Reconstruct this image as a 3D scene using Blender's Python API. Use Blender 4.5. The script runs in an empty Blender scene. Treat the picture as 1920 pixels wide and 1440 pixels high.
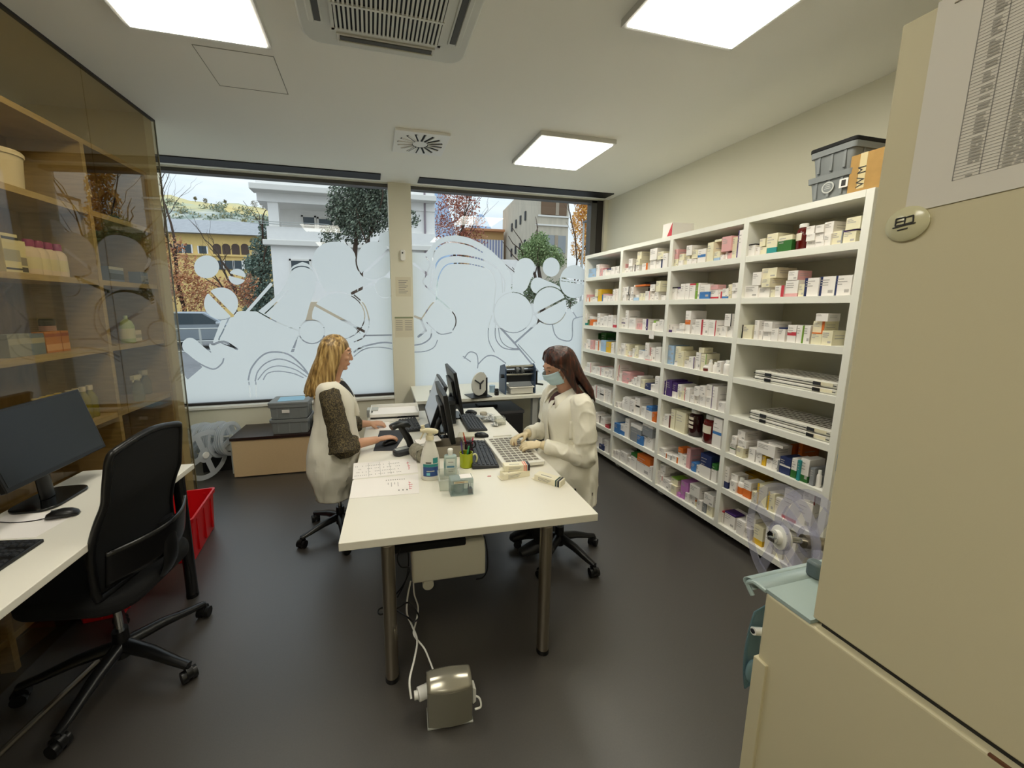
import bpy, bmesh, math, random
import numpy as np
from mathutils import Vector, Matrix
random.seed(7)
PI = math.pi
C = bpy.context.scene.collection
R = math.radians

# ---------------------------------------------------------------- camera model (same numbers as the Blender camera below)
F, CX, CY, CAMH = 719.0, 887.0, 686.5, 1.70
PITCH, YAW = R(8.763), R(14.75)
_f = Vector((math.sin(YAW)*math.cos(PITCH), math.cos(YAW)*math.cos(PITCH), -math.sin(PITCH)))
_r = Vector((math.cos(YAW), -math.sin(YAW), 0))
_u = _r.cross(_f)
EYE = Vector((0, 0, CAMH))
def ray(x, y): return _f + _r*((x-CX)/F) - _u*((y-CY)/F)
def Zp(x, y, z):                       # the point at height z that the photograph shows at x, y
    d = ray(x, y); return EYE + d*((z-CAMH)/d.z)
def Yp(x, y, Y):                       # the same at depth Y
    d = ray(x, y); return EYE + d*(Y/d.y)
def Xp(x, y, X):
    d = ray(x, y); return EYE + d*(X/d.x)
def Pp(x, y, p, n):
    d = ray(x, y); return EYE + d*((p-EYE).dot(n)/d.dot(n))

# ---------------------------------------------------------------- materials
def lin(c):
    if isinstance(c, str):
        c = c.lstrip('#'); c = [int(c[i:i+2], 16)/255 for i in (0, 2, 4)]
    return tuple(x/12.92 if x <= .04045 else ((x+.055)/1.055)**2.4 for x in c)
MATS = {}
def mat(name, col, rough=.5, metal=0., spec=.5, noise=0., nscale=20., bump=0., bscale=60., bdist=.01, bdet=4, trans=0., alpha=1., emit=None, estr=0., coat=0., sss=0., ior=1.45, stretch=None):
    if name in MATS: return MATS[name]
    m = bpy.data.materials.new(name); m.use_nodes = True
    nt = m.node_tree; b = nt.nodes['Principled BSDF']; L = nt.links
    c = lin(col)
    b.inputs['Base Color'].default_value = (*c, 1)
    b.inputs['Roughness'].default_value = rough
    b.inputs['Metallic'].default_value = metal
    b.inputs['Specular IOR Level'].default_value = spec
    b.inputs['IOR'].default_value = ior
    b.inputs['Transmission Weight'].default_value = trans
    b.inputs['Alpha'].default_value = alpha
    b.inputs['Coat Weight'].default_value = coat
    if sss: b.inputs['Subsurface Weight'].default_value = sss; b.inputs['Subsurface Radius'].default_value = (.012, .005, .003)
    if emit is not None:
        b.inputs['Emission Color'].default_value = (*lin(emit), 1); b.inputs['Emission Strength'].default_value = estr
    if noise or bump:
        tc = nt.nodes.new('ShaderNodeTexCoord'); mp = nt.nodes.new('ShaderNodeMapping'); L.new(tc.outputs['Object'], mp.inputs[0])
        if stretch: mp.inputs['Scale'].default_value = stretch
    if noise:
        n = nt.nodes.new('ShaderNodeTexNoise'); n.inputs['Scale'].default_value = nscale; n.inputs['Detail'].default_value = 6
        L.new(mp.outputs[0], n.inputs['Vector'])
        r = nt.nodes.new('ShaderNodeValToRGB')
        r.color_ramp.elements[0].position = .3; r.color_ramp.elements[1].position = .7
        r.color_ramp.elements[0].color = (*[x*(1-noise) for x in c], 1); r.color_ramp.elements[1].color = (*[min(1, x*(1+noise)) for x in c], 1)
        L.new(n.outputs['Fac'], r.inputs[0]); L.new(r.outputs[0], b.inputs['Base Color'])
    if bump:
        n2 = nt.nodes.new('ShaderNodeTexNoise'); n2.inputs['Scale'].default_value = bscale; n2.inputs['Detail'].default_value = bdet
        L.new(mp.outputs[0], n2.inputs['Vector'])
        bp = nt.nodes.new('ShaderNodeBump'); bp.inputs['Strength'].default_value = bump; bp.inputs['Distance'].default_value = bdist
        L.new(n2.outputs['Fac'], bp.inputs['Height']); L.new(bp.outputs[0], b.inputs['Normal'])
    MATS[name] = m
    return m
def nodemat(name):
    m = bpy.data.materials.new(name); m.use_nodes = True; m.node_tree.nodes.clear(); MATS[name] = m
    return m, m.node_tree
def pane_mat(name, tint, refl=1.0, rough=0.0):      # thin sheet of glass: see-through plus a fresnel mirror
    m, nt = nodemat(name); N = nt.nodes; L = nt.links
    o = N.new('ShaderNodeOutputMaterial'); mx = N.new('ShaderNodeMixShader'); t = N.new('ShaderNodeBsdfTransparent'); g = N.new('ShaderNodeBsdfGlossy')
    t.inputs[0].default_value = (*lin(tint), 1); g.inputs['Roughness'].default_value = rough
    fr = N.new('ShaderNodeFresnel'); fr.inputs[0].default_value = 1.5
    mu = N.new('ShaderNodeMath'); mu.operation = 'MULTIPLY'; mu.inputs[1].default_value = refl; mu.use_clamp = True
    geo = N.new('ShaderNodeNewGeometry'); mr = N.new('ShaderNodeMapRange'); mr.inputs[3].default_value = 1.5; mr.inputs[4].default_value = 1/1.5   # the same mirror on both faces
    L.new(geo.outputs['Backfacing'], mr.inputs[0]); L.new(mr.outputs[0], fr.inputs[0])
    L.new(fr.outputs[0], mu.inputs[0]); L.new(mu.outputs[0], mx.inputs[0]); L.new(t.outputs[0], mx.inputs[1]); L.new(g.outputs[0], mx.inputs[2]); L.new(mx.outputs[0], o.inputs[0])
    return m
def clear_mat(name, tint, fac=.25, col='#ffffff', rough=.25):    # clear or milky plastic
    m, nt = nodemat(name); N = nt.nodes; L = nt.links
    o = N.new('ShaderNodeOutputMaterial'); mx = N.new('ShaderNodeMixShader'); t = N.new('ShaderNodeBsdfTransparent'); p = N.new('ShaderNodeBsdfPrincipled')
    t.inputs[0].default_value = (*lin(tint), 1); p.inputs['Base Color'].default_value = (*lin(col), 1); p.inputs['Roughness'].default_value = rough
    mx.inputs[0].default_value = fac
    L.new(t.outputs[0], mx.inputs[1]); L.new(p.outputs[0], mx.inputs[2]); L.new(mx.outputs[0], o.inputs[0])
    return m

M_wall = mat('wall_paint', '#e4e0cd', .85, bump=.05, bscale=180)
M_ceil = mat('ceiling_paint', '#f3f1e8', .9, bump=.03, bscale=150)
M_white = mat('white_laminate', '#ecebdf', .35)
M_shelfw = mat('shelf_white', '#eeede4', .45)
M_black = mat('black_plastic', '#0c0c0d', .38)
M_blackm = mat('black_matte', '#0b0b0c', .7)
M_blackg = mat('black_gloss', '#08090a', .12)
M_dgrey = mat('dark_grey_plastic', '#2a2c30', .45)
M_grey = mat('grey_plastic', '#6c7073', .5)
M_lgrey = mat('light_grey_plastic', '#b4b6b2', .5)
M_steel = mat('brushed_steel', '#a59d8e', .3, 1., noise=.05, nscale=200, stretch=(1, 1, .02))
M_chrome = mat('chrome', '#d5d5d2', .12, 1.)
M_frame = mat('dark_frame', '#2c2725', .45)
M_fgrey = mat('frame_grey', '#5a5856', .4)
M_plast = mat('white_plastic', '#efeee9', .4)
M_cream = mat('cream_plastic', '#d8d2b4', .45)
M_paper = mat('paper', '#f1ece8', .8)
M_print = mat('print_grey', '#8d8a88', .8)
M_printd = mat('print_dark', '#3c3b3a', .8)
M_pink = mat('print_red', '#d2465c', .8)
M_red = mat('red_plastic', '#d0141c', .35)

# ---------------------------------------------------------------- mesh builder
def tag(o, label=None, cat=None, group=None, kind=None):
    if label: o['label'] = label
    if cat: o['category'] = cat
    if group: o['group'] = group
    if kind: o['kind'] = kind
    return o
def thing(name, label, cat, loc=(0, 0, 0), rz=0., group=None):
    o = bpy.data.objects.new(name, None); C.objects.link(o)
    o.location = loc; o.rotation_euler = (0, 0, rz); o.empty_display_size = .05
    return tag(o, label, cat, group)
class MB:
    def __init__(s): s.v = []; s.f = []; s.m = []
    def add(s, vs, fs, mi=0, M=None):
        o = len(s.v)
        for p in vs:
            p = Vector(p); s.v.append(tuple(M @ p) if M is not None else tuple(p))
        for f in fs: s.f.append(tuple(i+o for i in f)); s.m.append(mi)
        return s
    def quad(s, a, b, c, d, mi=0): return s.add([a, b, c, d], [(0, 1, 2, 3)], mi)
    def box(s, x0, y0, z0, x1, y1, z1, mi=0, M=None):
        vs = [(x0, y0, z0), (x1, y0, z0), (x1, y1, z0), (x0, y1, z0), (x0, y0, z1), (x1, y0, z1), (x1, y1, z1), (x0, y1, z1)]
        return s.add(vs, [(3, 2, 1, 0), (4, 5, 6, 7), (0, 1, 5, 4), (1, 2, 6, 5), (2, 3, 7, 6), (3, 0, 4, 7)], mi, M)
    def cbox(s, c, d, mi=0, M=None):
        return s.box(c[0]-d[0]/2, c[1]-d[1]/2, c[2]-d[2]/2, c[0]+d[0]/2, c[1]+d[1]/2, c[2]+d[2]/2, mi, M)
    def tube(s, pts, r, n=10, mi=0, up=(0, 0, 1), closed=False, caps=True, M=None):
        """pts: path; r: radius, list of radii, or list of (ra, rb): ra along the side axis, rb along the 'up'-ish axis"""
        P = [Vector(p) for p in pts]; k = len(P)
        rs = r if isinstance(r, (list, tuple)) else [r]*k
        vs = []; prev = None
        for i in range(k):
            if closed: t = P[(i+1) % k]-P[i-1]
            else: t = P[min(i+1, k-1)]-P[max(i-1, 0)]
            if t.length < 1e-9: t = Vector((0, 0, 1))
            t.normalize()
            if prev is None:
                u = Vector(up)
                if abs(t.dot(u)) > .95: u = Vector((1, 0, 0)) if abs(t.x) < .9 else Vector((0, 1, 0))
                u = (u-t*u.dot(t)).normalized()
            else:
                u = prev-t*prev.dot(t)
                u = u.normalized() if u.length > 1e-6 else prev
            prev = u; w = t.cross(u)
            ra, rb = rs[i] if isinstance(rs[i], (list, tuple)) else (rs[i], rs[i])
            for j in range(n):
                a = 2*PI*j/n
                vs.append(P[i]+w*(math.cos(a)*ra)+u*(math.sin(a)*rb))
        fs = []
        for i in range(k if closed else k-1):
            i2 = (i+1) % k
            for j in range(n):
                j2 = (j+1) % n
                fs.append((i*n+j, i*n+j2, i2*n+j2, i2*n+j))
        if caps and not closed:
            fs.append(tuple(range(n))[::-1]); fs.append(tuple(range((k-1)*n, k*n)))
        return s.add(vs, fs, mi, M)
    def cyl(s, p0, p1, r0, r1=None, n=20, mi=0, M=None): return s.tube([p0, p1], [r0, r0 if r1 is None else r1], n, mi, M=M)
    def lathe(s, prof, c=(0, 0, 0), n=20, mi=0, M=None, sx=1., sy=1.):
        vs = []; fs = []; k = len(prof)
        for r, z in prof:
            for j in range(n):
                a = 2*PI*j/n; vs.append((c[0]+r*math.cos(a)*sx, c[1]+r*math.sin(a)*sy, c[2]+z))
        for i in range(k-1):
            for j in range(n):
                j2 = (j+1) % n; fs.append((i*n+j, i*n+j2, (i+1)*n+j2, (i+1)*n+j))
        if prof[0][0] > 1e-5: fs.append(tuple(range(n))[::-1])
        if prof[-1][0] > 1e-5: fs.append(tuple(range((k-1)*n, k*n)))
        return s.add(vs, fs, mi, M)
    def prism(s, poly, z0, z1, mi=0, M=None):
        n = len(poly)
        a = sum(poly[i][0]*poly[(i+1) % n][1]-poly[(i+1) % n][0]*poly[i][1] for i in range(n))
        if a < 0: poly = poly[::-1]
        vs = [(x, y, z0) for x, y in poly]+[(x, y, z1) for x, y in poly]
        fs = [tuple(range(n))[::-1], tuple(range(n, 2*n))]+[(i, (i+1) % n, n+(i+1) % n, n+i) for i in range(n)]
        return s.add(vs, fs, mi, M)
    def ball(s, c, r, mi=0, n=16, k=10, M=None):
        rx, ry, rz = r if isinstance(r, (list, tuple)) else (r, r, r)
        vs = [(c[0], c[1], c[2]-rz)]; fs = []
        for i in range(1, k):
            a = -PI/2+PI*i/k
            for j in range(n):
                b = 2*PI*j/n; vs.append((c[0]+rx*math.cos(a)*math.cos(b), c[1]+ry*math.cos(a)*math.sin(b), c[2]+rz*math.sin(a)))
        vs.append((c[0], c[1], c[2]+rz)); e = len(vs)-1
        for j in range(n):
            j2 = (j+1) % n
            fs.append((0, 1+j2, 1+j)); fs.append((e, 1+(k-2)*n+j, 1+(k-2)*n+j2))
            for i in range(k-2): fs.append((1+i*n+j, 1+i*n+j2, 1+(i+1)*n+j2, 1+(i+1)*n+j))
        return s.add(vs, fs, mi, M)
    def grid(s, fn, nu, nv, mi=0):
        vs = [fn(i/nu, j/nv) for i in range(nu+1) for j in range(nv+1)]
        fs = [(i*(nv+1)+j, (i+1)*(nv+1)+j, (i+1)*(nv+1)+j+1, i*(nv+1)+j+1) for i in range(nu) for j in range(nv)]
        return s.add(vs, fs, mi)
    def mesh(s, name, mats, smooth=True):
        me = bpy.data.meshes.new(name); me.from_pydata(s.v, [], s.f)
        for m in mats: me.materials.append(m)
        me.polygons.foreach_set('material_index', s.m)
        if smooth:
            me.polygons.foreach_set('use_smooth', [True]*len(s.f)); me.set_sharp_from_angle(angle=R(38))
        me.update()
        return me
    def build(s, name, mats, parent=None, smooth=True, bevel=0., seg=2, solid=0., loc=None, rz=None, sub=0):
        if not isinstance(mats, (list, tuple)): mats = [mats]
        o = bpy.data.objects.new(name, s.mesh(name, mats, smooth)); C.objects.link(o)
        if parent is not None: o.parent = parent
        if loc is not None: o.location = loc
        if rz is not None: o.rotation_euler = (0, 0, rz)
        if solid:
            q = o.modifiers.new('solid', 'SOLIDIFY'); q.thickness = solid; q.offset = 0
        if bevel:
            q = o.modifiers.new('bevel', 'BEVEL'); q.width = bevel; q.segments = seg; q.limit_method = 'ANGLE'; q.angle_limit = R(40)
        if sub:
            q = o.modifiers.new('sub', 'SUBSURF'); q.levels = sub; q.render_levels = sub
        return o
def struct(o): o['kind'] = 'structure'; return o
def rotz(a): return Matrix.Rotation(a, 4, 'Z')
def rotx(a): return Matrix.Rotation(a, 4, 'X')
def roty(a): return Matrix.Rotation(a, 4, 'Y')
def tr(x, y, z): return Matrix.Translation((x, y, z))
def dup(o, loc, rz=None, label=None, parent=None):
    c = o.copy(); C.objects.link(c)
    if parent is not None: c.parent = parent
    else:
        c.location = loc
        if rz is not None: c.rotation_euler = (0, 0, rz)
        if label: c['label'] = label
    for ch in list(o.children): dup(ch, None, parent=c)
    return c
def rrect(w, h, r, n=5):
    p = []
    for cx, cy, a0 in ((w/2-r, h/2-r, 0), (-w/2+r, h/2-r, 90), (-w/2+r, -h/2+r, 180), (w/2-r, -h/2+r, 270)):
        for i in range(n+1):
            a = R(a0+90*i/n); p.append((cx+r*math.cos(a), cy+r*math.sin(a)))
    return p
def spline(pts, n=8, closed=False):          # Catmull-Rom through the points
    P = [Vector(p) for p in pts]; k = len(P); out = []
    for i in range(k if closed else k-1):
        g = (lambda q: P[q % k]) if closed else (lambda q: P[min(max(q, 0), k-1)])
        a, b, c, d = g(i-1), g(i), g(i+1), g(i+2)
        for j in range(n):
            t = j/n; out.append(.5*((2*b)+(c-a)*t+(2*a-5*b+4*c-d)*t*t+(3*b-a-3*c+d)*t**3))
    if not closed: out.append(P[-1])
    return out

# ---------------------------------------------------------------- room
YW, XR, ZC = 4.72, 3.10, 3.10
YG = YW+.10                                   # plane of the window glass
GU = Vector((.0708, .9975, 0)); GN = Vector((.9975, -.0708, 0)); GP = Vector((-1.614, 2.515, 0))   # glass partition: direction, normal, a point
def G(px, py, off=0.): return Pp(px, py, GP-GN*off, GN)
def GL(t, off=0., z=0.): return GP+GU*t-GN*off+Vector((0, 0, z))

def floor_mat():
    m = mat('floor_vinyl', '#3d3935', .40, noise=.10, nscale=140, bump=.05, bscale=300, spec=.5, ior=1.85)
    return m
fl = MB().box(-2.9, -2.6, -.05, XR+.1, YW+.02, 0); struct(fl.build('floor', floor_mat(), smooth=False))
cl = MB().box(-2.9, -2.6, ZC, XR+.1, YW+.02, ZC+.1); struct(cl.build('ceiling', M_ceil, smooth=False))
struct(MB().box(XR, -2.6, 0, XR+.1, YW, ZC).build('wall_right', M_wall, smooth=False))
struct(MB().box(-2.9, -2.7, 0, XR+.1, -2.6, ZC).build('wall_back', M_wall, smooth=False))
struct(MB().box(-2.95, -2.6, 0, -2.85, YW, ZC).build('wall_left', M_wall, smooth=False))
# window wall: below the sills, pillar, strip above
ZS = .585
W1L, W1R, W2L, W2R = -2.45, Yp(732, 500, YW).x, Yp(773, 500, YW).x, Yp(1133, 420, YW).x
ZT = ZC-.004                        # under the ceiling strip
wf = MB()
wf.box(-2.9, YW, 0, XR+.1, YW+.2, ZS)
wf.box(-2.9, YW, ZT, XR+.1, YW+.2, ZC)
wf.box(-2.9, YW, ZS, W1L, YW+.2, ZT)
wf.box(W1R, YW-.02, 0, W2L, YW+.2, ZC)
wf.box(W2R, YW, ZS, XR+.1, YW+.2, ZT)
struct(wf.build('wall_front', M_wall, smooth=False))
# the white sills
struct(MB().box(W1L, YW-.03, ZS, W1R, YW+.08, ZS+.03).build('trim_1', mat('sill_white', '#f2f0ea', .4), smooth=False, bevel=.004))
struct(MB().box(W2L, YW-.03, ZS, W2R, YW+.08, ZS+.03).build('trim_2', MATS['sill_white'], smooth=False, bevel=.004))
M_pane = pane_mat('window_glass', '#f4faf8', .75)
def frost_mat():
    m, nt = nodemat('frosted_film'); N = nt.nodes; L = nt.links
    o = N.new('ShaderNodeOutputMaterial'); d = N.new('ShaderNodeBsdfDiffuse'); t = N.new('ShaderNodeBsdfTranslucent'); mx = N.new('ShaderNodeMixShader')
    d.inputs[0].default_value = (*lin('#e6ebec'), 1); t.inputs[0].default_value = (*lin('#f2f5f4'), 1); mx.inputs[0].default_value = .80
    L.new(d.outputs[0], mx.inputs[1]); L.new(t.outputs[0], mx.inputs[2]); L.new(mx.outputs[0], o.inputs[0])
    return m
M_frost = frost_mat()

# ---- frosted film: outlines of shapes on the glass; marching squares over a signed field
def W(px, py):
    p = Yp(px, py, YG); return (p.x, p.z)
def crop(ox, oy, s): return lambda q: (ox+q[0]/s, oy+q[1]/s)
def sd_poly(X, Z, poly):
    d = np.full(X.shape, 1e9); ins = np.zeros(X.shape, bool); n = len(poly)
    for i in range(n):
        ax, az = poly[i]; bx, bz = poly[(i+1) % n]
        ex, ez = bx-ax, bz-az; L2 = ex*ex+ez*ez+1e-12
        t = np.clip(((X-ax)*ex+(Z-az)*ez)/L2, 0, 1)
        d = np.minimum(d, (X-ax-t*ex)**2+(Z-az-t*ez)**2)
        c = ((az > Z) != (bz > Z)) & (X < (bx-ax)*(Z-az)/((bz-az) if abs(bz-az) > 1e-9 else 1e-9)+ax)
        ins ^= c
    d = np.sqrt(d); return np.where(ins, d, -d)
def d_line(X, Z, pts):
    d = np.full(X.shape, 1e9)
    for i in range(len(pts)-1):
        ax, az = pts[i]; bx, bz = pts[i+1]; ex, ez = bx-ax, bz-az; L2 = ex*ex+ez*ez+1e-12
        t = np.clip(((X-ax)*ex+(Z-az)*ez)/L2, 0, 1)
        d = np.minimum(d, (X-ax-t*ex)**2+(Z-az-t*ez)**2)
    return np.sqrt(d)
def sm(pts, n=5, closed=True): return [(p.x, p.y) for p in spline([(a, b, 0) for a, b in pts], n, closed)]
def film(parent, x0, x1, z0, z1, bodies, discs, lines, slits, step=.0092):
    """bodies: polygons; discs: (polygon, ring gap) cut a clear ring round themselves; lines: (points, half width); slits likewise, on top"""
    nx = int((x1-x0)/step)+1; nz = int((z1-z0)/step)+1
    xs = np.linspace(x0, x1, nx); zs = np.linspace(z0, z1, nz); X, Z = np.meshgrid(xs, zs, indexing='ij')
    Fd = np.full(X.shape, -1e9)
    for b in bodies: Fd = np.maximum(Fd, sd_poly(X, Z, b))
    for pts, w in lines: Fd = np.minimum(Fd, d_line(X, Z, pts)-max(w, .0062))
    for b, gap in discs:
        s = sd_poly(X, Z, b)
        if gap: Fd = np.minimum(Fd, -(s+gap))
        Fd = np.maximum(Fd, s)
    for pts, w in slits: Fd = np.minimum(Fd, d_line(X, Z, pts)-w)
    mb = MB(); vid = {}
    def vert(key, x, z):
        if key not in vid: vid[key] = len(mb.v); mb.v.append((x, YG-.008, z))
        return vid[key]
    full = Fd > 0
    for i in range(nx-1):
        for j in range(nz-1):
            cs = ((i, j), (i+1, j), (i+1, j+1), (i, j+1))
            k = sum(1 for c in cs if full[c])
            if k == 0: continue
            poly = []
            for q in range(4):
                a, b = cs[q], cs[(q+1) % 4]
                if full[a]: poly.append(vert(a, xs[a[0]], zs[a[1]]))
                if full[a] != full[b]:
                    t = Fd[a]/(Fd[a]-Fd[b]); key = (a, b) if a < b else (b, a)
                    poly.append(vert(key, xs[a[0]]+(xs[b[0]]-xs[a[0]])*t, zs[a[1]]+(zs[b[1]]-zs[a[1]])*t))
            if len(poly) > 2: mb.f.append(tuple(poly)); mb.m.append(0)
    return mb.build('frosted_film', M_frost, parent, smooth=False)
def ell(cx, cy, rx, ry, n=28): return [W(cx+rx*math.cos(2*PI*i/n), cy+ry*math.sin(2*PI*i/n)) for i in range(n)]
def cap(ax, ay, bx, by, r, n=8):
    a = math.atan2(by-ay, bx-ax); p = []
    for i in range(n+1): t = a-PI/2+PI*i/n; p.append(W(bx+r*math.cos(t), by+r*math.sin(t)))
    for i in range(n+1): t = a+PI/2+PI*i/n; p.append(W(ax+r*math.cos(t), ay+r*math.sin(t)))
    return p
def pl(pts, f=None, smooth=0, closed=True):
    q = [f(p) if f else p for p in pts]
    if smooth: q = sm(q, smooth, closed)
    return [W(*p) for p in q]
def window(name, xl, xr, left_jamb, right_jamb):
    z0, z1 = ZS+.03, ZT
    fr = MB(); t = .055
    zf = Yp(330, 321, YG-.05).z; fr.box(xl, YG-.05, zf, xr, YG+.05, z1, 1); fr.box(xl, YG-.05, z0, xr, YG+.05, z0+.028)
    if left_jamb: fr.box(xl, YG-.05, z0, xl+t, YG+.05, z1)
    if right_jamb: fr.box(xr-.17, YG-.05, z0, xr-.085, YG+.06, z1, 1); fr.box(xr-.085, YG-.06, z0, xr, YG+.05, z1)
    w = struct(fr.build(name, [M_frame, M_fgrey], smooth=False, bevel=.003))
    pn = MB().quad((xl, YG, z0), (xr, YG, z0), (xr, YG, z1), (xl, YG, z1)).build('pane', M_pane, w, smooth=False)
    return w
w1 = window('window_1', W1L, W1R, False, False)
w2 = window('window_2', W2L, W2R, False, True)
fa = crop(280, 300, 4.)
left_bodies = [pl([(440, 586), (452, 583), (484, 584), (510, 562), (526, 548), (537, 532), (541, 512), (549, 499), (567, 491), (585, 497), (594, 515), (590, 545), (580, 575), (574, 598), (562, 622), (545, 660), (760, 660), (760, 800), (300, 800), (300, 705), (345, 700), (352, 712), (378, 690), (398, 664), (392, 648), (402, 625), (415, 597)]),
    ell(627, 497, 43, 47), pl([(586, 500), (669, 490), (701, 530), (660, 552), (640, 546), (622, 546), (612, 548), (600, 525)]),
    pl([(461, 583), (465, 587), (512, 534), (508, 529)]), pl([(562, 622), (590, 610), (700, 600), (760, 640), (760, 700), (540, 700)]),
    ell(688, 590, 52, 55), pl([(700, 533), (733, 520), (760, 520), (760, 640), (700, 640)]), cap(357, 648, 408, 692, 15)]
left_discs = [(ell(388, 500.5, 23.5, 21.5), 0), (ell(445, 519, 16, 15), 0), (ell(415, 569, 32, 30), .010), (ell(702, 488.5, 33, 36), .016), (ell(727, 448, 17, 14), .0), (ell(722, 539, 18, 19), .010), (ell(634, 593, 49, 43), .012), (ell(585, 622, 23, 21), .014)]
left_lines = [(pl([(627-43, 497), (590, 470), (610, 455), (640, 453), (662, 468), (668, 483)], None, 5, False), .006),
    (pl([(540, 523), (546, 508), (560, 500), (578, 502), (593, 515), (599, 530), (611, 548)], None, 5, False), .006),
    (pl([(545, 483), (562, 484), (583, 497), (592, 510), (597, 522)], None, 5, False), .010),
    (pl([(660, 550), (700, 530)]), .016), (pl([(497, 588), (512, 574), (540, 545)], None, 4, False), .005),
    (pl([(415, 594), (405, 620), (398, 645), (420, 640), (445, 655)], None, 4, False), .012), (pl([(430, 596), (418, 622), (412, 640), (440, 652)], None, 4, False), .006),
    (pl([(480, 582), (520, 604), (565, 622)], None, 4, False), .005), (pl([(350, 663), (372, 680), (400, 692), (416, 682), (420, 672)], None, 4, False), .008),
    (pl([(466, 712), (472, 690), (490, 668), (510, 660), (540, 664), (565, 684), (583, 708)], None, 5, False), .009),
    (pl([(479, 714), (484, 696), (500, 680), (524, 673), (552, 682), (582, 705)], None, 5, False), .007), (pl([(484, 712), (500, 693), (522, 686), (552, 692), (575, 706)], None, 5, False), .005),
    (pl([(494, 712), (502, 700), (522, 696), (550, 700), (569, 708)], None, 5, False), .005), (pl([(467, 716), (470, 744)], None), .004), (pl([(480, 716), (481, 744)], None), .004),
    (pl([(664, 660), (676, 652), (700, 645), (722, 642), (745, 645)], None, 5, False), .010), (pl([(664, 668), (680, 656), (700, 651), (722, 652), (745, 657)], None, 5, False), .006),
    (pl([(683, 629), (745, 628)], None), .008), (pl([(664, 641), (682, 632), (692, 610), (690, 590), (682, 570), (664, 553)], None, 5, False), .007)]
left_slits = [(pl([(431, 515), (462, 523)]), .014), (pl([(390, 545), (436, 592)]), .016), (pl([(681, 513), (734, 464)]), .016), (pl([(588, 570), (684, 622)]), .015), (pl([(655, 602), (676, 626)]), .004)]
film(w1, W1L, W1R, ZS+.03, 2.75, left_bodies, left_discs, left_lines, left_slits)
fb = crop(740, 340, 4.5)
right_bodies = [pl([(130, 600), (262, 606), (300, 560), (350, 500), (430, 464), (520, 455), (620, 475), (720, 520), (820, 590), (900, 668), (960, 745), (985, 810), (1000, 775), (1120, 858), (1080, 940), (1150, 1045), (1200, 1180), (1330, 1212), (1430, 1095), (1600, 988), (1640, 980), (1640, 2100), (130, 2100)], fb)]
right_discs = [(pl([(1020, 720), (1035, 680), (1065, 655), (1100, 647), (1140, 656), (1172, 690), (1180, 735), (1160, 790), (1090, 930), (1010, 775)], fb, 3), 0), (ell(1033, 501, 16, 18), 0),
    (pl([(1150, 860), (1175, 820), (1215, 812), (1260, 830), (1390, 890), (1390, 960), (1200, 950), (1150, 905)], fb, 3), 0),
    (ell(962, 586, 35.5, 37), .012), (ell(1030.5, 573, 31, 34.5), .014), (ell(1076, 528, 27, 31), .012)]
right_lines = [(pl([(160, 695), (275, 785)], fb), .016), (pl([(265, 640), (295, 700), (265, 790), (240, 860), (350, 975), (300, 1050), (225, 1160)], fb, 4, False), .008),
    (pl([(300, 900), (310, 760), (330, 610), (370, 550), (440, 515), (530, 518), (640, 545), (740, 600)], fb, 5, False), .007),
    (pl([(310, 900), (335, 750), (370, 670), (430, 635), (540, 625), (700, 650), (800, 690), (860, 735)], fb, 5, False), .010),
    (pl([(350, 980), (360, 850), (390, 760), (440, 705), (520, 692), (640, 700), (760, 730), (820, 770), (850, 860), (845, 960), (830, 1100)], fb, 5, False), .006),
    (pl([(855, 720), (900, 800), (910, 940)], fb, 4, False), .007), (pl([(880, 750), (925, 840), (925, 930)], fb, 4, False), .007), (pl([(950, 740), (985, 745), (985, 905)], fb, 4, False), .010),
    (pl([(355, 985), (440, 1055), (505, 1130), (515, 1200), (490, 1255)], fb, 5, False), .007), (pl([(270, 1190), (330, 1250), (390, 1290), (480, 1275)], fb, 4, False), .005),
    (pl([(170, 1140), (220, 1160), (260, 1260), (200, 1310)], fb), .014), (pl([(130, 1385), (230, 1370), (300, 1320), (310, 1250)], fb, 5, False), .009), (pl([(130, 1440), (250, 1435), (330, 1400), (360, 1340)], fb, 5, False), .006),
    (pl([(860, 1120), (840, 1180), (1010, 1365), (1210, 1185)], fb), .013), (pl([(820, 1130), (790, 1240), (795, 1350), (840, 1440)], fb, 5, False), .006), (pl([(850, 1200), (850, 1320), (900, 1395), (970, 1418), (1060, 1420)], fb, 5, False), .007),
    (pl([(870, 1210), (895, 1340), (960, 1400), (1040, 1412)], fb, 5, False), .005), (pl([(1010, 1365), (1130, 1510), (1240, 1640)], fb), .011), (pl([(1040, 1375), (1180, 1530)], fb), .006),
    (pl([(1330, 1215), (1350, 1290), (1400, 1335), (1490, 1335), (1500, 1180), (1540, 1150), (1600, 1140)], fb, 4, False), .008), (pl([(1480, 1070), (1530, 1145)], fb), .008),
    (pl([(870, 672), (880, 660), (893, 664), (896, 680), (895, 690)], None, 5, False), .007), (pl([(868, 668), (882, 678)], None), .006), (pl([(897, 682), (912, 668), (928, 668), (948, 681)], None, 5, False), .008)]
right_slits = [(pl([(1001, 590), (1060, 559)]), .014), (pl([(1410, 815), (1640, 850)], fb), .010), (pl([(1400, 840), (1640, 872)], fb), .005)]
film(w2, W2L, W2R-.17, ZS+.03, 2.75, right_bodies, right_discs, right_lines, right_slits)
# black slotted tracks along the ceiling over the windows
for n, (xa, xb) in enumerate(((-2.6, Yp(713, 333, YW-.1).x), (Yp(783, 340, YW-.1).x, Yp(1137, 373, YW-.12).x))):
    ya, yb_ = Zp(330, 292.5, ZC).y, Zp(330, 305, ZC).y
    struct(MB().box(xa, ya, ZC-.010, xb, yb_, ZC).build('trim_%d' % (n+3), mat('track_black', '#141110', .5), smooth=False))
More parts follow.
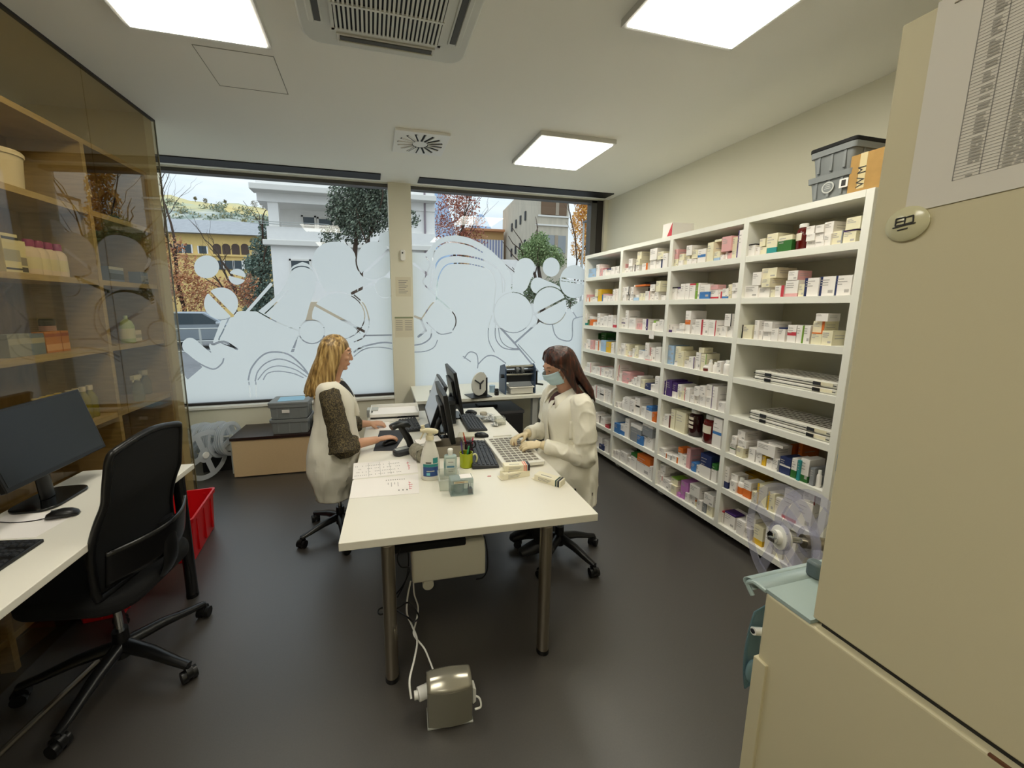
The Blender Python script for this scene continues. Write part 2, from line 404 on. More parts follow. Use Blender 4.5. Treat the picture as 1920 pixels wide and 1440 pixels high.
# ================================================================ outside
M_asph = mat('asphalt', '#6d6e70', .9, noise=.12, nscale=8)
M_pave = mat('pavement_stone', '#a9a69e', .85, noise=.08, nscale=5)
M_bwhite = mat('render_white', '#eceae6', .85, noise=.02, nscale=3)
M_bwhite2 = mat('render_offwhite', '#dedbd4', .85)
M_winout = mat('outdoor_window_dark', '#39454c', .12)
M_yel = mat('render_yellow', '#e6c67f', .85, noise=.06, nscale=1.2)
M_slate = mat('roof_slate', '#97999c', .8, noise=.08, nscale=2)
M_conc = mat('board_concrete', '#bdb4a2', .85, noise=.10, nscale=2.5, stretch=(1, 1, .25))
M_bark = mat('bark', '#4a3b31', .9, noise=.2, nscale=30)
ZGND = .05
struct(MB().box(-120, YW+.21, ZGND-.2, 140, 9.0, ZGND).build('pavement', M_pave, smooth=False))
struct(MB().box(-160, 9.0, ZGND-.25, 200, 120, ZGND-.06).build('street', M_asph, smooth=False))

def leafmat(n, cols):
    return [mat('%s_leaf_%d' % (n, i), c, .7) for i, c in enumerate(cols)]
def leaves(mb, blobs, n, size, nm, seed):
    rnd = random.Random(seed)
    tot = sum(b[3]*b[4]*b[5] for b in blobs)
    for (x, y, z, rx, ry, rz) in blobs:
        for _ in range(max(6, int(n*(rx*ry*rz)/tot))):
            a = rnd.uniform(0, 2*PI); cz = rnd.uniform(-1, 1); s = math.sqrt(1-cz*cz); q = rnd.uniform(.45, 1.05)
            c = Vector((x+rx*q*s*math.cos(a), y+ry*q*s*math.sin(a), z+rz*q*cz))
            d = Vector((rnd.gauss(0, 1), rnd.gauss(0, 1), rnd.gauss(0, 1))).normalized(); e = d.orthogonal().normalized(); g = d.cross(e)
            l = size*rnd.uniform(.6, 1.4); w = l*.55
            mb.add([c-e*l, c+g*w, c+e*l, c-g*w], [(0, 1, 2, 3)], rnd.randrange(nm))
def limb(mb, p0, p1, r0, r1, rnd, depth, spread, out):
    n = 4; pts = [Vector(p0).lerp(Vector(p1), i/n) for i in range(n+1)]
    L = (Vector(p1)-Vector(p0)).length
    for i in range(1, n): pts[i] += Vector((rnd.gauss(0, .03)*L, rnd.gauss(0, .03)*L, 0))
    mb.tube(pts, [r0+(r1-r0)*i/n for i in range(n+1)], 6)
    out.append(pts[-1])
    if depth:
        d = (pts[-1]-pts[0]).normalized()
        for k in range(3):
            v = (d+Vector((rnd.uniform(-1, 1), rnd.uniform(-1, 1), rnd.uniform(-.1, .8)))*spread).normalized()
            limb(mb, pts[2+(k % 3)], pts[2+(k % 3)]+v*L*rnd.uniform(.55, .8), r1*.9, r1*.35, rnd, depth-1, spread, out)
def tree(name, label, base, height, blobs, n, size, cols, seed, trunk_r=.15, fork=.4, depth=2, lean=(0, 0), cname='tree'):
    rnd = random.Random(seed)
    t = thing(name, label, cname, base)
    b = Vector(base)
    tb = MB(); out = []
    limb(tb, (0, 0, 0), (lean[0], lean[1], height*fork), trunk_r, trunk_r*.6, rnd, depth, .8, out)
    tb.build('trunk', M_bark, t)
    if n:
        lb = MB(); leaves(lb, [(x-b.x, y-b.y, z-b.z, rx, ry, rz) for (x, y, z, rx, ry, rz) in blobs], n, size, len(cols), seed)
        lb.build('crown', leafmat(name+str(seed), cols), t, smooth=False)
    return t
def B(px, py, Y, rx, ry=None, rz=None):           # a leaf cluster where the photograph shows one, rx in pixels
    p = Yp(px, py, Y); k = (p-EYE).dot(_f)/F
    return (p.x, p.y, p.z, rx*k, (ry if ry else rx)*k, (rz if rz else rx)*k)

# the hillside with vineyards
def hill_mat():
    m, nt = nodemat('vineyard_hill_haze'); N = nt.nodes; L = nt.links
    o = N.new('ShaderNodeOutputMaterial'); d = N.new('ShaderNodeBsdfDiffuse'); tc = N.new('ShaderNodeTexCoord')
    mp = N.new('ShaderNodeMapping'); mp.inputs['Scale'].default_value = (.012, .03, .05); L.new(tc.outputs['Object'], mp.inputs[0])
    v = N.new('ShaderNodeTexVoronoi'); v.inputs['Scale'].default_value = 1.4; L.new(mp.outputs[0], v.inputs['Vector'])
    r = N.new('ShaderNodeValToRGB'); e = r.color_ramp.elements
    e[0].position = 0; e[0].color = (*lin('#b4b59a'), 1); e[1].position = 1; e[1].color = (*lin('#d2c193'), 1)  # vineyard patch colours, paled with distance haze mixed in
    for p, c in ((.25, '#c0b78c'), (.45, '#ccb880'), (.6, '#b0b296'), (.8, '#d8bf80')):
        q = e.new(p); q.color = (*lin(c), 1)
    sp = N.new('ShaderNodeSeparateColor'); L.new(v.outputs['Color'], sp.inputs[0]); L.new(sp.outputs[0], r.inputs[0])
    n = N.new('ShaderNodeTexNoise'); n.inputs['Scale'].default_value = .05; n.inputs['Detail'].default_value = 8; L.new(tc.outputs['Object'], n.inputs['Vector'])
    se = N.new('ShaderNodeSeparateXYZ'); L.new(tc.outputs['Object'], se.inputs[0])
    mr = N.new('ShaderNodeMapRange'); mr.inputs[1].default_value = 108; mr.inputs[2].default_value = 140; L.new(se.outputs['Z'], mr.inputs[0])
    ad = N.new('ShaderNodeMath'); ad.operation = 'ADD'; L.new(n.outputs['Fac'], ad.inputs[0]); L.new(mr.outputs[0], ad.inputs[1])
    r2 = N.new('ShaderNodeValToRGB'); r2.color_ramp.elements[0].position = .62; r2.color_ramp.elements[1].position = .9
    L.new(ad.outputs[0], r2.inputs[0])
    r3 = N.new('ShaderNodeValToRGB'); r3.color_ramp.elements[0].color = (*lin('#87928a'), 1); r3.color_ramp.elements[1].color = (*lin('#b9bab2'), 1); r3.color_ramp.elements[0].position = .42; r3.color_ramp.elements[1].position = .62
    L.new(n.outputs['Fac'], r3.inputs[0])
    mx = N.new('ShaderNodeMix'); mx.data_type = 'RGBA'; L.new(r2.outputs[0], mx.inputs[0]); L.new(r3.outputs[0], mx.inputs[6]); L.new(r.outputs[0], mx.inputs[7])
    L.new(mx.outputs[2], d.inputs[0]); L.new(d.outputs[0], o.inputs[0])
    return m
def hz(u, v):                                    # u across, v from the foot to the ridge
    x = -640+u*700; y = 300+v*330
    px = CX+F*math.tan(math.atan2(x, y)-YAW)*1.0
    top = Yp(400, 378+.06*(px-400), 630).z+2.2*math.sin(u*49)+1.2*math.sin(u*117)
    z = top*(v**.85)+6*math.sin(u*23+v*7)*v*(1-v)*2
    return (x, y, z)
hm = MB(); hm.grid(lambda u, v: hz(u, v), 60, 30); struct(hm.build('hill', hill_mat()))
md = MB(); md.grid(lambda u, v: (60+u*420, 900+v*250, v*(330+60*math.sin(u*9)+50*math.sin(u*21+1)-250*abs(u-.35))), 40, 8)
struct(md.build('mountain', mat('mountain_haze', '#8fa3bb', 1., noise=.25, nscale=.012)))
for i, (px, py, r) in enumerate(((385, 376, 3.2), (422, 378, 2.4), (477, 382, 5.), (493, 384, 5.5), (366, 372, 2.2))):
    p = Yp(px, py, 622); b = Vector((p.x, p.y, p.z-6))
    tree('ridge_tree', ['small round tree on the hill ridge, leftmost with a pointed top', 'low bush-like tree near the middle of the hill ridge', 'bare tree on the ridge, left of the pair by the white house', 'bare spreading tree on the ridge touching the white house', 'tiny tree at the far left of the hill ridge'][i],
         b, 8, [(p.x, p.y, p.z, r*.9, r*.9, r)], 160, .7, ['#6f6a50', '#857a58'], 40+i, .3, .5, 1)

rs_ = random.Random(12); hb_ = []
for k in range(170):
    u, v = rs_.uniform(.05, .95), rs_.uniform(.55, .88); x, y, z = hz(u, v); q = rs_.uniform(3, 7); hb_.append((x, y, z+q*.3, q*1.5, q, q*.8))
hw = MB(); leaves(hw, hb_, 9000, 1.5, 3, 5); tag(hw.build('hillside_woods', leafmat('hillside', ['#7d8a78', '#8f9784', '#a39a72']), smooth=False), 'grey green woods scattered over the vineyard hill', 'trees', kind='stuff')
# yellow building with arches
def yb():
    Y = 62.; a = Yp(290, 560, Y); b = Yp(520, 560, Y)
    t = thing('yellow_building', 'yellow building with an arched loggia and grey slate roof beyond the autumn tree', 'building', (a.x, Y, 0))
    w = b.x-a.x; zt = Yp(400, 440, Y).z
    m = MB(); m.box(0, 0, -1, w, 9, zt); m.box(-.3, -.25, Yp(400, 478, Y).z-.15, w, 0, Yp(400, 478, Y).z+.1); m.build('wall', M_yel, t, smooth=False)
    r = MB(); zr = Yp(400, 420, Y).z+1.4
    r.add([(-1, -1, zt), (w+1, -1, zt), (w+1, 10, zt), (-1, 10, zt), (-1, 5, zr), (w+1, 5, zr)], [(0, 1, 5, 4), (2, 3, 4, 5), (1, 2, 5), (3, 0, 4), (3, 2, 1, 0)]); r.build('roof', M_slate, t, smooth=False)
    for px in (408, 425.5, 443, 460.5):
        p = Yp(px, 478, Y); q = Yp(px, 460, Y); wd = 6.6*.87*Y/F; x = p.x-a.x
        arch = [(x-wd, p.z)]+[(x-wd*math.cos(PI*i/10), q.z+wd*.5*math.sin(PI*i/10)*1.6-.2) for i in range(11)]+[(x+wd, p.z)]
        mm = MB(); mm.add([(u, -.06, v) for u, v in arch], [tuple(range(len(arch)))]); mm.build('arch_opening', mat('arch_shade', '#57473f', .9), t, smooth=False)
    for px, py in ((381, 470), (336, 466), (352, 467), (412, 497), (430, 497), (447, 497), (466, 497), (484, 497), (385, 500)):
        p = Yp(px, py, Y)
        mm = MB(); mm.box(p.x-a.x-.45, -.08, p.z-.6, p.x-a.x+.45, .05, p.z+.6); mm.box(p.x-a.x-.62, -.14, p.z-.6, p.x-a.x-.46, 0, p.z+.6, 1); mm.box(p.x-a.x+.46, -.14, p.z-.6, p.x-a.x+.62, 0, p.z+.6, 1)
        mm.build('window', [M_winout, M_bwhite], t, smooth=False)
yb()
# white apartment house with the recessed balcony
def wb():
    Y = 25.; z = lambda py, px=560: Yp(px, py, Y).z; x = lambda px: Yp(px, 470, Y).x
    X0 = x(508); t = thing('white_house', 'white apartment house with a recessed balcony and flat cornices across the street', 'building', (X0, Y, 0))
    X1 = x(816); w = X1-X0
    m = MB()
    m.box(0, 0, -.2, w, 9, z(462))                            # lower storeys
    m.box(0, 1.6, z(462), w, 9, z(382))                       # recessed balcony storey
    m.box(-.5, -.1, z(382), w, 9, z(300))                     # upper storey
    m.box(x(545)-X0+5, -.02, z(462), w, 1.7, z(382))          # solid bay at the right
    m.build('wall', M_bwhite, t, smooth=False)
    m = MB(); m.box(-.7, -.75, z(366), w, .2, z(355)); m.box(-.35, -.25, z(462), w, .1, z(452)); m.box(-.15, -.12, z(430), w, .05, z(427)); m.build('cornice', M_bwhite2, t, smooth=False, bevel=.03)
    MB().box(-.1, -.2, z(452), w, 0, z(428)).build('balcony_parapet', M_bwhite, t, smooth=False)
    MB().box(0, 0, z(430), .55, .5, z(380)).build('pillar', M_bwhite, t, smooth=False)
    rl = MB()
    for py in (424, 420): rl.tube([(-.9, -.3, z(py)), (x(620)-X0, -.3, z(py))], .02, 6)
    rl.build('railing', M_lgrey, t)
    for a, b, c, d, yy in ((561, 590, 392, 434, 1.55), (592, 625, 394, 434, 1.55), (541, 582, 486, 548, -.03)):
        f = MB(); xa, xb = x(a)-X0, x(b)-X0
        for q in ((xa, z(d), xa+.1, z(c)), (xb-.1, z(d), xb, z(c)), (xa, z(c)-.1, xb, z(c)), (xa, z(d), xb, z(d)+.1)): f.box(q[0], yy-.04, q[1], q[2], yy+.05, q[3])
        fo = f.build('window', M_bwhite2, t, smooth=False)
        MB().quad((xa, yy-.01, z(d)), (xb, yy-.01, z(d)), (xb, yy-.01, z(c)), (xa, yy-.01, z(c))).build('pane', M_winout, fo, smooth=False)
    MB().box(-.05, -.1, z(600), w, .02, z(566)).build('plinth_band', mat('stone_tan', '#c9b79c', .8), t, smooth=False)
    MB().tube([(x(797.5)-X0, -.1, -.2), (x(797.5)-X0, -.1, z(300))], .06, 8).build('drainpipe', mat('pipe_mauve', '#8d8088', .5), t)
wb()
# concrete block at the right
def cb():
    Y = 36.; t0 = Yp(942, 470, Y+14); c = Yp(1005, 470, Y); e = Yp(1064, 470, Y)
    t = thing('concrete_building', 'board marked concrete building with a brown corner window behind the pine', 'building', (c.x, Y, 0))
    a = Vector((t0.x-c.x, 14, 0)); w = e.x-c.x
    pz = lambda py: Yp(1030, py, Y).z
    pts = [(0, 0), (w, 0), (w, 14), (a.x, a.y)]
    m = MB(); m.prism(pts, -.2, pz(330)); m.build('wall', M_conc, t, smooth=False)
    m = MB(); m.box(-.1, -.12, pz(421), w, 0, pz(424)); m.box(.1, -.1, pz(404), w+.05, 0, pz(407)); m.build('ledge', M_bwhite2, t, smooth=False)
    for q, col in (((1014, 1061, 403, 376), '#6b5138'), ((1014, 1061, 474, 441), '#8d9294')):
        x0, x1 = Yp(q[0], 420, Y).x-c.x, Yp(q[1], 420, Y).x-c.x
        f = MB(); f.box(x0, -.1, pz(q[2]), x1, .1, pz(q[3])); f.box(x0+(x1-x0)*.55, -.14, pz(q[2]), x0+(x1-x0)*.68, 0, pz(q[3]), 1)
        f.build('window', [mat('conc_win_'+col[1:], col, .4), mat('win_blind_pale', '#9d8f7c', .6)], t, smooth=False)
    # small slots on the flank
    for k, py in enumerate((408, 404, 400, 396, 466, 462, 458, 454)):
        u = .35+.13*(k % 4); p = a*(1-u)
        MB().cbox((p.x-.06, p.y, pz(py)+(1-u)*1.2), (.12, .35, .9)).build('slot_window', M_dgrey, t, smooth=False)
cb()
def kb():
    Y = 48.; a = Yp(880, 480, Y); b = Yp(944, 480, Y)
    t = thing('kiosk_building', 'low tan building with a blue and white striped wall beside the red tree', 'building', (a.x, Y, 0)); w = b.x-a.x
    zz = lambda py: Yp(910, py, Y).z
    MB().box(0, 0, 0, w, 5, zz(434)).build('wall', mat('brick_tan', '#c09a68', .85, noise=.06, nscale=4, stretch=(1, 1, 8)), t, smooth=False)
    MB().box(-.6, -.5, zz(434), w, 5.4, zz(430)).build('roof', mat('roof_terracotta', '#c98f66', .8), t, smooth=False)
    s = MB()
    for i in range(12): s.box(w*i/12, -.06, 0, w*(i+.55)/12, 0, zz(449), 0)
    s.box(0, -.03, 0, w, .02, zz(449), 1); s.build('striped_panel', [mat('stripe_blue', '#8f98bb', .7), M_bwhite], t, smooth=False)
kb()
# trees
p = Yp(668, 560, 16); tree('olive_tree', 'dense dark green tree with small leaves in front of the white house', (p.x, p.y, ZGND), 7,
    [B(650, 372, 16, 34), B(690, 360, 16, 38), B(665, 415, 16, 40), B(705, 405, 16, 34), B(640, 400, 16, 28), B(720, 380, 16, 28), B(748, 400, 16, 24), B(622, 445, 16, 22), B(700, 330, 16, 40), B(770, 410, 16, 18)], 15000, .052, ['#4f5a4b', '#6a7562', '#848f7c', '#3c463a'], 1, .2, .5)
p = Yp(497, 610, 34); tree('cypress_tree', 'blue green conifer between the yellow building and the white house', (p.x, p.y, ZGND), 9,
    [B(500, 430, 34, 14, 14, 20), B(492, 465, 34, 22, 20, 22), B(488, 500, 34, 30, 24, 26), B(486, 545, 34, 34, 26, 34), B(490, 580, 34, 30, 26, 20)], 9000, .10, ['#72857a', '#879a8c', '#5c6f65'], 2, .2, .6)
p = Yp(346, 612, 30); tree('autumn_tree', 'orange autumn tree with a thin bare crown in front of the yellow building', (p.x, p.y, ZGND), 8,
    [B(335, 500, 30, 38, 30, 34), B(345, 540, 30, 44, 34, 30), B(395, 545, 30, 34, 30, 30), B(380, 575, 30, 40, 30, 18), B(325, 460, 30, 20)], 3600, .085, ['#c0805a', '#d0986a', '#a9755a', '#d6b080'], 3, .14, .75, 3)
p = Yp(446, 612, 28); tree('autumn_tree', 'smaller orange tree with dark bare branches left of the conifer', (p.x, p.y, ZGND), 5,
    [B(440, 540, 28, 26, 24, 22), B(455, 560, 28, 26, 24, 18), B(470, 530, 28, 16)], 1000, .085, ['#b97a58', '#9d6c58', '#cf9f72'], 13, .16, .7, 3)
p = Yp(852, 600, 32); tree('red_tree', 'large tree with red brown autumn leaves between two white buildings', (p.x, p.y, ZGND), 9,
    [B(845, 400, 32, 36, 30, 34), B(872, 385, 32, 30), B(885, 425, 32, 26), B(840, 440, 32, 34), B(865, 460, 32, 34), B(850, 360, 32, 34), B(900, 450, 32, 16)], 4600, .085, ['#9c5846', '#b4705a', '#8a4f42', '#c48a70'], 4, .2, .7, 3)
p = Yp(1012, 590, 15); tree('pine_tree', 'rounded green pine with a thick trunk in front of the concrete building', (p.x, p.y, ZGND), 3.4,
    [B(1005, 465, 15, 24, 24, 20), B(990, 475, 15, 20), B(1030, 478, 15, 24, 24, 18), B(1012, 452, 15, 18), B(1048, 490, 15, 14), B(985, 492, 15, 14, 14, 8), B(1020, 490, 15, 30, 24, 10)], 9000, .038, ['#7f9460', '#97ac78', '#667d4c'], 5, .16, .8, 2)
p = Yp(1098, 620, 26); tree('yellow_tree', 'narrow tree with bright yellow autumn leaves behind the lamp post', (p.x, p.y, ZGND), 9,
    [B(1098, 400, 26, 15, 15, 26), B(1102, 440, 26, 16, 15, 26), B(1080, 420, 26, 10, 10, 28), B(1098, 475, 26, 14, 14, 22), B(1078, 465, 26, 8, 8, 16), B(1092, 370, 26, 18, 15, 24)], 4200, .075, ['#e5ae4c', '#f0c06c', '#cf9640'], 6, .1, .7, 2)
p = Yp(1072, 600, 24); tree('bare_tree', 'leafless tree with thin grey branches beside the concrete building', (p.x, p.y, ZGND), 9, [], 0, .1, ['#000000'], 9, .07, .7, 3)
# lamp post, wall, railing, car
p = Yp(1087, 600, 20); t = thing('lamp_post', 'pale grey slim lamp post in front of the yellow tree', 'lamp post', (p.x, p.y, ZGND-.1))
MB().cyl((0, 0, 0), (0, 0, 6.4), .07, .05, 10).build('pole', M_lgrey, t); MB().cbox((0, -.5, 6.4), (.2, .9, .08)).build('lamp_head', M_grey, t)
p = Yp(960, 500, 30); q = Yp(985, 500, 30); MBw = MB().box(-3.5, 0, 0, 1.2, .3, Yp(960, 487, 30).z); o = MBw.build('garden_wall', M_bwhite, loc=(q.x, 30, 0), smooth=False); tag(o, 'low white garden wall with flat coping beyond the pine', 'wall'); o['kind'] = 'structure'
hdg = MB(); leaves(hdg, [B(1000+i*14, 545+8*(i % 2), 14.2, 14, 12, 26) for i in range(-2, 6)], 4200, .045, 3, 77)
tag(hdg.build('hedge', leafmat('hedge', ['#6f7d5c', '#87937a', '#57644a']), smooth=False), 'dusty green hedge round the foot of the pine', 'hedge', kind='stuff')
def car():
    Y = 18.; p = Yp(372, 636, Y)
    t = thing('parked_car', 'silver estate car parked in the street outside the left window', 'car', (p.x, Y, ZGND-.06))
    L, Wd = 4.4, 1.75
    prof = [(-2.2, .45), (-2.15, .85), (-1.75, .98), (-1.45, 1.42), (-.9, 1.52), (.3, 1.5), (1.05, 1.02), (1.95, .86), (2.2, .62), (2.2, .35), (-2.2, .35)]
    def side(y0, y1, pr): 
        m = MB(); n = len(pr); m.add([(x, y0, z) for x, z in pr]+[(x, y1, z) for x, z in pr], [tuple(range(n)), tuple(range(2*n-1, n-1, -1))]+[(i, n+i, n+(i+1) % n, (i+1) % n) for i in range(n)]); return m
    side(0, Wd, prof).build('body', mat('car_silver', '#8f979e', .3, .6), t, smooth=False, bevel=.05, seg=3)
    g = side(-.01, Wd+.01, [(-1.5, 1.0), (-1.3, 1.38), (-.85, 1.46), (.22, 1.44), (.85, 1.02)]); g.build('side_glass', M_winout, t, smooth=False)
    MB().cbox((.82, -.1, 1.05), (.2, .14, .13)).build('mirror', mat('car_silver2', '#aab0b5', .3, .4), t, bevel=.03)
    for x in (-1.35, 1.4):
        for y in (.1, Wd-.1):
            w = MB(); w.cyl((x, y-.11, .32), (x, y+.11, .32), .32, n=24); w.cyl((x, y-.12, .32), (x, y+.12, .32), .19, n=20, mi=1); w.build('wheel', [M_blackm, M_lgrey], t)
car()
p = Yp(330, 620, 13.); t = thing('street_railing', 'grey metal railing along the kerb in front of the car', 'railing', (p.x-3, 13, ZGND))
r = MB()
for z in (.35, .65, 1.02): r.tube([(-3, 0, z), (9, 0, z)], .022, 8)
r.build('rail', M_lgrey, t)
for i in range(6): MB().cyl((-3+2.2*i, 0, 0), (-3+2.2*i, 0, 1.02), .03, n=8).build('post', M_lgrey, t)
# ================================================================ ceiling fittings
M_lamp = mat('lamp_panel', '#ffffff', .5, emit='#fbf6e6', estr=17.5)
def lamp(x0, x1, y0, y1, label):
    t = thing('ceiling_lamp', label, 'ceiling lamp', ((x0+x1)/2, (y0+y1)/2, ZC), group='square ceiling light panels')
    w, d = (x1-x0)/2, (y1-y0)/2; f = MB(); b = .022; h = -.035
    f.box(-w, -d, h, w, -d+b, 0); f.box(-w, d-b, h, w, d, 0); f.box(-w, -d+b, h, -w+b, d-b, 0); f.box(w-b, -d+b, h, w, d-b, 0)
    f.build('frame', mat('lamp_frame', '#c9c8c2', .4), t, smooth=False)
    MB().box(-w+b, -d+b, h-.006, w-b, d-b, -.001).build('diffuser', M_lamp, t, smooth=False)
def zx(px, py): return Zp(px, py, ZC)
a, b, c, d = zx(1003, 243), zx(1153, 261), zx(1085, 313), zx(969, 302)
lamp((a.x+d.x)/2, (b.x+c.x)/2, (a.y+b.y)/2, (c.y+d.y)/2, 'square ceiling light panel nearest the window')
a, b = zx(240, 40), zx(508, 77); lamp(a.x, b.x, (a.y+b.y)/2-.66, (a.y+b.y)/2, 'glowing square ceiling panel above the glass partition side')
a, b = zx(1165, 37), zx(1372, 82); lamp(a.x, b.x, (a.y+b.y)/2-.66, (a.y+b.y)/2, 'glowing square ceiling panel in front of the medicine shelves')
lamp(-1.11, -.46, -.02, .64, 'added ceiling light panel behind the picture, over the near end of the corner desk')  # unseen panels from here on, added to brighten the machine face and ceiling
lamp(-1.11, -.46, -2.0, -1.34, 'added unseen ceiling light panel at the rear wall')
lamp(1.26, 1.92, -2.0, -1.34, 'added unseen ceiling light panel at the rear right')
# air conditioning cassette
t = thing('air_conditioner', 'white ceiling air conditioner cassette with a slatted grille', 'air conditioner', (.135, 1.955, ZC))
S = .84
MB().prism(rrect(S, S, .09, 6), -.035, 0).build('cover', mat('ac_white', '#d3d3ca', .45), t, bevel=.012, seg=3)
g = MB(); g.box(-.27, -.27, -.045, .27, .27, -.034, 1)
for e in (-.27, .255): g.box(e, -.27, -.05, e+.015, .27, -.034); g.box(-.27, e, -.05, .27, e+.015, -.034)
for k in range(25): x = -.245+.49*k/24; g.box(x-.0055, -.26, -.052, x+.0055, .26, -.044)
for y in (-.09, .09): g.box(-.26, y-.006, -.053, .26, y+.006, -.045)
g.build('grille', [MATS['ac_white'], M_blackm], t, smooth=False)
for k in range(4):
    M = rotz(k*PI/2); v = MB(); v.box(-.25, .305, -.042, .25, .375, -.03, 0, M); v.box(-.235, .315, -.046, .235, .345, -.036, 1, M); v.box(-.24, .347, -.05, .24, .37, -.036, 0, M)
    v.build('louvre', [MATS['ac_white'], mat('ac_slot_dark', '#4b4a45', .6)], t, smooth=False, bevel=.003)
# swirl diffuser
a, b, c, d = zx(737, 237), zx(840, 247), zx(833, 289), zx(738, 283)
t = thing('air_vent', 'square white ceiling air vent with radial slots', 'air vent', ((a.x+b.x+c.x+d.x)/4, (a.y+b.y+c.y+d.y)/4, ZC))
w = (b.x-a.x+c.x-d.x)/4
MB().box(-w, -w, -.022, w, w, 0).build('plate', M_plast, t, smooth=False, bevel=.004)
v = MB()
for k in range(16):
    M = rotz(k*PI/8+.1); v.box(w*.28, -.011, -.0235, w*.86, .011, -.0215, 0, M); v.box(w*.30, .005, -.030, w*.84, .012, -.022, 1, M)
v.build('slots', [M_blackm, M_plast], t, smooth=False)
# access hatch, seen as a hair line
p, q, s = zx(413, 162), zx(541, 177), zx(567, 229)
t = thing('access_hatch', 'flush ceiling access hatch seen as a thin square joint', 'hatch', (p.x, q.y, ZC))
hw = q.x-p.x; v = MB()
for e in ((0, -hw, hw, -hw+.003), (0, -.003, hw, 0), (0, -hw, .003, 0), (hw-.004, -hw, hw, 0)): v.box(e[0], e[1], -.0015, e[2], e[3], 0)
v.build('joint', mat('joint_dark', '#8d8a7e', .9), t, smooth=False)

# ================================================================ pillar: sensor and notices
yp = YW-.02
p = Yp(755, 479, yp); t = thing('wall_sensor', 'small white wall sensor with a black eye on the pillar', 'sensor', (p.x, yp, p.z))
MB().prism(rrect(.055, .125, .02), 0, .03, M=rotx(PI/2)).build('housing', M_plast, t, bevel=.005)
MB().cyl((-.004, -.029, .025), (-.004, -.034, .025), .009).build('eye', M_black, t)
for nm, (x0, x1, y0, y1), lab in (('notice', (741, 771, 519, 556), 'upper paper notice with faint lines taped to the pillar'), ('notice', (740, 775, 594, 632), 'lower paper notice with a green grey header taped to the pillar')):
    a, b = Yp(x0, y0, yp), Yp(x1, y1, yp); t = thing(nm, lab, 'notice', (a.x, yp, b.z)); w, h = b.x-a.x, a.z-b.z
    MB().box(0, -.002, 0, w, 0, h).build('sheet', mat('notice_paper', '#d9d2bb', .8), t, smooth=False)
    m = MB()
    if y0 > 560: m.box(0, -.003, h*.92, w, -.002, h*1.0, 1)
    for k in range(6 if y0 > 560 else 8):
        z = h*(.8-.09*k)
        for s in ((.05, .42), (.55, .95)) if y0 > 560 else ((.2, .8-.1*(k % 3)),): m.box(w*s[0], -.003, z, w*s[1], -.0021, z+.006)
    m.build('print', [M_print, mat('notice_green', '#8c9476', .8)], t, smooth=False)

# ================================================================ work table
TR = -3.3*PI/180
TO = Vector((-.171, 1.57, 0)); TX = Vector((math.cos(TR), math.sin(TR), 0)); TY = Vector((-math.sin(TR), math.cos(TR), 0)); ZT_ = .72
M_top = mat('table_white', '#e8e4d8', .33)
t = thing('work_table', 'long white work table on round steel legs in the middle of the room', 'table', TO, TR)
TW, TL = 1.19, 2.03
MB().box(0, 0, ZT_-.038, TW, TL, ZT_).build('tabletop', M_top, t, smooth=False, bevel=.003)
def leg(x, y, h, parent, M=M_steel, r=.03):
    l = MB().cyl((x, y, .02), (x, y, h), r, n=24).build('leg', M, parent); MB().cyl((x, y, 0), (x, y, .022), r*1.05, n=24).build('foot', M_black, l)
    return l
for x, y in ((.20, .0), (.935, .0), (.12, TL-.1), (TW-.1, TL-.1)): leg(x, y if y else .02, ZT_-.038, t)
# unit hung under the table
yu = 1.95; a, b = Yp(773, 1096, yu), Yp(910, 1076, yu); zb = a.z
t = thing('equipment_housing', 'white rounded equipment housing with a round knob hung under the table front', 'equipment', (a.x, yu, 0), TR)
w = (b.x-a.x)*.99; ht = Yp(773, 1032, yu).z-zb
pr = [(0, 0), (.0, ht*.75), (.03, ht), (.24, ht), (.24, 0.02), (.2, 0)]
MB().prism(pr, 0, w, M=Matrix(((0, 0, 1, 0), (1, 0, 0, 0), (0, 1, 0, zb), (0, 0, 0, 1)))).build('body', mat('housing_white', '#e6e2d2', .4), t, bevel=.012, seg=3)
MB().box(-.10, -.02, zb+ht+.002, w*.72, .24, zb+ht+.045).build('tray', M_blackm, t, bevel=.01)
MB().cyl((.09, .02, zb-.035), (.09, .05, zb-.035), .032, n=24).build('knob', MATS['housing_white'], t, bevel=.003)
MB().box(-.01, .05, zb+ht+.04, w, .2, ZT_-.038).build('bracket', M_blackm, t, smooth=False)
# power unit on the floor
p = Zp(803, 1369, 0); q = Zp(886, 1353, 0); ang = math.atan2(q.y-p.y, q.x-p.x); w = (q-p).length
zt = Yp(803, 1286, p.y).z
t = thing('power_unit', 'silver grey plastic power unit with domed top standing on the floor', 'power unit', p, ang)
bm_ = MB(); n = 12
prof = [(w*i/n, .012*math.sin(PI*i/n)) for i in range(n+1)]
poly = [(x, -y) for x, y in prof]+[(w, .085), (0, .085)]
bm_.prism(poly, .006, zt*.82)
bm_.build('body', mat('silver_plastic', '#8f8c80', .35, .35), t, bevel=.004)
d = MB()
d.grid(lambda u, v: (w*u, -.013*math.sin(PI*u)*(1-v)+.087*v, zt*.825+.05*math.sin(PI*min(1, .12+v*.62))*(.75+.25*math.sin(PI*u))-.018), 12, 10)
d.grid(lambda u, v: (w if v > .5 else 0, .087*u-.002, zt*.8) if False else (w*u, .087, zt*.78+.02*v), 4, 2)
d.build('dome', mat('silver_gloss', '#a39f90', .22, .5), t, solid=.004)
MB().box(-.003, -.004, 0, w+.003, .085, .008).build('base_rim', M_lgrey, t, bevel=.002)
t = thing('power_plug', 'white round power plug stuck into the left side of the floor power unit', 'plug', Zp(790, 1330, .04))
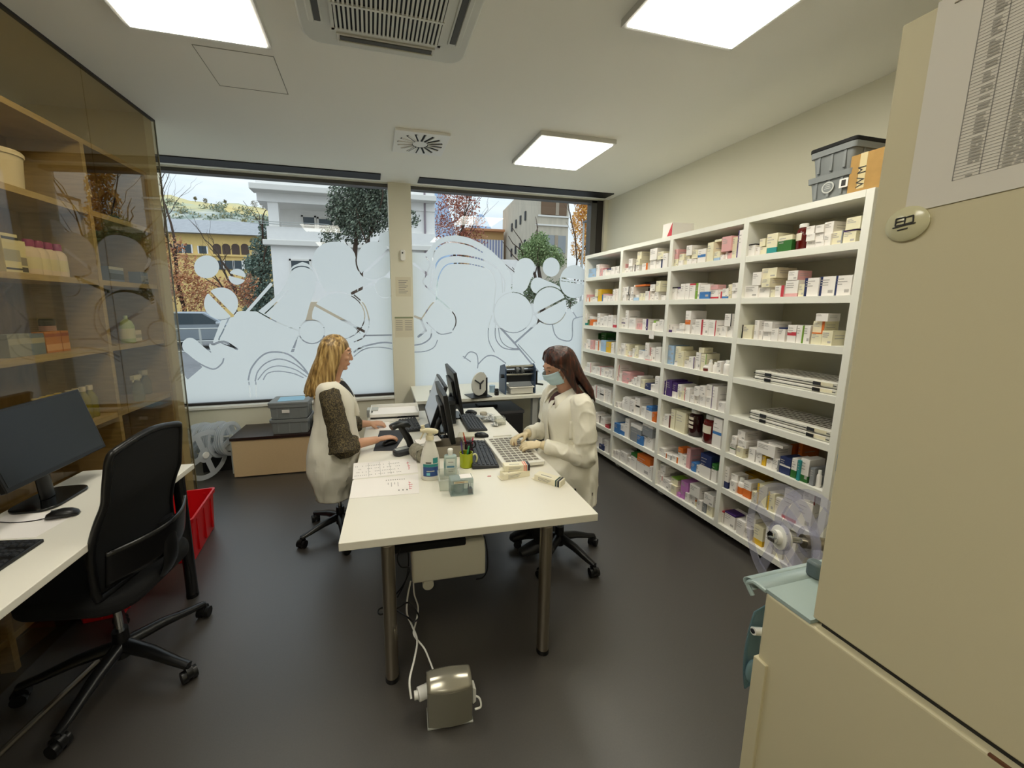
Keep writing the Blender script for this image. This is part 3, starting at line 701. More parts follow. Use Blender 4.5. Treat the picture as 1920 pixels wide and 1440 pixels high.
MB().cyl((-.012, 0, .075), (.045, .012, .075), .026, n=20).build('body', M_plast, t, bevel=.003); MB().cyl((-.028, 0, .075), (-.012, 0, .075), .016, n=16).build('cable_entry', M_plast, t)
t = thing('power_plug', 'white angled plug on the right side of the floor power unit', 'plug', q+Vector((.004, .03, .07)))
MB().prism([(0, 0), (.014, .01), (.014, .07), (0, .08)], -.02, .02, M=rotx(PI/2)).build('body', M_plast, t, bevel=.002)
def cable(label, pts, r, m, nm='power_cable'):
    o = MB().tube(spline(pts, 8), r, 8).build(nm, m); return tag(o, label, 'cable')
k = lambda x, y, Y: Yp(x, y, Y)
cable('white power cable running from under the table to the left floor plug', [k(770, 1090, 1.95), k(764, 1120, 1.85), k(763, 1150, 1.75), k(772, 1172, 1.68), k(782, 1200, 1.58), k(777, 1235, 1.48), k(768, 1275, 1.4), k(771, 1310, 1.36)], .0045, M_plast)
cable('thin white cable crossing behind and ending at the dome of the power unit', [k(775, 1092, 1.97), k(777, 1115, 1.9), k(784, 1140, 1.8), k(779, 1170, 1.7), k(776, 1190, 1.62), k(795, 1215, 1.55), k(806, 1240, 1.5), k(812, 1256, 1.46)], .004, M_plast)
cable('short white cable looping at the right of the floor power unit', [q+Vector((.012, .03, .09)), q+Vector((.035, .02, .08)), q+Vector((.038, .01, .05)), q+Vector((.012, .01, .045))], .004, M_plast)
cable('black cable bundle hanging behind the left front table leg', [k(750, 1028, 1.9), k(745, 1048, 1.9), k(752, 1063, 1.9), k(768, 1066, 1.95), k(757, 1095, 1.95), k(742, 1115, 1.95), k(740, 1122, 2.0)], .004, M_black)
cable('black cable hanging straight between the left table leg and the white housing', [k(765, 1030, 1.95), k(766, 1060, 1.95), k(760, 1090, 1.97), k(745, 1120, 1.97)], .004, M_black)
cable('black cable loop lying round the left front table leg and tying the white cables', [k(735, 1150, 1.75), k(718, 1140, 1.8)+Vector((0, 0, 0)), k(709, 1145, 1.72), k(715, 1152, 1.68), k(745, 1140, 1.72), k(765, 1130, 1.72), k(780, 1145, 1.7), k(785, 1158, 1.67), k(775, 1166, 1.66), k(765, 1158, 1.68), k(745, 1145, 1.76)], .004, M_black)
cable('black cable curling down the right end of the under table housing', [k(908, 1005, 1.93), k(913, 1030, 1.93), k(914, 1065, 1.94), k(906, 1082, 1.95), k(893, 1086, 1.97)], .004, M_black)

# ================================================================ office chairs
def office_chair(label, loc, base_rot, seat_rot, seat_h, r, back=True, sd=(.48, .49)):
    t = thing('office_chair', label, 'chair', loc)
    for k in range(5):
        a = base_rot+k*2*PI/5; M = rotz(a)
        m = MB(); pts = [(.02, 0, .13), (r*.45, 0, .115), (r*.8, 0, .085), (r*.98, 0, .075)]
        m.tube(pts, [(.032, .028), (.028, .024), (.022, .017), (.02, .014)], 10, M=M); m.cyl((r*.97, 0, .08), (r*.97, 0, .045), .014, n=12, M=M)
        arm = m.build('base_arm', mat('chair_black', '#101011', .33), t)
        c = MB(); Mc = M @ tr(r*.97, 0, .028) @ rotz(.6+k*1.3)
        for s in (-.018, .018): c.cyl((0, s-.012, 0), (0, s+.012, 0), .027, n=18, M=Mc)
        c.cyl((0, -.012, .012), (0, .012, .012), .03, n=18, M=Mc); c.build('caster', M_black, arm)
    MB().cyl((0, 0, .075), (0, 0, .21), .034, .03).build('gas_sleeve', MATS['chair_black'], t); MB().cyl((0, 0, .2), (0, 0, seat_h-.06), .015).build('gas_lift', M_chrome, t)
    M = rotz(seat_rot)
    MB().prism(rrect(.20, .26, .03), seat_h-.075, seat_h-.03, M=M).build('mechanism', M_black, t, bevel=.008)
    MB().prism(rrect(sd[0], sd[1], .12, 8), seat_h-.035, seat_h+.035, M=M).build('seat', mat('seat_fabric', '#0a0a0b', .92, bump=.2, bscale=400), t, bevel=.025, seg=4)
    if not back: return t
    H = .60; z0 = seat_h+.06; wt, wb = .40, .46                      # local +x is where the sitter looks
    def bp(u, v, off=0.):
        w = (wb+(wt-wb)*v)*(1-.06*max(0, v-.9)*10); y = (u-.5)*w
        cx = -.150-.10*v+.035*math.sin(PI*min(1, v*1.6))-.0
        zz = z0+H*v-.018*(2*u-1)**2*(v > .95)
        return M @ Vector((cx+.16*y*y*1.4+off, y, zz))
    f = MB(); edge = [bp(0, v) for v in np.linspace(0, .94, 10)]+[bp(.06, 1.0), bp(.5, 1.02), bp(.94, 1.0)]+[bp(1, v) for v in np.linspace(.94, 0, 10)]+[bp(.94, -.03), bp(.5, -.04), bp(.06, -.03)]
    f.tube(spline(edge, 4, True), .015, 10, closed=True, up=(1, 0, 0)); f.build('back_frame', MATS['chair_black'], t)
    s = MB(); s.grid(lambda u, v: bp(u, v*1.0), 16, 18); s.build('back_mesh', mat('chair_mesh', '#060607', .75, bump=.5, bscale=900), t, solid=.012)
    # lumbar band standing off the back
    lb = MB(); lb.grid(lambda u, v: M @ Vector((-.180-.085*math.sin(PI*u)-.02*v, (u-.5)*.47, z0+.04+.15*v+.05*math.cos(PI*u)*0)), 20, 6); lb.build('lumbar_shell', mat('chair_shell', '#0d0d0e', .22), t, solid=.012)
    sp = MB(); sp.tube(spline([M @ Vector((-.08, 0, seat_h-.05)), M @ Vector((-.19, 0, seat_h-.04)), M @ Vector((-.265, 0, seat_h+.06)), M @ Vector((-.265, 0, seat_h+.26))], 6), [(.045, .014)]*19, 12, up=(0, 0, 1)); sp.build('back_spine', MATS['chair_black'], t)
    return t
office_chair('black mesh back office chair at the corner desk in the foreground', (-1.195, 1.955, 0), R(48), R(170), .50, .36)
office_chair('black office chair under the woman in the sleeveless coat', (-.285, 2.88, 0), R(208), R(0), .50, .30, False, (.27, .34))
office_chair('black office chair under the masked woman', (1.20, 2.215, 0), R(5), R(180), .50, .295, False, (.22, .27))

# ================================================================ corner desk at the left
ZD = .79
dc = Zp(364, 869, ZD); DR = -4.2*PI/180; DX = Vector((math.cos(DR), math.sin(DR), 0)); DY = Vector((-math.sin(DR), math.cos(DR), 0))
t = thing('corner_desk', 'white desk on dark steel legs against the glass partition', 'desk', (dc.x, dc.y, 0), DR)
MB().box(-.56, -2.3, ZD-.03, 0, 0, ZD).build('desktop', M_top, t, smooth=False, bevel=.003)
for x, y in ((-.045, -.085), (-.5, -.085), (-.045, -2.2), (-.5, -2.2)): leg(x, y, ZD-.03, t, mat('leg_dark_steel', '#4a4a4c', .25, .9), .03)
MB().box(-.55, -2.2, ZD-.10, -.5, -.1, ZD-.03).build('rail', M_blackm, t, smooth=False)
def on(px, py, z): return Zp(px, py, z)
def monitor(label, loc, rz, w, h, zb, tilt, base=True, depth=.028, scr=None):
    t = thing('monitor', label, 'monitor', loc, rz)          # screen looks along local -y
    M = tr(0, 0, zb) @ rotx(-tilt)
    pn = MB(); pn.box(-w/2, 0, 0, w/2, depth, h, 0, M); pn.box(-w*.3, depth, h*.18, w*.3, depth+.022, h*.75, 0, M); pn.build('panel', M_black, t, bevel=.004)
    MB().box(-w/2+.014, -.0015, .02, w/2-.014, .001, h-.014, 0, M).build('screen', scr or mat('screen_off', '#14171a', .25), t, smooth=False)
    nk = MB(); a = M @ Vector((0, depth+.02, h*.35)); nk.tube([Vector((0, depth+.06, .015)), Vector((0, depth+.07, a.z*.6)), a], [(.035, .018)]*3, 12, up=(0, 1, 0)); nk.build('neck', M_black, t)
    MB().prism(rrect(.26, .19, .06, 8), 0, .014, M=tr(0, depth+.05, 0)).build('base', M_blackg, t, bevel=.004)
    return t
p0 = Zp(187, 838, .95)+Vector((.03, 0, 0)); mdir = Vector((.06, .998, 0)).normalized(); mc = p0-mdir*.275
t = monitor('black monitor on the corner desk with its screen dark', (mc.x, mc.y, ZD), math.atan2(mdir.y, mdir.x), .55, .335, .16, R(15), depth=.025)
def keyboard(label, c, rz, w=.44, d=.15, z=0., light=False):
    t = thing('keyboard', label, 'keyboard', (c.x, c.y, z), rz)
    b = MB(); pr = [(-d/2, 0), (d/2, 0), (d/2, .026), (-d/2, .014)]
    b.prism(pr, -w/2, w/2, M=Matrix(((0, 0, 1, 0), (1, 0, 0, 0), (0, 1, 0, 0), (0, 0, 0, 1)))); b.build('case', mat('kb_case', '#2b2d31', .45) if light else M_black, t, bevel=.003)
    k = MB(); nx, ny = 21, 6
    for j in range(ny):
        y = -d/2+.014+(d-.03)*j/(ny-1); z0 = .014+(y+d/2)/d*.012
        for i in range(nx):
            if i in (15, 18) and j != 3 and nx > 18: continue
            x = -w/2+.012+(w-.024)*(i+.5)/nx; s = (w-.024)/nx*.42
            k.add([(x-s, y-.0085, z0), (x+s, y-.0085, z0), (x+s, y+.0085, z0+.001), (x-s, y+.0085, z0+.001), (x-s*.7, y-.006, z0+.006), (x+s*.7, y-.006, z0+.006), (x+s*.7, y+.006, z0+.007), (x-s*.7, y+.006, z0+.007)], [(4, 5, 6, 7), (0, 1, 5, 4), (1, 2, 6, 5), (2, 3, 7, 6), (3, 0, 4, 7)])
    k.build('keys', mat('kb_keys', '#3c3f46', .4) if light else M_dgrey, t, smooth=False)
    return t
def mouse(label, c, rz, z, cord=None):
    t = thing('mouse', label, 'mouse', (c.x, c.y, z), rz)
    b = MB(); rs = [(.012, .006), (.024, .012), (.029, .017), (.031, .019), (.029, .018), (.022, .012), (.010, .005)]
    ys = [-.055, -.045, -.025, 0, .025, .045, .054]
    vs = []; b.tube([(y, 0, rs[i][1]) for i, y in enumerate(ys)], rs, 16, up=(0, 0, 1)); b.build('shell', M_black, t)
    MB().box(.012, -.003, .03, .035, .003, .037).build('scroll_wheel', M_grey, t, bevel=.001)
    if cord: MB().tube(spline([Vector((.054, 0, .006))]+[Vector(q) for q in cord], 6), .0022, 6).build('cord', M_black, t)
    return t
keyboard('black keyboard on the corner desk at the left picture edge', Zp(0, 1050, ZD)+Vector((-.02, -.12, 0)), math.atan2(mdir.y, mdir.x), z=ZD)
mouse('black corded mouse on the corner desk', Zp(118, 969, ZD), R(188), ZD, [(.10, .0, .003), (.18, -.02, .003), (.3, -.09, .003)])
o = MB().box(-.1, -.15, 0, .1, .15, .001).build('paper_sheet', M_paper, loc=Zp(40, 985, ZD), rz=R(80), smooth=False); tag(o, 'white paper sheet between monitor base and mouse on the corner desk', 'paper')
# red bins
def crate(name, label, cat, loc, rz, w, d, h, m, rim=.03, th=.004, taper=.03, handle=True, group=None):
    t = thing(name, label, cat, loc, rz, group)
    b = MB()
    def ringpts(z, gx, gy): return [(x, y, z) for x, y in rrect(gx, gy, .02, 3)]
    rings = [(0.003, w-taper, d-taper), (h-rim, w-taper*.25, d-taper*.25), (h-rim, w+.012, d+.012), (h, w+.016, d+.016), (h, w-.01, d-.01), (h-rim, w-.014, d-.014), (.008, w-taper-.012, d-taper-.012)]
    vs = []; n = len(ringpts(0, 1, 1)); fs = []
    for r in rings: vs += ringpts(r[0], r[1], r[2])
    for i in range(len(rings)-1):
        for j in range(n): j2 = (j+1) % n; fs.append((i*n+j, i*n+j2, (i+1)*n+j2, (i+1)*n+j))
    fs.append(tuple(range(n))[::-1]); fs.append(tuple(range((len(rings)-1)*n, len(rings)*n)))
    b.add(vs, fs); rb = b
    for i in (-.3, 0, .3):
        for s in (-1, 1): rb.box(w*i-.006, s*(d/2-taper*.2)-.006, h*.12, w*i+.006, s*(d/2-taper*.2)+.006, h-rim)
        for s in (-1, 1): rb.box(s*(w/2-taper*.2)-.006, d*i-.006, h*.12, s*(w/2-taper*.2)+.006, d*i+.006, h-rim)
    b.build('body', m, t)
    return t
pr_ = Zp(398, 1000, 0)
crate('red_bin', 'red plastic bin on the floor between the desk leg and the glass end', 'bin', (-1.385, 2.98, 0), R(4), .33, .48, .31, M_red)
crate('red_bin', 'second red plastic bin on the floor under the corner desk', 'bin', (-1.50, 2.44, 0), R(4), .22, .26, .15, M_red)
# low board under the desk (seen at the lower left)
qa, qb = Zp(100, 1146, .1), Zp(0, 1224, .1); qn = (qb-qa).normalized(); qq = Vector((-qn.y, qn.x, 0)); qq = qq if qq.x < 0 else -qq
o = MB().prism([(p.x, p.y) for p in (qa, qb+qn*.4, qb+qn*.4+qq*.25, qa+qq*.25)], 0, .10).build('cable_box', mat('board_brown', '#5c4a2c', .5), smooth=False, bevel=.004); tag(o, 'low brown wooden box on the floor under the near part of the corner desk', 'box')
o = MB().tube([(-1.52, 1.35, .012), (-1.34, 2.02, .012)], .012, 8).build('floor_bar', M_steel); tag(o, 'thin steel bar lying on the floor beside the brown box', 'bar')
# ================================================================ glass partition and the wooden shelves behind it
M_glass = pane_mat('partition_glass', '#ece6d6', 1.0)
M_oak = mat('oak_laminate', '#b9a67f', .5, noise=.14, nscale=9, stretch=(1, 1, 7))
M_oak2 = mat('oak_panel', '#a08c6b', .55, noise=.14, nscale=6, stretch=(6, 6, 1))
GR = math.atan2(GU.y, GU.x)-PI/2
TE = 1.153                                     # the far end of the glass, measured along it
t = thing('glass_partition', 'tall smoked glass partition in front of the wooden product shelves', 'glass partition', GP, GR)
tj = .46
for a, b in ((-3.4, -1.0), (-1.0, tj-.003), (tj+.003, TE)): MB().box(-.006, a, 0.0, 0, b, ZC-.002).build('pane', M_glass, t, smooth=False)
MB().box(-.02, -3.4, ZC-.012, .004, TE, ZC).build('top_rail', M_frame, t, smooth=False)
MB().box(-.007, TE, 0, .001, TE+.008, ZC).build('edge_strip', mat('glass_edge', '#6f6b55', .3), t, smooth=False)
# bulkhead standing behind the end of the glass
p = GL(TE-.10, .02); struct(MB().box(-.75, 0, 0, 0, .095, ZC).build('wall_bulkhead', M_wall, loc=(p.x, p.y, 0), rz=GR, smooth=False))
t = thing('wooden_shelf', 'oak shelf unit with open bays behind the glass partition', 'shelf unit', GP, GR)
st = [-1.35, -.44, .44, TE-.12]; levels = [.18, .60, 1.02, 1.45, 1.868, 2.285]; ztop = 2.69; sd = .36
fr = MB()
for s in st: MB().box(-.04-sd, s-.014, 0, -.04, s+.014, ztop).build('upright', M_oak, t, smooth=False)
for i in range(3):
    MB().box(-.04-sd, st[i]+.014, ztop-.03, -.04, st[i+1]-.014, ztop).build('top_board', M_oak, t, smooth=False)
    for z in levels: MB().box(-.045-sd+.01, st[i]+.014, z-.032, -.045, st[i+1]-.014, z).build('shelf_board', M_oak, t, smooth=False)
MB().box(-.05-sd, st[0], 0, -.04-sd, st[3], ztop).build('back_panel', M_oak2, t, smooth=False)
def onshelf(px, py, level, off): # foot point on a shelf, off metres behind the glass
    p = G(px, py, off); return Vector((p.x, p.y, levels[level]))
def place(px, py_foot, level, off): p = G(px, py_foot, off); return (p.x, p.y, levels[level]+.001)
def hpx(px, y0, y1, off): return abs(G(px, y0, off).z-G(px, y1, off).z)
def cont(name, label, cat, px, level, off, prof, mats, group=None, parts=(), n=20):
    p = G(px, 500, off); t = thing(name, label, cat, (p.x, p.y, levels[level]+.001), GR, group)
    MB().lathe(prof, n=n).build('body', mats[0], t)
    for nm, pr, m in parts: MB().lathe(pr, n=n).build(nm, m, t)
    return t
M_tub = mat('tub_white', '#e9e4dc', .35)
cont('tub', 'large white plastic tub on the highest shelf behind the glass', 'tub', 25, 5, .14, [(.085, 0), (.095, .15)], [M_tub], parts=[('lid', [(.101, .15), (.101, .168), (.095, .175), (0, .175)], M_tub)])
# purple capped bottles
for i, px in enumerate((60, 77, 94, 111)):
    cont('bottle', ['purple capped white bottle, first of the row nearest the brochure box', 'second purple capped white bottle from the brochure box', 'third purple capped white bottle from the brochure box', 'last purple capped white bottle, furthest from the brochure box'][i], 'bottle', px, 4, .12,
         [(.036, 0), (.038, .005), (.038, .115), (.03, .135), (.018, .145), (.018, .15)], [mat('bottle_lilac', '#e8dfe4', .4)], 'purple capped bottles behind the glass', [('cap', [(.021, .146), (.021, .178), (.018, .182), (0, .182)], mat('cap_purple', '#9b2f80', .35)), ('label', [(.0385, .03), (.0385, .09)], mat('label_cream', '#e4e3d2', .6))])
def carton(name, label, cat, px, level, off, w, h, d, m, bands=(), group=None, rz=0., dz=0.):
    p = G(px, 500, off); t = thing(name, label, cat, (p.x, p.y, levels[level]+.001+dz), GR+rz, group)
    MB().box(-d, -w/2, 0, 0, w/2, h).build('body', m, t, smooth=False, bevel=.0015)
    for k, (z0, z1, mm) in enumerate(bands): MB().box(0, -w/2*.98, h*z0, .0008, w/2*.98, h*z1).build('print', mm, t, smooth=False)
    return t
carton('carton', 'cream leaflet box standing left of the purple capped bottles', 'box', 27, 4, .10, .085, .19, .05, mat('carton_cream', '#e6e3c6', .6), [(.85, .92, M_printd), (.3, .6, M_lgrey), (.08, .13, M_printd)])
carton('carton', 'small cream leaflet box with dark bottom print beside the purple capped bottles', 'box', 46, 4, .11, .05, .165, .05, MATS['carton_cream'], [(.25, .5, M_print), (.05, .2, M_printd)])
carton('carton', 'dark blue lens carton on the upper shelf behind the glass, next to the oak upright', 'box', 217, 4, .10, .14, .10, .08, mat('carton_blue', '#6d7ea6', .5), [(.8, .98, mat('carton_pale', '#c9cdd6', .5)), (.15, .55, mat('carton_eye', '#2c3750', .4))])
carton('carton', 'dark blue carton with pale pictures beside the lens carton', 'box', 272, 4, .10, .13, .09, .08, MATS['carton_blue'], [(.2, .7, mat('carton_mid', '#8b94a6', .5))])
for i, (px, w, h, c, lab) in enumerate(((12, .12, .115, '#9aa0a4', 'grey carton at the left end of the row of orange cartons'), (46, .085, .11, '#6f86a8', 'blue and white carton beside the orange cartons'), (70, .05, .115, '#c9813f', 'orange carton with fruit print, first of the orange row'), (85, .05, .115, '#c9813f', 'orange carton with fruit print in the middle of the orange row'), (101, .05, .115, '#c9813f', 'orange carton with fruit print, last of the orange row'))):
    carton('carton', lab, 'box', px, 3, .10, w, h, .06, mat('carton_%d' % i if i < 2 else 'carton_orange', c, .5), [(.55, .8, M_lgrey)] if i < 2 else [(.1, .4, mat('carton_peach', '#e2b184', .5)), (.75, .9, mat('carton_rust', '#a4532c', .5))], 'cartons on the middle shelf behind the glass')
cont('jar', 'dark jar with a pink label standing behind the orange cartons', 'jar', 70, 3, .26, [(.035, 0), (.035, .17), (.03, .18), (0, .18)], [M_dgrey], parts=[('label', [(.0356, .11), (.0356, .14)], mat('label_pink', '#c7a3b0', .6))])
cont('bottle', 'pale green bottle with a slanted neck on the middle shelf behind the glass', 'bottle', 222, 3, .10, [(.04, 0), (.042, .01), (.042, .12), (.03, .15), (.012, .165), (.012, .19), (0, .19)], [mat('bottle_green', '#b9d3b4', .3)], parts=[('label', [(.0425, .03), (.0425, .10)], mat('label_pgreen', '#dfe6d8', .6))])
carton('carton', 'white carton beside the pale green bottle', 'box', 243, 3, .12, .07, .08, .06, M_tub, [(.3, .6, M_lgrey)])
for i, px in enumerate((22, 38, 52, 68, 90, 104, 118, 132)):
    cont('oil_bottle', 'bright yellow oil bottle in the lower row behind the desk monitor' if False else ['yellow oil bottle at the left end of the lower glass shelf', 'second yellow oil bottle from the left end of the lower row', 'third yellow oil bottle from the left end of the lower row', 'fourth yellow oil bottle, just left of the gap in the row', 'olive oil bottle just right of the gap in the row', 'second olive bottle right of the gap in the row', 'third olive bottle right of the gap in the row', 'olive bottle at the right end of the lower row'][i], 'bottle', px, 2, .12,
         [(.03, 0), (.032, .01), (.032, .12), (.02, .15), (.014, .16), (.014, .175)], [mat('oil_yellow', '#c9bb2e', .25, trans=.3) if i < 4 else mat('oil_olive', '#a9a436', .25, trans=.3)], 'yellow bottles behind the glass', [('cap', [(.016, .172), (.016, .2), (0, .2)], mat('cap_gold', '#d9c45a', .35) if i < 4 else M_tub)], 14)
M_clear = clear_mat('clear_plastic', '#eef4f2', .18, '#dfe9ea', .15)
def spray(label, px, level, off, h, group=None, m=None, trig='#e8ebe4'):
    p = G(px, 500, off); t = thing('spray_bottle', label, 'spray bottle', (p.x, p.y, levels[level]+.001), GR, group)
    MB().lathe([(.03, 0), (.034, .01), (.034, h*.5), (.014, h*.72), (.014, h*.78)], n=18).build('body', m or M_clear, t)
    k = MB(); k.box(-.014, -.05, h*.8, .014, .03, h*.95); k.cyl((0, 0, h*.74), (0, 0, h*.82), .016, n=14); k.tube([(0, -.035, h*.82), (0, -.05, h*.72)], .006, 8); k.build('trigger_head', mat('trigger_white', trig, .4), t, bevel=.004)
for i, (px, off) in enumerate(((228, .11), (245, .2), (262, .2), (286, .10))):
    spray(['clear spray bottle next to the oak upright on the lower glass shelf', 'clear spray bottle second from the oak upright', 'clear spray bottle beside the blue box', 'largest clear spray bottle at the right of the lower glass shelf'][i], px, 2, off, .20+.03*(i == 3), 'clear spray bottles behind the glass')
carton('carton', 'bright blue carton between the clear spray bottles', 'box', 252, 2, .24, .08, .16, .06, mat('carton_bright', '#3f7fae', .5))
carton('basket', 'brown lidded box on the shelf right behind the desk monitor', 'box', 185, 1, .14, .16, .10, .14, mat('box_brown', '#6e5a33', .6), [(.8, .95, M_oak2)])
carton('carton', 'pale red carton under the papers beside the oak upright', 'box', 232, 1, .12, .12, .08, .10, mat('carton_rose', '#b98272', .6), [(.3, .45, M_lgrey)])
carton('carton', 'orange carton low behind the office chair', 'box', 196, 0, .14, .08, .12, .08, mat('carton_o2', '#c9562c', .6))
cont('jar', 'clear storage jar with a black lid low behind the glass', 'jar', 250, 0, .12, [(.05, 0), (.052, .10), (.04, .12)], [M_clear], parts=[('lid', [(.043, .12), (.043, .15), (0, .152)], M_black)])
carton('carton', 'yellow carton on the lowest glass shelf left of the orange one', 'box', 160, 0, .14, .10, .06, .08, mat('carton_y2', '#c9b565', .6))
cont('vase', 'brown glass vase on the highest shelf of the far bay', 'vase', 188, 5, .12, [(.035, 0), (.05, .05), (.04, .12), (.025, .17), (.03, .2)], [mat('vase_brown', '#4a3019', .2)])
cont('vase', 'black bottle vase beside the brown glass vase', 'vase', 221, 5, .12, [(.045, 0), (.052, .08), (.04, .14), (.018, .17), (.02, .2), (0, .2)], [mat('vase_black', '#121214', .15)])

# ================================================================ window side: brown bench, crates, reel rack
p = Zp(440, 897, 0); q = Zp(640, 880, 0); ang = math.atan2(q.y-p.y, q.x-p.x)
t = thing('bench_box', 'brown bench box with a dark wood top under the left window', 'bench', p, ang)
bw, bd, bh = 1.1, .46, .42
MB().box(0, 0, .01, bw, bd, bh-.03).build('body', mat('bench_tan', '#d0b48c', .55, noise=.05, nscale=40, stretch=(1, 1, 10)), t, smooth=False, bevel=.003)
MB().box(-.012, -.012, bh-.03, bw+.01, bd, bh).build('top_board', mat('bench_dark', '#2a1a16', .35), t, smooth=False, bevel=.002)
M_crate = mat('crate_grey', '#85898a', .5)
def euro(label, loc, rz, w, d, h, lid=None, group=None, nm='storage_crate', m=None):
    t = crate(nm, label, 'crate', loc, rz, w, d, h, m or M_crate, rim=.03, group=group)
    if lid: MB().prism(rrect(w+.02, d+.02, .02), h, h+.022).build('lid', lid, t, bevel=.004)
    return t
c1 = Zp(545, 818, bh); cl_ = Vector((-.72, 4.29, bh))
euro('lower grey storage crate on the brown bench', (cl_.x-.12, cl_.y-.03, bh), ang, .36, .30, .155)
t = euro('upper grey storage crate with a blue sheet on its lid', (cl_.x-.12, cl_.y-.03, bh+.155), ang, .36, .30, .155, M_crate)
MB().box(-.06, -.155, .07, .01, -.151, .10).build('label_sticker', M_paper, t, smooth=False)
o = MB().box(-.13, -.10, 0, .12, .10, .002).build('paper_sheet', mat('paper_blue', '#9fcdea', .7), loc=(cl_.x-.11, cl_.y-.02, bh+.155*2+.023), rz=ang+.1, smooth=False); tag(o, 'light blue paper sheet lying on the upper grey crate', 'paper')
o = crate('black_tray', 'black plastic tray at the right end of the brown bench behind the woman', 'tray', (cl_.x+.22, cl_.y+.02, bh), ang, .22, .26, .12, M_black)
# clear reels on a rail
M_reel = clear_mat('reel_plastic', '#f2f4f6', .42, '#e6eaee', .25)
def reel(label, c, ax, r, wd, group, hub=M_plast, flanges=2, nm='tape_reel', m=None):
    m = m or M_reel
    t = thing(nm, label, 'reel', c, group=group)
    A = Vector(ax).normalized(); q = A.to_track_quat('Z', 'Y').to_matrix().to_4x4()
    for s in range(flanges):
        z = (s-(flanges-1)/2)*wd; f = MB()
        n = 36; ro, ri = r, r*.80
        rings = [(ro, z-.002), (ro, z+.002), (ri, z+.002), (ri, z-.002)]
        vs = [(a*math.cos(2*PI*j/n), a*math.sin(2*PI*j/n), zz) for a, zz in rings for j in range(n)]
        f.add(vs, [(i*n+j, i*n+(j+1) % n, ((i+1) % 4)*n+(j+1) % n, ((i+1) % 4)*n+j) for i in range(4) for j in range(n)], 0, q)
        for k in range(4):
            M = q @ rotz(k*PI/2+.3); f.box(r*.2, -r*.11, z-.002, r*.82, r*.11, z+.002, 0, M)
        f.cyl((0, 0, z-.002), (0, 0, z+.002), r*.3, n=24, M=q)
        f.build('flange', m, t)
    MB().cyl((0, 0, -wd*.6), (0, 0, wd*.6), r*.13, n=20, M=q).build('hub', hub, t)
    return t
t = thing('reel_rack', 'steel rack rail holding clear plastic reels under the window', 'rack', (-1.72, 4.26, 0))
for z in (.32, .40): MB().cyl((-.14, 0, z), (.31, .0, z), .010, n=12).build('rail', M_lgrey, t)
for x in (-.12, .29): MB().box(x-.012, -.012, 0, x+.012, .012, .42).build('post', M_lgrey, t, smooth=False)
MB().box(-.12, .02, .24, .30, .16, .30).build('shelf', M_lgrey, t, smooth=False)
for i in range(8):
    if i == 0: reel('nearest clear reel with a white hub, in front of the reel rack', (-1.62, 4.12, .27), (1, -.62, 0), .245, .02, 'clear reels under the window', flanges=1)
    else: reel(['', 'clear reel leaning behind the nearest one', 'clear reel second from the left on the rack rail', 'clear reel third from the left on the rack rail', 'clear reel fourth from the left on the rack rail', 'clear reel fifth from the left on the rack rail', 'clear reel sixth from the left on the rack rail', 'clear reel next to the brown bench'][i], (-1.80+.050*i, 4.31, .36), (1, -.25-.03*(i % 3), .05*(i % 2)), .165+.010*(i % 3), .02, 'clear reels under the window')
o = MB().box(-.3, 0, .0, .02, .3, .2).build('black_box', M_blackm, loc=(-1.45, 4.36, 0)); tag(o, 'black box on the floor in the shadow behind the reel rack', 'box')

# ================================================================ rear table with the machines
ZR = .735
a = Zp(873, 747, ZR); b = Zp(1026, 739, ZR)
t = thing('rear_table', 'white rear table along the right window carrying the tape machines', 'table', (Zp(780, 752, ZR).x, a.y, 0), R(-1.5))
x1 = 2.18-Zp(780, 752, ZR).x; yd = YW-.04-a.y
MB().box(0, 0, ZR-.035, x1, yd, ZR).build('tabletop', M_white, t, smooth=False, bevel=.003)
for x, y in ((.06, .08), (.06, yd-.08), (x1-.42, .1), (x1-.06, yd-.08)): MB().box(x-.03, y-.03, 0, x+.03, y+.03, ZR-.035).build('leg', M_lgrey, t, smooth=False)
t2 = thing('storage_box', 'dark grey storage box with a lighter lid under the rear table', 'box', (1.05, a.y+.15, 0))
MB().box(-.1, 0, .005, .62, .45, .48).build('body', mat('box_charcoal', '#2b2a2b', .6), t2, smooth=False, bevel=.01); MB().box(-.11, -.01, .48, .63, .46, .52).build('lid', mat('box_lid', '#57575a', .5), t2, smooth=False, bevel=.01)
o = MB().box(-.12, -.06, 0, .12, .1, .03).build('tape_dispenser', M_dgrey, loc=(1.3, a.y+.4, .521), bevel=.01); tag(o, 'small grey device lying on the lid of the dark storage box', 'device')
# round reel dispenser
p = Zp(905, 742, ZR); t = thing('label_winder', 'black label winder with a large pale disc on the rear table', 'winder', (p.x, p.y, ZR), R(8))
MB().box(-.17, -.10, 0, .07, .12, .008).build('base', M_black, t, smooth=False)
MB().box(-.06, .0, .008, .06, .12, .20).build('body', mat('winder_black', '#1b1c20', .45), t, smooth=False, bevel=.004)
Mq = tr(-.055, -.03, .145) @ rotz(R(25)) @ rotx(PI/2)
d = MB(); d.cyl((0, 0, 0), (0, 0, .012), .128, n=40, M=Mq); d.build('disc', mat('disc_grey', '#cfcfc8', .4), t, bevel=.002)
d = MB()
for k in range(3): d.box(.0, -.006, .012, .10 if k == 0 else .06, .006, .022, 0, Mq @ rotz(2.6+k*2.1))
d.build('spokes', M_dgrey, t, smooth=False)
MB().tube(spline([(.02, .03, .2), (.02, .03, .235), (.04, .06, .24), (.05, .1, .235), (.05, .1, .2)], 4), .005, 8).build('handle', M_black, t)
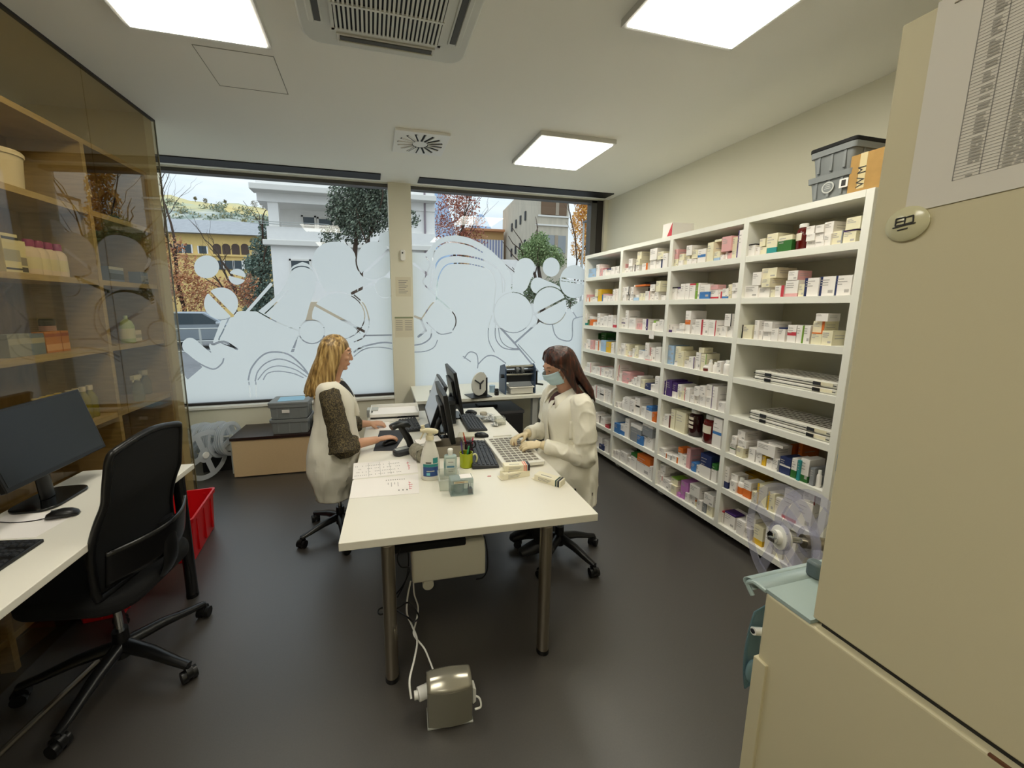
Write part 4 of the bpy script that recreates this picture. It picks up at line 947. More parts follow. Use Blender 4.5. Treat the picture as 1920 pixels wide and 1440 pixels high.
# deblistering machine
p = Zp(948, 741, ZR); t = thing('roller_machine', 'blue sided roller machine with a hand crank and a white tray on the rear table', 'machine', (p.x, p.y+.02, ZR), R(-2))
M_blue = mat('machine_blue', '#3d4d66', .4)
for x in (0, .345):
    pl_ = [(0, 0), (.24, 0), (.24, .18), (.20, .30), (.06, .335), (0, .29)]
    MB().prism(pl_, x, x+.016, M=Matrix(((0, 0, 1, 0), (1, 0, 0, 0), (0, 1, 0, 0), (0, 0, 0, 1)))).build('side_plate', M_blue, t, smooth=False, bevel=.002)
for i, (y, z, r) in enumerate(((.06, .305, .018), (.07, .255, .014), (.12, .29, .02), (.16, .22, .03), (.05, .215, .012))): MB().cyl((.016, y, z), (.345, y, z), r, n=16).build('roller', [M_chrome, M_dgrey, M_steel, M_dgrey, M_chrome][i], t)
MB().box(.016, .1, .12, .345, .22, .2).build('cutter_block', M_dgrey, t, smooth=False)
rg = MB()
for i in range(9): rg.cyl((.10+.02*i, .155, .2), (.106+.02*i, .155, .2), .055, n=20)
rg.build('ring_cutters', M_grey, t)
for x in (.14, .20): MB().cyl((x, .06, .27), (x+.03, .06, .27), .036, n=18).build('guide_wheel', M_grey, t)
MB().cyl((-.035, .06, .20), (0, .06, .20), .022, n=8).build('side_knob', M_black, t)
ck = MB(); ck.cyl((.361, .05, .23), (.39, .05, .23), .018, n=14); ck.box(.378, .035, .09, .395, .065, .25); ck.cyl((.385, .05, .10), (.47, .05, .085), .011, n=12); ck.build('crank', M_black, t, bevel=.002)
trm = MB(); trm.prism([(.06, -.03), (.32, -.03), (.32, .16), (.06, .16)], .01, .08); trm.prism([(.045, -.04), (.335, -.04), (.335, .165), (.045, .165)], .075, .09); trm.build('catch_tray', mat('tray_offwhite', '#d8d5cb', .45), t, bevel=.008)
MB().box(.05, .02, .095, .31, .10, .099, 0, rotx(.5)).build('chute', M_grey, t, smooth=False)
p = Zp(931, 741, ZR); o = MB().box(-.022, -.02, 0, .022, .02, .05).box(-.02, -.018, .05, .02, .018, .075).build('date_stamp', M_black, loc=(p.x, p.y, ZR), bevel=.006); tag(o, 'small black self inking stamp between winder and roller machine', 'stamp')
o = MB().lathe([(.03, 0), (.034, .08), (.036, .08), (.0, .075)], n=16).build('plastic_cup', mat('cup_blue', '#a9c4da', .3), loc=(p.x-.0, p.y+.16, ZR)); tag(o, 'small light blue cup behind the black stamp', 'cup')
# ================================================================ things on the work table
ZW = ZT_+.0005
def tp(px, py): return Zp(px, py, ZW)
def flat(name, label, cat, cs, m, th=.0012, prints=None):
    c = sum((Vector(q) for q in cs), Vector())/4
    o = MB(); o.prism([(q[0]-c.x, q[1]-c.y) for q in cs], 0, th); t = thing(name, label, cat, (c.x, c.y, ZW)); o.build('sheet', m, t, smooth=False)
    if prints:
        e0 = cs[1]-cs[0]; e1 = cs[3]-cs[0]; lists = {}
        for (u0, u1, v0, v1, mm) in prints: lists.setdefault(mm, []).append((u0, u1, v0, v1))
        pm = MB(); ml = list(lists)
        for i, mm in enumerate(ml):
            for u0, u1, v0, v1 in lists[mm]:
                P = [cs[0]+e0*u+e1*v-c for u, v in ((u0, v0), (u1, v0), (u1, v1), (u0, v1))]
                pm.quad(*[(p.x, p.y, th+.0004) for p in P], i)
        pm.build('print', [MATS[x] for x in ml], t, smooth=False)
    return t
rnd = random.Random(3)
pr1 = []
for j in range(4):
    for i in range(26):
        if rnd.random() < .75: pr1.append((.03+.028*i, .040+.028*i, .14+.19*j, .14+.19*j+.045, 'print_grey'))
for u in (.24, .42, .58): pr1.append((u, u+.004, .06, .9, 'print_grey'))
for i in range(5): pr1.append((.86+.012*(i % 2), .885+.012*(i % 3), .25+.1*i, .28+.1*i, 'print_red')); pr1.append((.875, .88, .25+.1*i, .36+.1*i, 'print_red'))
flat('form_sheet', 'white form sheet with printed grid and red handwriting beside the gauze roll', 'paper', [tp(661, 899), tp(784, 886), tp(781, 859), tp(663, 869)], M_paper, prints=pr1)
pr2 = [(.52+.035*i, .535+.035*i, .83, .88, 'print_grey') for i in range(9)]+[(.55+.05*i, .558+.05*i, .58-.12*(i % 2), .70, 'print_grey') for i in range(4)]+[(.86+.01*(i % 2), .90+.012*(i % 3), .25+.12*i, .28+.12*i, 'print_red') for i in range(4)]+[(.875, .88, .25+.12*i, .37+.12*i, 'print_red') for i in range(4)]+[(.7+.06*i, .72+.06*i, .2, .27, 'print_grey') for i in range(3)]
flat('form_sheet', 'white sheet with a few handwritten notes, nearer of the two on the table', 'paper', [tp(655, 935), tp(786, 925), tp(784, 889), tp(661, 901)], M_paper, prints=pr2)
flat('mouse_pad', 'dark grey mouse pad under the left woman\'s hand', 'mouse pad', [tp(700, 846), tp(740, 845), tp(766, 806), tp(712, 808)], mat('pad_grey', '#34363b', .8), .003)
flat('paper_sheet', 'white paper under the far hand of the left woman', 'paper', [tp(693, 806), tp(735, 806), tp(728, 788), tp(700, 788)], M_paper)
mouse('black mouse under the left woman\'s hand', Vector((.095, 2.705, 0)), R(26), ZW+.003)
# white trays at the far end
t = thing('paper_tray', 'white plastic tray stack at the far left end of the table', 'tray', (.17, 3.42, ZW), TR)
for z in (0, .045):
    m = MB()
    m.box(-.21, -.15, z, .21, .15, z+.004); m.box(-.21, -.15, z, -.204, .15, z+.04); m.box(.204, -.15, z, .21, .15, z+.04); m.box(-.21, .144, z, .21, .15, z+.04); m.box(-.21, -.15, z, .21, -.144, z+.028)
    m.build('tray', M_plast, t, smooth=False, bevel=.002)
MB().box(-.19, -.13, .05, .19, .13, .058).build('paper_stack', M_paper, t, smooth=False)
keyboard('dark grey keyboard partly hidden behind the left monitor', Vector((.27, 3.16, 0)), R(-88), .42, .15, ZW, light=True)
# monitors: the left one looks at the left woman, the two others at the masked woman
scr = mat('screen_lit', '#8f969c', .3, emit='#aab2ba', estr=.28)
monitor('left one of the three table monitors, grey lit screen facing the woman with fair hair', (.40, 2.98, ZW), R(-90)+TR, .54, .33, .10, R(20), scr=scr)
monitor('middle one of the three table monitors, seen edge on with its black back', (.53, 2.66, ZW), R(90)+TR, .52, .34, .075, R(9), depth=.032, scr=scr)
monitor('rear one of the three table monitors, tallest at the far end', (.74, 3.32, ZW), R(90)+TR, .56, .36, .09, R(10), scr=scr)
for (x, y, w, d, h, lab) in ((.50, 3.23, .06, .20, .25, 'slim black computer case standing between the left and middle monitors'), (.62, 3.16, .09, .16, .20, 'black computer box behind the middle monitor')):
    t = thing('computer_case', lab, 'computer', (x, y, ZW), TR)
    MB().box(-w/2, -d/2, .0, w/2, d/2, h).build('case', M_dgrey, t, bevel=.004); MB().box(-w/2+.01, -d/2-.002, .03, w/2-.01, -d/2+.001, h-.03).build('front_panel', M_black, t, smooth=False)
cable('tangle of black monitor cables between the table monitors', [Vector((.49, 2.60, .86)), Vector((.47, 2.55, .80)), Vector((.50, 2.58, .75)), Vector((.45, 2.62, .735)), Vector((.48, 2.70, .74)), Vector((.44, 2.78, .735)), Vector((.5, 2.85, .735))], .004, M_black)
# scanner in its stand
p = tp(737, 862); t = thing('barcode_scanner', 'black barcode scanner standing head up in its cradle beside the mouse pad', 'scanner', (.20, 2.52, ZW), R(22))
MB().prism(rrect(.20, .085, .035), 0, .038).build('cradle', M_dgrey, t, bevel=.012, seg=3)
MB().box(-.085, -.02, .0385, .02, .02, .0395).build('cradle_strip', M_lgrey, t, smooth=False)
MB().tube(spline([(.03, 0, .035), (.015, 0, .09), (-.03, 0, .17), (-.045, 0, .20)], 5), [(.026, .024)]*8+[(.022, .02)]*8, 14, up=(1, 0, 0)).build('grip', M_black, t)
MB().tube([(.02, 0, .185), (-.0, 0, .2), (-.06, 0, .212), (-.105, 0, .20), (-.112, 0, .198)], [(.02, .014), (.03, .02), (.034, .022), (.034, .022), (.03, .018)], 14).build('head', mat('scanner_dark', '#1c1e1d', .35), t)
# grey roll of gauze
p = Vector((.262, 2.385, ZW)); t = thing('gauze_roll', 'crumpled grey gauze roll lying beside the scanner cradle', 'roll', p, R(-70))
m = MB(); rr = random.Random(5)
m.grid(lambda u, v: (-.05+.11*u, (.047+.004*math.sin(11*u+7*v*2*PI/6))*math.cos(2*PI*v), .048+(.047+.004*math.sin(9*u+3*math.floor(v*12)))*math.sin(2*PI*v)), 14, 28)
m.build('wrap', mat('gauze_grey', '#8f8b7c', .9, noise=.2, nscale=60, bump=.6, bscale=90), t)
MB().cyl((.052, 0, .048), (.058, 0, .048), .044, n=24).build('end_face', MATS['gauze_grey'], t); MB().cyl((.056, 0.004, .05), (.0595, .004, .05), .02, n=16).build('core', mat('core_dark', '#3d3a33', .9), t)
# dropper bottle
t = thing('dropper_bottle', 'small amber dropper bottle with a grey cap left of the spray bottle', 'bottle', (.278, 2.24, ZW))
MB().lathe([(.015, 0), (.017, .005), (.017, .055), (.008, .068), (.008, .074)], n=18).build('body', mat('amber_glass', '#6b3a10', .15, trans=.4), t)
MB().lathe([(.010, .07), (.010, .098), (.007, .105), (0, .106)], n=16).build('cap', M_grey, t)
# spray bottle
sp_ = tp(815, 900); t = thing('spray_bottle', 'white translucent spray bottle with a cream trigger and a teal and blue label', 'spray bottle', (sp_.x-.02, sp_.y+.03, ZW), R(-10)); t.scale = (1.16, 1.16, 1.12)
M_milk = mat('milky_plastic', '#eceae2', .35, trans=.15)
MB().lathe([(.040, 0), (.045, .008), (.046, .09), (.038, .14), (.024, .19), (.018, .205), (.018, .215)], n=28, sx=1.06, sy=.75).build('body', M_milk, t)
lb = MB()
def lab(z0, z1, a0, a1, mi, rr0=.047):
    lb.grid(lambda u, v: (rr0*1.06*math.sin(R(a0+(a1-a0)*u)), -rr0*.755*math.cos(R(a0+(a1-a0)*u)), z0+(z1-z0)*v), 14, 1, mi)
lab(.025, .075, -42, 52, 0); lab(.0755, .09, -42, 52, 1); lab(.030, .045, -20, 0, 2, .0472); lab(.093, .122, 18, 52, 1, .0455); lab(.05, .056, -20, 25, 3, .0473); lab(.094, .1, -25, 8, 4, .0462)
lb.build('label', [mat('label_navy', '#2c4a86', .5), mat('label_teal', '#2f8a8a', .5), mat('label_aqua', '#77c6d2', .5), M_lgrey, M_printd], t, smooth=True)
hd = MB(); hd.cyl((0, 0, .21), (0, 0, .232), .020, n=18); hd.tube(spline([(.042, 0, .248), (.02, 0, .252), (-.02, 0, .258), (-.045, 0, .256)], 4), [(.008, .006), (.012, .009), (.014, .011), (.015, .013), (.016, .014), (.016, .014), (.016, .014), (.016, .013), (.015, .012), (.015, .012), (.014, .011), (.013, .010), (.011, .009)], 14)
hd.cyl((0, 0, .228), (0, 0, .255), .013, n=14); hd.cyl((-.03, 0, .255), (-.034, 0, .285), .011, .009, n=12)
hd.build('spray_head', mat('spray_cream', '#ddd3b4', .4), t)
MB().tube(spline([(-.03, 0, .246), (-.036, 0, .232), (-.046, 0, .212)], 4), [(.007, .004)]*9, 10).build('trigger', MATS['spray_cream'], t)
# gel bottle
g = tp(846, 893); t = thing('gel_bottle', 'clear blue green hand gel bottle with a white cap and pale label', 'bottle', (g.x, g.y+.02, ZW), R(-8))
MB().prism(rrect(.075, .045, .018), 0, .125).build('body', mat('gel_clear', '#d3e8e4', .12, trans=.5), t, bevel=.010, seg=3)
MB().lathe([(.014, .125), (.014, .14), (.016, .14), (.016, .158), (.012, .162), (0, .162)], n=18).build('cap', M_plast, t)
m = MB(); m.box(-.026, -.0236, .02, .026, -.0230, .108, 0); m.box(-.022, -.0242, .055, .022, -.0236, .066, 1); m.box(-.014, -.0242, .086, .016, -.0236, .090, 2); m.box(-.022, -.0242, .046, .022, -.0236, .049, 2); m.box(-.012, -.0242, .028, .014, -.0236, .036, 2); m.build('label', [mat('gel_label', '#dfe6df', .5), mat('gel_blue', '#6292b0', .5), M_print], t, smooth=False)
MB().box(-.0378, -.018, .004, -.0366, .018, .085).build('side_band', mat('gel_teal', '#5fb9bf', .4), t, smooth=False)
# mug of pens
g = Vector((.565, 2.20, 0)); t = thing('mug', 'lime green mug with a cream handle holding pens and scissors', 'mug', (g.x-.03, g.y, ZW), R(-10))
M_lime = mat('mug_lime', '#a3ad1a', .25); M_limei = mat('mug_inside', '#d8dba0', .3)
MB().lathe([(.036, 0), (.040, .003), (.041, .092), (.038, .092), (.037, .008), (0, .008)], n=32).build('body', M_lime, t)
MB().tube(spline([(.039, 0, .072), (.058, 0, .078), (.068, 0, .055), (.06, 0, .028), (.039, 0, .018)], 5), .005, 10).build('handle', mat('mug_handle', '#dcd9a6', .3), t)
def pen(label, a, b, m, cap_m=None, r=.005):
    t = thing('pen', label, 'pen', a); d = Vector(b)-Vector(a)
    MB().cyl((0, 0, 0), d*.8, r, n=10).build('barrel', m, t); MB().cyl(d*.8, d, r*1.05, r*.7, n=10).build('cap', cap_m or m, t)
m0 = Vector((g.x-.03, g.y, ZW+.012))
pen('green marker pen in the lime mug', m0+Vector((-.005, -.008, 0)), m0+Vector((.01, -.03, .13)), mat('pen_green', '#3f9a63', .3))
pen('black pen leaning in the lime mug', m0+Vector((.008, 0, 0)), m0+Vector((.034, .015, .135)), M_black)
pen('violet pen at the back of the lime mug', m0+Vector((-.012, .01, 0)), m0+Vector((-.025, .03, .14)), mat('pen_violet', '#4a3a74', .3))
t = thing('scissors', 'black handled scissors in the lime mug', 'scissors', m0)
MB().tube([(0, .005, 0), (.012, .01, .09)], [(.006, .002)]*2, 8).build('blade', M_steel, t)
for s in (0, 1): MB().tube([(.02+.028*s+.016*math.cos(q), .012, .118+.02*math.sin(q)+.003*s) for q in np.linspace(0, 2*PI, 16, endpoint=False)], .0045, 8, closed=True).build('handle', M_black, t)
# card box behind the bottles
a = Vector((.315, 2.37, ZW)); t = thing('card_box', 'grey cardboard box open at the front behind the spray bottle', 'box', a, TR)
m = MB(); w, d, h = .25, .14, .085
m.box(0, 0, 0, w, d, .003); m.box(0, 0, 0, w, .003, h*.9); m.box(0, d-.003, 0, w, d, h); m.box(0, 0, 0, .003, d, h); m.box(w-.003, 0, 0, w, d, h); m.build('body', mat('card_grey', '#8d8577', .8), t, smooth=False)
MB().box(-.04, .07, .072, .13, .13, .078, 0, rotz(.35) @ rotx(.25)).build('paper_pad', M_paper, t, smooth=False)
pen('red pen sticking up beside the middle monitor', Vector((.60, 2.42, ZW+.01)), Vector((.575, 2.45, ZW+.135)), mat('pen_red', '#b3252c', .3), mat('pen_orange', '#d6855a', .3))
t = thing('pen_cup', 'dark pen cup with a red rim behind the lime mug', 'cup', (.60, 2.40, ZW))
MB().lathe([(.03, 0), (.034, .075), (.031, .075), (.028, .005), (0, .005)], n=20).build('body', mat('cup_plum', '#3b1c2a', .35), t)
pen('short pink red marker in the dark pen cup', Vector((.61, 2.40, ZW+.01)), Vector((.63, 2.39, ZW+.115)), mat('pen_pinkred', '#c23556', .3))
# keyboards and mice of the right side
keyboard('dark keyboard lying beside the pill tray', Vector((.672, 2.36, 0)), R(90)+TR-R(4), .46, .165, ZW, light=True)
keyboard('dark keyboard at the far right end of the table under the blister packs', Vector((.80, 3.06, 0)), R(90)+TR, .46, .155, ZW, light=True)
mouse('black mouse between the two right keyboards', Vector((.775, 2.70, 0)), R(160), ZW)
mouse('black mouse at the far right end of the table', Vector((.86, 3.34, 0)), R(150), ZW)
o = MB().prism([(-.06, -.05), (.07, -.06), (.09, .03), (-.02, .06)], .028, .045).box(-.04, -.04, 0, .05, .03, .028).build('tape_block', mat('block_cream', '#cfcab4', .5), loc=(.63, 2.67, ZW), bevel=.004); tag(o, 'pale flat block beside the middle monitor foot', 'block')
# pill tray on the table
def pill_tray(label, loc, rz, w, d, h, nx, ny, clips=True, group=None):
    t = thing('pill_tray', label, 'pill tray', loc, rz, group)
    b = MB(); b.prism(rrect(w, d, .015), 0, h); b.build('base', mat('tray_white', '#e3e0d6', .4), t, bevel=.003)
    g = MB(); cw = (w-.05)/nx; cd = (d-.06)/ny
    for i in range(nx):
        for j in range(ny):
            x = -w/2+.025+cw*i; y = -d/2+.025+cd*j; g.box(x+cw*.08, y+cd*.14, h-.001, x+cw*.92, y+cd*.86, h+.0006)
    g.build('cells', mat('tray_cell', '#6a6355', .45), t, smooth=False)
    e = MB()
    for i in range(nx+1): x = -w/2+.025+cw*i; e.box(x-.0015, -d/2+.02, h, x+.0015, d/2-.03, h+.003)
    for j in range(ny+1): y = -d/2+.025+cd*j; e.box(-w/2+.02, y-.0015, h, w/2-.02, y+.0015, h+.003)
    e.build('ribs', MATS['tray_white'], t, smooth=False)
    return t
pt = pill_tray('white pill sorting tray with rows of dark cells under the gloved hands', (.885, 2.33, ZW+.012), TR+R(1), .27, .50, .022, 6, 11)
MB().box(-.06, .25, .0, .08, .262, .03).build('handle', mat('tray_white', '#e3e0d6'), pt, bevel=.004)
MB().box(-.10, -.22, -.012, .10, .22, 0).build('stand', M_lgrey, pt, smooth=False)
# medicine boxes on the table
def mbox(label, loc, rz, l, w, h, bands, tilt=0., group=None, flap=True):
    t = thing('medicine_box', label, 'box', loc, rz, group)
    MB().box(-l/2, -w/2, 0, l/2, w/2, h, 0, rotx(tilt)).build('carton', mat('carton_ivory', '#efe8cf', .55), t, smooth=False, bevel=.001)
    for (x0, x1, mm) in bands: MB().box(x0*l-l/2, -w/2-.0006, 0, x1*l-l/2, w/2+.0006, h+.0006, 0, rotx(tilt)).build('band', mm, t, smooth=False)
    p = MB()
    for k in range(3): p.box(-l*.35, -w/2-.0009, h*(.25+.2*k), l*(.05+.05*k), -w/2-.0003, h*(.25+.2*k)+.002, 0, rotx(tilt))
    p.box(-l*.3, -w*.2, h+.0001, l*.1, -w*.1, h+.0007, 0, rotx(tilt)); p.build('print', M_print, t, smooth=False)
    if flap: MB().box(-l/2-.018, -w/2, h*.1, -l/2, w/2, h*.14, 0, rotx(tilt)).build('flap', MATS['carton_ivory'], t, smooth=False)
a, b = tp(945, 901), tp(992, 893); an = math.atan2(b.y-a.y, b.x-a.x)
mbox('lower ivory medicine box of the two stacked beside the pill tray', ((a.x+b.x)/2, (a.y+b.y)/2+.03, ZW), an, .165, .06, .036, [])
mbox('upper medicine box of the stack, ivory with a red and black end', ((a.x+b.x)/2+.012, (a.y+b.y)/2+.04, ZW+.037), an-.22, .15, .055, .035, [(.82, .87, mat('band_coral', '#e2705c', .5)), (.90, 1.0, mat('band_black', '#2a2230', .5)), (.75, .78, MATS['band_coral'])])
a, b = tp(1006, 903), tp(1058, 914)
mbox('ivory medicine box with a dark green end stripe lying alone at the table edge', (.94, 1.87, ZW), R(-52), .16, .062, .034, [(.80, .86, mat('band_green', '#2f4a44', .5)), (.88, .95, mat('band_slate', '#2a3238', .5))])
# tub and tablet cutter
t = thing('plastic_tub', 'clear rectangular plastic tub in front of the spray bottle', 'tub', (.385, 1.985, ZW), R(-6))
m = MB(); w, d, h = .115, .15, .058
for (x0, y0, x1, y1) in ((-w/2, -d/2, w/2, -d/2+.003), (-w/2, d/2-.003, w/2, d/2), (-w/2, -d/2, -w/2+.003, d/2), (w/2-.003, -d/2, w/2, d/2)): m.box(x0, y0, 0, x1, y1, h)
m.box(-w/2, -d/2, 0, w/2, d/2, .003); m.build('body', clear_mat('tub_clear', '#f4f5f2', .22, '#e9ece8', .3), t, smooth=False, bevel=.001)
MB().box(-w/2-.006, -d/2-.006, h, w/2+.006, -d/2+.004, h+.003).box(-w/2-.006, d/2-.004, h, w/2+.006, d/2+.006, h+.003).box(-w/2-.006, -d/2, h, -w/2+.004, d/2, h+.003).box(w/2-.004, -d/2, h, w/2+.006, d/2, h+.003).build('rim', MATS['tub_clear'], t, smooth=False)
a, b = tp(846, 932), tp(890, 930); t = thing('tablet_cutter', 'smoky clear plastic tablet dispenser with a label in the middle of the table', 'dispenser', ((a.x+b.x)/2, a.y+.035, ZW), R(-3))
w = b.x-a.x; h = .088
m = MB(); M_smoke = clear_mat('smoke_plastic', '#eef2f1', .28, '#c0cccc', .15)
for x in (-w/2, w/2-.003): m.box(x, -.035, 0, x+.003, .035, h)
m.box(-w/2, -.035, 0, w/2, .035, .004); m.box(-w/2, .032, 0, w/2, .035, h); m.box(-w/2, -.035, h-.003, w/2, .035, h); m.box(-w/2, -.036, h*.74, w/2, -.033, h); m.build('shell', M_smoke, t, smooth=False, bevel=.001)
MB().tube([(-w*.1, 0, .012), (-w*.1, 0, h*.68)], .028, 20, caps=False).build('drum', clear_mat('smoke_drum', '#dfe6e5', .4, '#a3b0b0', .2), t)
MB().box(-w*.36, -.0368, h*.79, w*.26, -.036, h*.92).build('label', mat('label_buff', '#cfc9b0', .6), t, smooth=False)
MB().box(-w*.3, -.0374, h*.84, w*.1, -.0368, h*.87).build('label_print', mat('brown_print', '#8a5a2a', .7), t, smooth=False)
m = MB(); m.box(w*.28, -.03, .004, w*.31, -.02, h*.7); m.box(w*.30, -.03, .006, w*.46, .0, .03); m.build('divider', M_grey, t, smooth=False)
MB().box(-w*.05, -.02, h+.0005, w*.46, .03, h+.0015).build('top_sheet', M_paper, t, smooth=False)
# blister packs, small cups
rb = random.Random(11)
M_foil = mat('foil', '#c9c8c4', .25, .9)
for i in range(9):
    c = Vector((.87+.11*rb.random(), 2.94+.20*rb.random(), ZW+.03+.004*i if i < 5 else ZW+.002*i)); c.x += 0.0
    if i >= 5: c.x = .95+.05*rb.random()
    t = thing('blister_pack', 'silver blister pack in the loose heap on the far right keyboard', 'blister pack', c, rb.uniform(0, 3), 'loose blister packs on the table')
    M = rotx(rb.uniform(-.12, .12)); m = MB(); m.box(-.045, -.02, 0, .045, .02, .001, 0, M); m.build('foil', M_foil, t, smooth=False)
    k = MB()
    for a in range(5):
        for b in (-1, 1): k.ball((-.036+.018*a, .009*b, .001), (.006, .006, .004), 0, 8, 4, M)
    k.build('pockets', [M_foil, M_paper][0] if i % 2 else mat('pocket_white', '#e8e6e0', .3), t)
p = Vector((.93, 3.17, ZW)); o = MB().lathe([(.026, 0), (.034, .055), (.032, .055), (.024, .003), (0, .003)], n=18).build('paper_cup', mat('cup_buff', '#d3ccbc', .6), loc=p); tag(o, 'small beige paper cup beside the blister packs', 'cup')
t = thing('plastic_cup', 'small clear square cup at the right table edge behind the blister packs', 'cup', (1.02, 2.98, ZW), TR)
m = MB()
for (x0, y0, x1, y1) in ((-.04, -.04, .04, -.038), (-.04, .038, .04, .04), (-.04, -.04, -.038, .04), (.038, -.04, .04, .04)): m.box(x0, y0, 0, x1, y1, .06)
m.box(-.04, -.04, 0, .04, .04, .002); m.build('body', MATS['tub_clear'], t, smooth=False); MB().box(-.036, -.036, .002, .036, .036, .028).build('contents', mat('cup_cream', '#d9d0bd', .6), t, smooth=False)
p = tp(924, 905); o = MB().prism([(-.012, -.004), (.01, -.007), (.014, .006), (-.006, .008)], 0, .001).build('paper_scrap', mat('scrap_pink', '#c98a86', .8), loc=(tp(917, 893).x, tp(917, 893).y, ZW)); tag(o, 'tiny pink paper scrap on the table near the stacked boxes', 'scrap')
t = thing('tool_box', 'small silver device at the far left end of the table behind the woman\'s arm', 'device', (-.02, 3.5, ZW), TR)
MB().box(-.05, -.05, 0, .05, .05, .07).build('body', M_lgrey, t, bevel=.004); MB().cyl((0, -.052, .04), (0, -.062, .04), .018, n=14).build('dial', M_dgrey, t)

# ================================================================ packing machine at the right
XM = .90
t = thing('packing_machine', 'tall cream machine cabinet filling the right side of the picture', 'machine', (XM, 0, 0))
M_mach = mat('machine_cream', '#cfc6a6', .42, bump=.03, bscale=500)
zs = Xp(1436, 1108, XM).z; yl = Xp(1436, 1108, XM).y; yu_ = Xp(1604, 600, XM).y; ztop_ = Xp(1685, 48, XM).z
MB().box(0, -.9, .03, .62, yl, zs-.004).build('lower_body', M_mach, t, smooth=False, bevel=.006, seg=3)
MB().box(.006, -.9, zs+.012, .62, yu_, ztop_).build('upper_body', M_mach, t, smooth=False, bevel=.003)
MB().box(.02, -.9, zs-.01, .6, yu_-.01, zs+.014).build('seam', M_dgrey, t, smooth=False)
s1 = Xp(1418, 1228, XM); MB().box(-.008, s1.y-.03, .2, .012, yl+.004, s1.z).build('corner_strip', M_mach, t, smooth=False, bevel=.002)
s2 = Xp(1855, 1405, XM); MB().box(-.0015, -.4, zs-.007, .004, s2.y, zs-.003).build('edge_chip', mat('chip_brown', '#6a4632', .6), t, smooth=False)
M_aqua = mat('lid_aqua', '#9fb0ae', .35)
MB().box(.0, yu_-.001, zs-.003, .6, yl, zs+.006).build('top_plate', M_aqua, t, smooth=False)
lp = MB(); lp.tube(spline([(.0, yl+.0, zs), (.0, yl+.03, zs+.0), (.0, yl+.045, zs-.015), (.0, yl+.03, zs-.035)], 6), [(.004, .004)]*19, 8)
lp.add([(0, yl-.0, zs+.003), (.6, yl-.0, zs+.003), (.6, yl+.035, zs+.004), (0, yl+.035, zs+.004)], [(0, 1, 2, 3)])
lp.grid(lambda u, v: (.6*v, yl+.035+.022*math.sin(PI*u), zs+.004-.03*(1-math.cos(PI*u))/2), 8, 1); lp.build('front_lip', M_aqua, t, solid=.003)
# blue clear guard at the lower left of the machine
gd = MB(); q0, q1 = Yp(1405, 1150, yl+.06), Yp(1400, 1290, yl+.06)
gd.grid(lambda u, v: (XM*0+(q0.x-XM)+.03*(1-math.sin(PI*(.15+.7*v)))+.10*u, yl+.06+.02*u, q0.z+(q1.z-q0.z)*v), 6, 14); gd.build('guard', clear_mat('guard_aqua', '#b9d2da', .35, '#8fb2bd', .2), t, solid=.003)
q = Yp(1412, 1183, yl+.05); MB().cyl((q.x-XM, yl+.05, q.z), (q.x-XM+.12, yl+.03, q.z-.02), .010, n=16).build('roller', M_plast, t); MB().cyl((q.x-XM-.003, yl+.0505, q.z), (q.x-XM, yl+.05, q.z), .006, n=12).build('pin', M_dgrey, t)
q = Yp(1405, 1260, yl+.05); MB().ball((q.x-XM+.01, yl+.05, q.z), (.02, .012, .035), 0).build('lever', clear_mat('lever_aqua', '#c4dbe2', .5, '#9dbcc6', .2), t)
# reels of clear foil on the far side of the machine
yr = .93; hb = Yp(1464, 1008, yr)
t2 = thing('reel_holder', 'steel axle and black brake holding the clear foil reels on the packing machine', 'holder', (hb.x, hb.y, hb.z))
ax = Vector((.92, -.38, -.10)).normalized()
MB().cyl(-ax*.03, ax*.30, .011, n=16).build('axle', M_chrome, t2); MB().cyl(ax*.10, ax*.27, .022, n=20).build('sleeve', M_steel, t2)
MB().cyl(ax*.19, ax*.215, .055, n=28).build('brake', M_black, t2)
n1 = MB(); n1.cyl(-ax*.035, -ax*.012, .018, n=6); n1.box(-.045, -.012, -.006, -.01, .012, .006); n1.build('wing_nut', M_chrome, t2)
M_foilr = clear_mat('foil_reel', '#f0f0f6', .15, '#dcdcea', .1)
reel('front clear foil reel with a white hub on the packing machine', hb-ax*.005, ax, .188, .03, 'foil reels', nm='foil_reel', m=M_foilr, flanges=1)
reel('rear clear foil reel behind the white hub on the packing machine', hb+ax*.09, ax, .18, .03, 'foil reels', nm='foil_reel', m=M_foilr, flanges=1, hub=M_steel)
MB().cyl(ax*-.008, ax*.012, .042, n=32).build('hub_disc', M_plast, t2, bevel=.002)
p = Zp(1521, 1083, zs+.005); MB().prism(rrect(.03, .035, .012), 0, .042, M=tr(p.x+.012-XM, p.y, zs+.005)).build('latch', mat('latch_slate', '#5d6a6e', .4), t, bevel=.006)
# paper on the cabinet, round magnet
xm = XM+.006
a, b = Xp(1697, 401, xm), Xp(1920, 350, xm); top = Xp(1742, 16, xm)
t = thing('list_sheet', 'large white sheet with a dense printed table stuck on the tall cream machine', 'paper', (xm, a.y, a.z))
L_ = .40; H_ = top.z-a.z; sl = (b.z-a.z)/(a.y-b.y)
P_ = lambda u, v, e: (-e, -u*L_, v*H_+u*L_*sl)
MB().add([P_(0, 0, .0), P_(1, 0, 0), P_(1, 1, 0), P_(0, 1, 0), P_(0, 0, .002), P_(1, 0, .002), P_(1, 1, .002), P_(0, 1, .002)], [(0, 1, 2, 3), (7, 6, 5, 4), (0, 4, 5, 1), (1, 5, 6, 2), (2, 6, 7, 3), (3, 7, 4, 0)]).build('sheet', mat('sheet_white', '#dcd7cd', .75), t, smooth=False)
ln = MB(); rl_ = random.Random(4)
u0, v0, v1 = .13, .105, .93; rows = 56
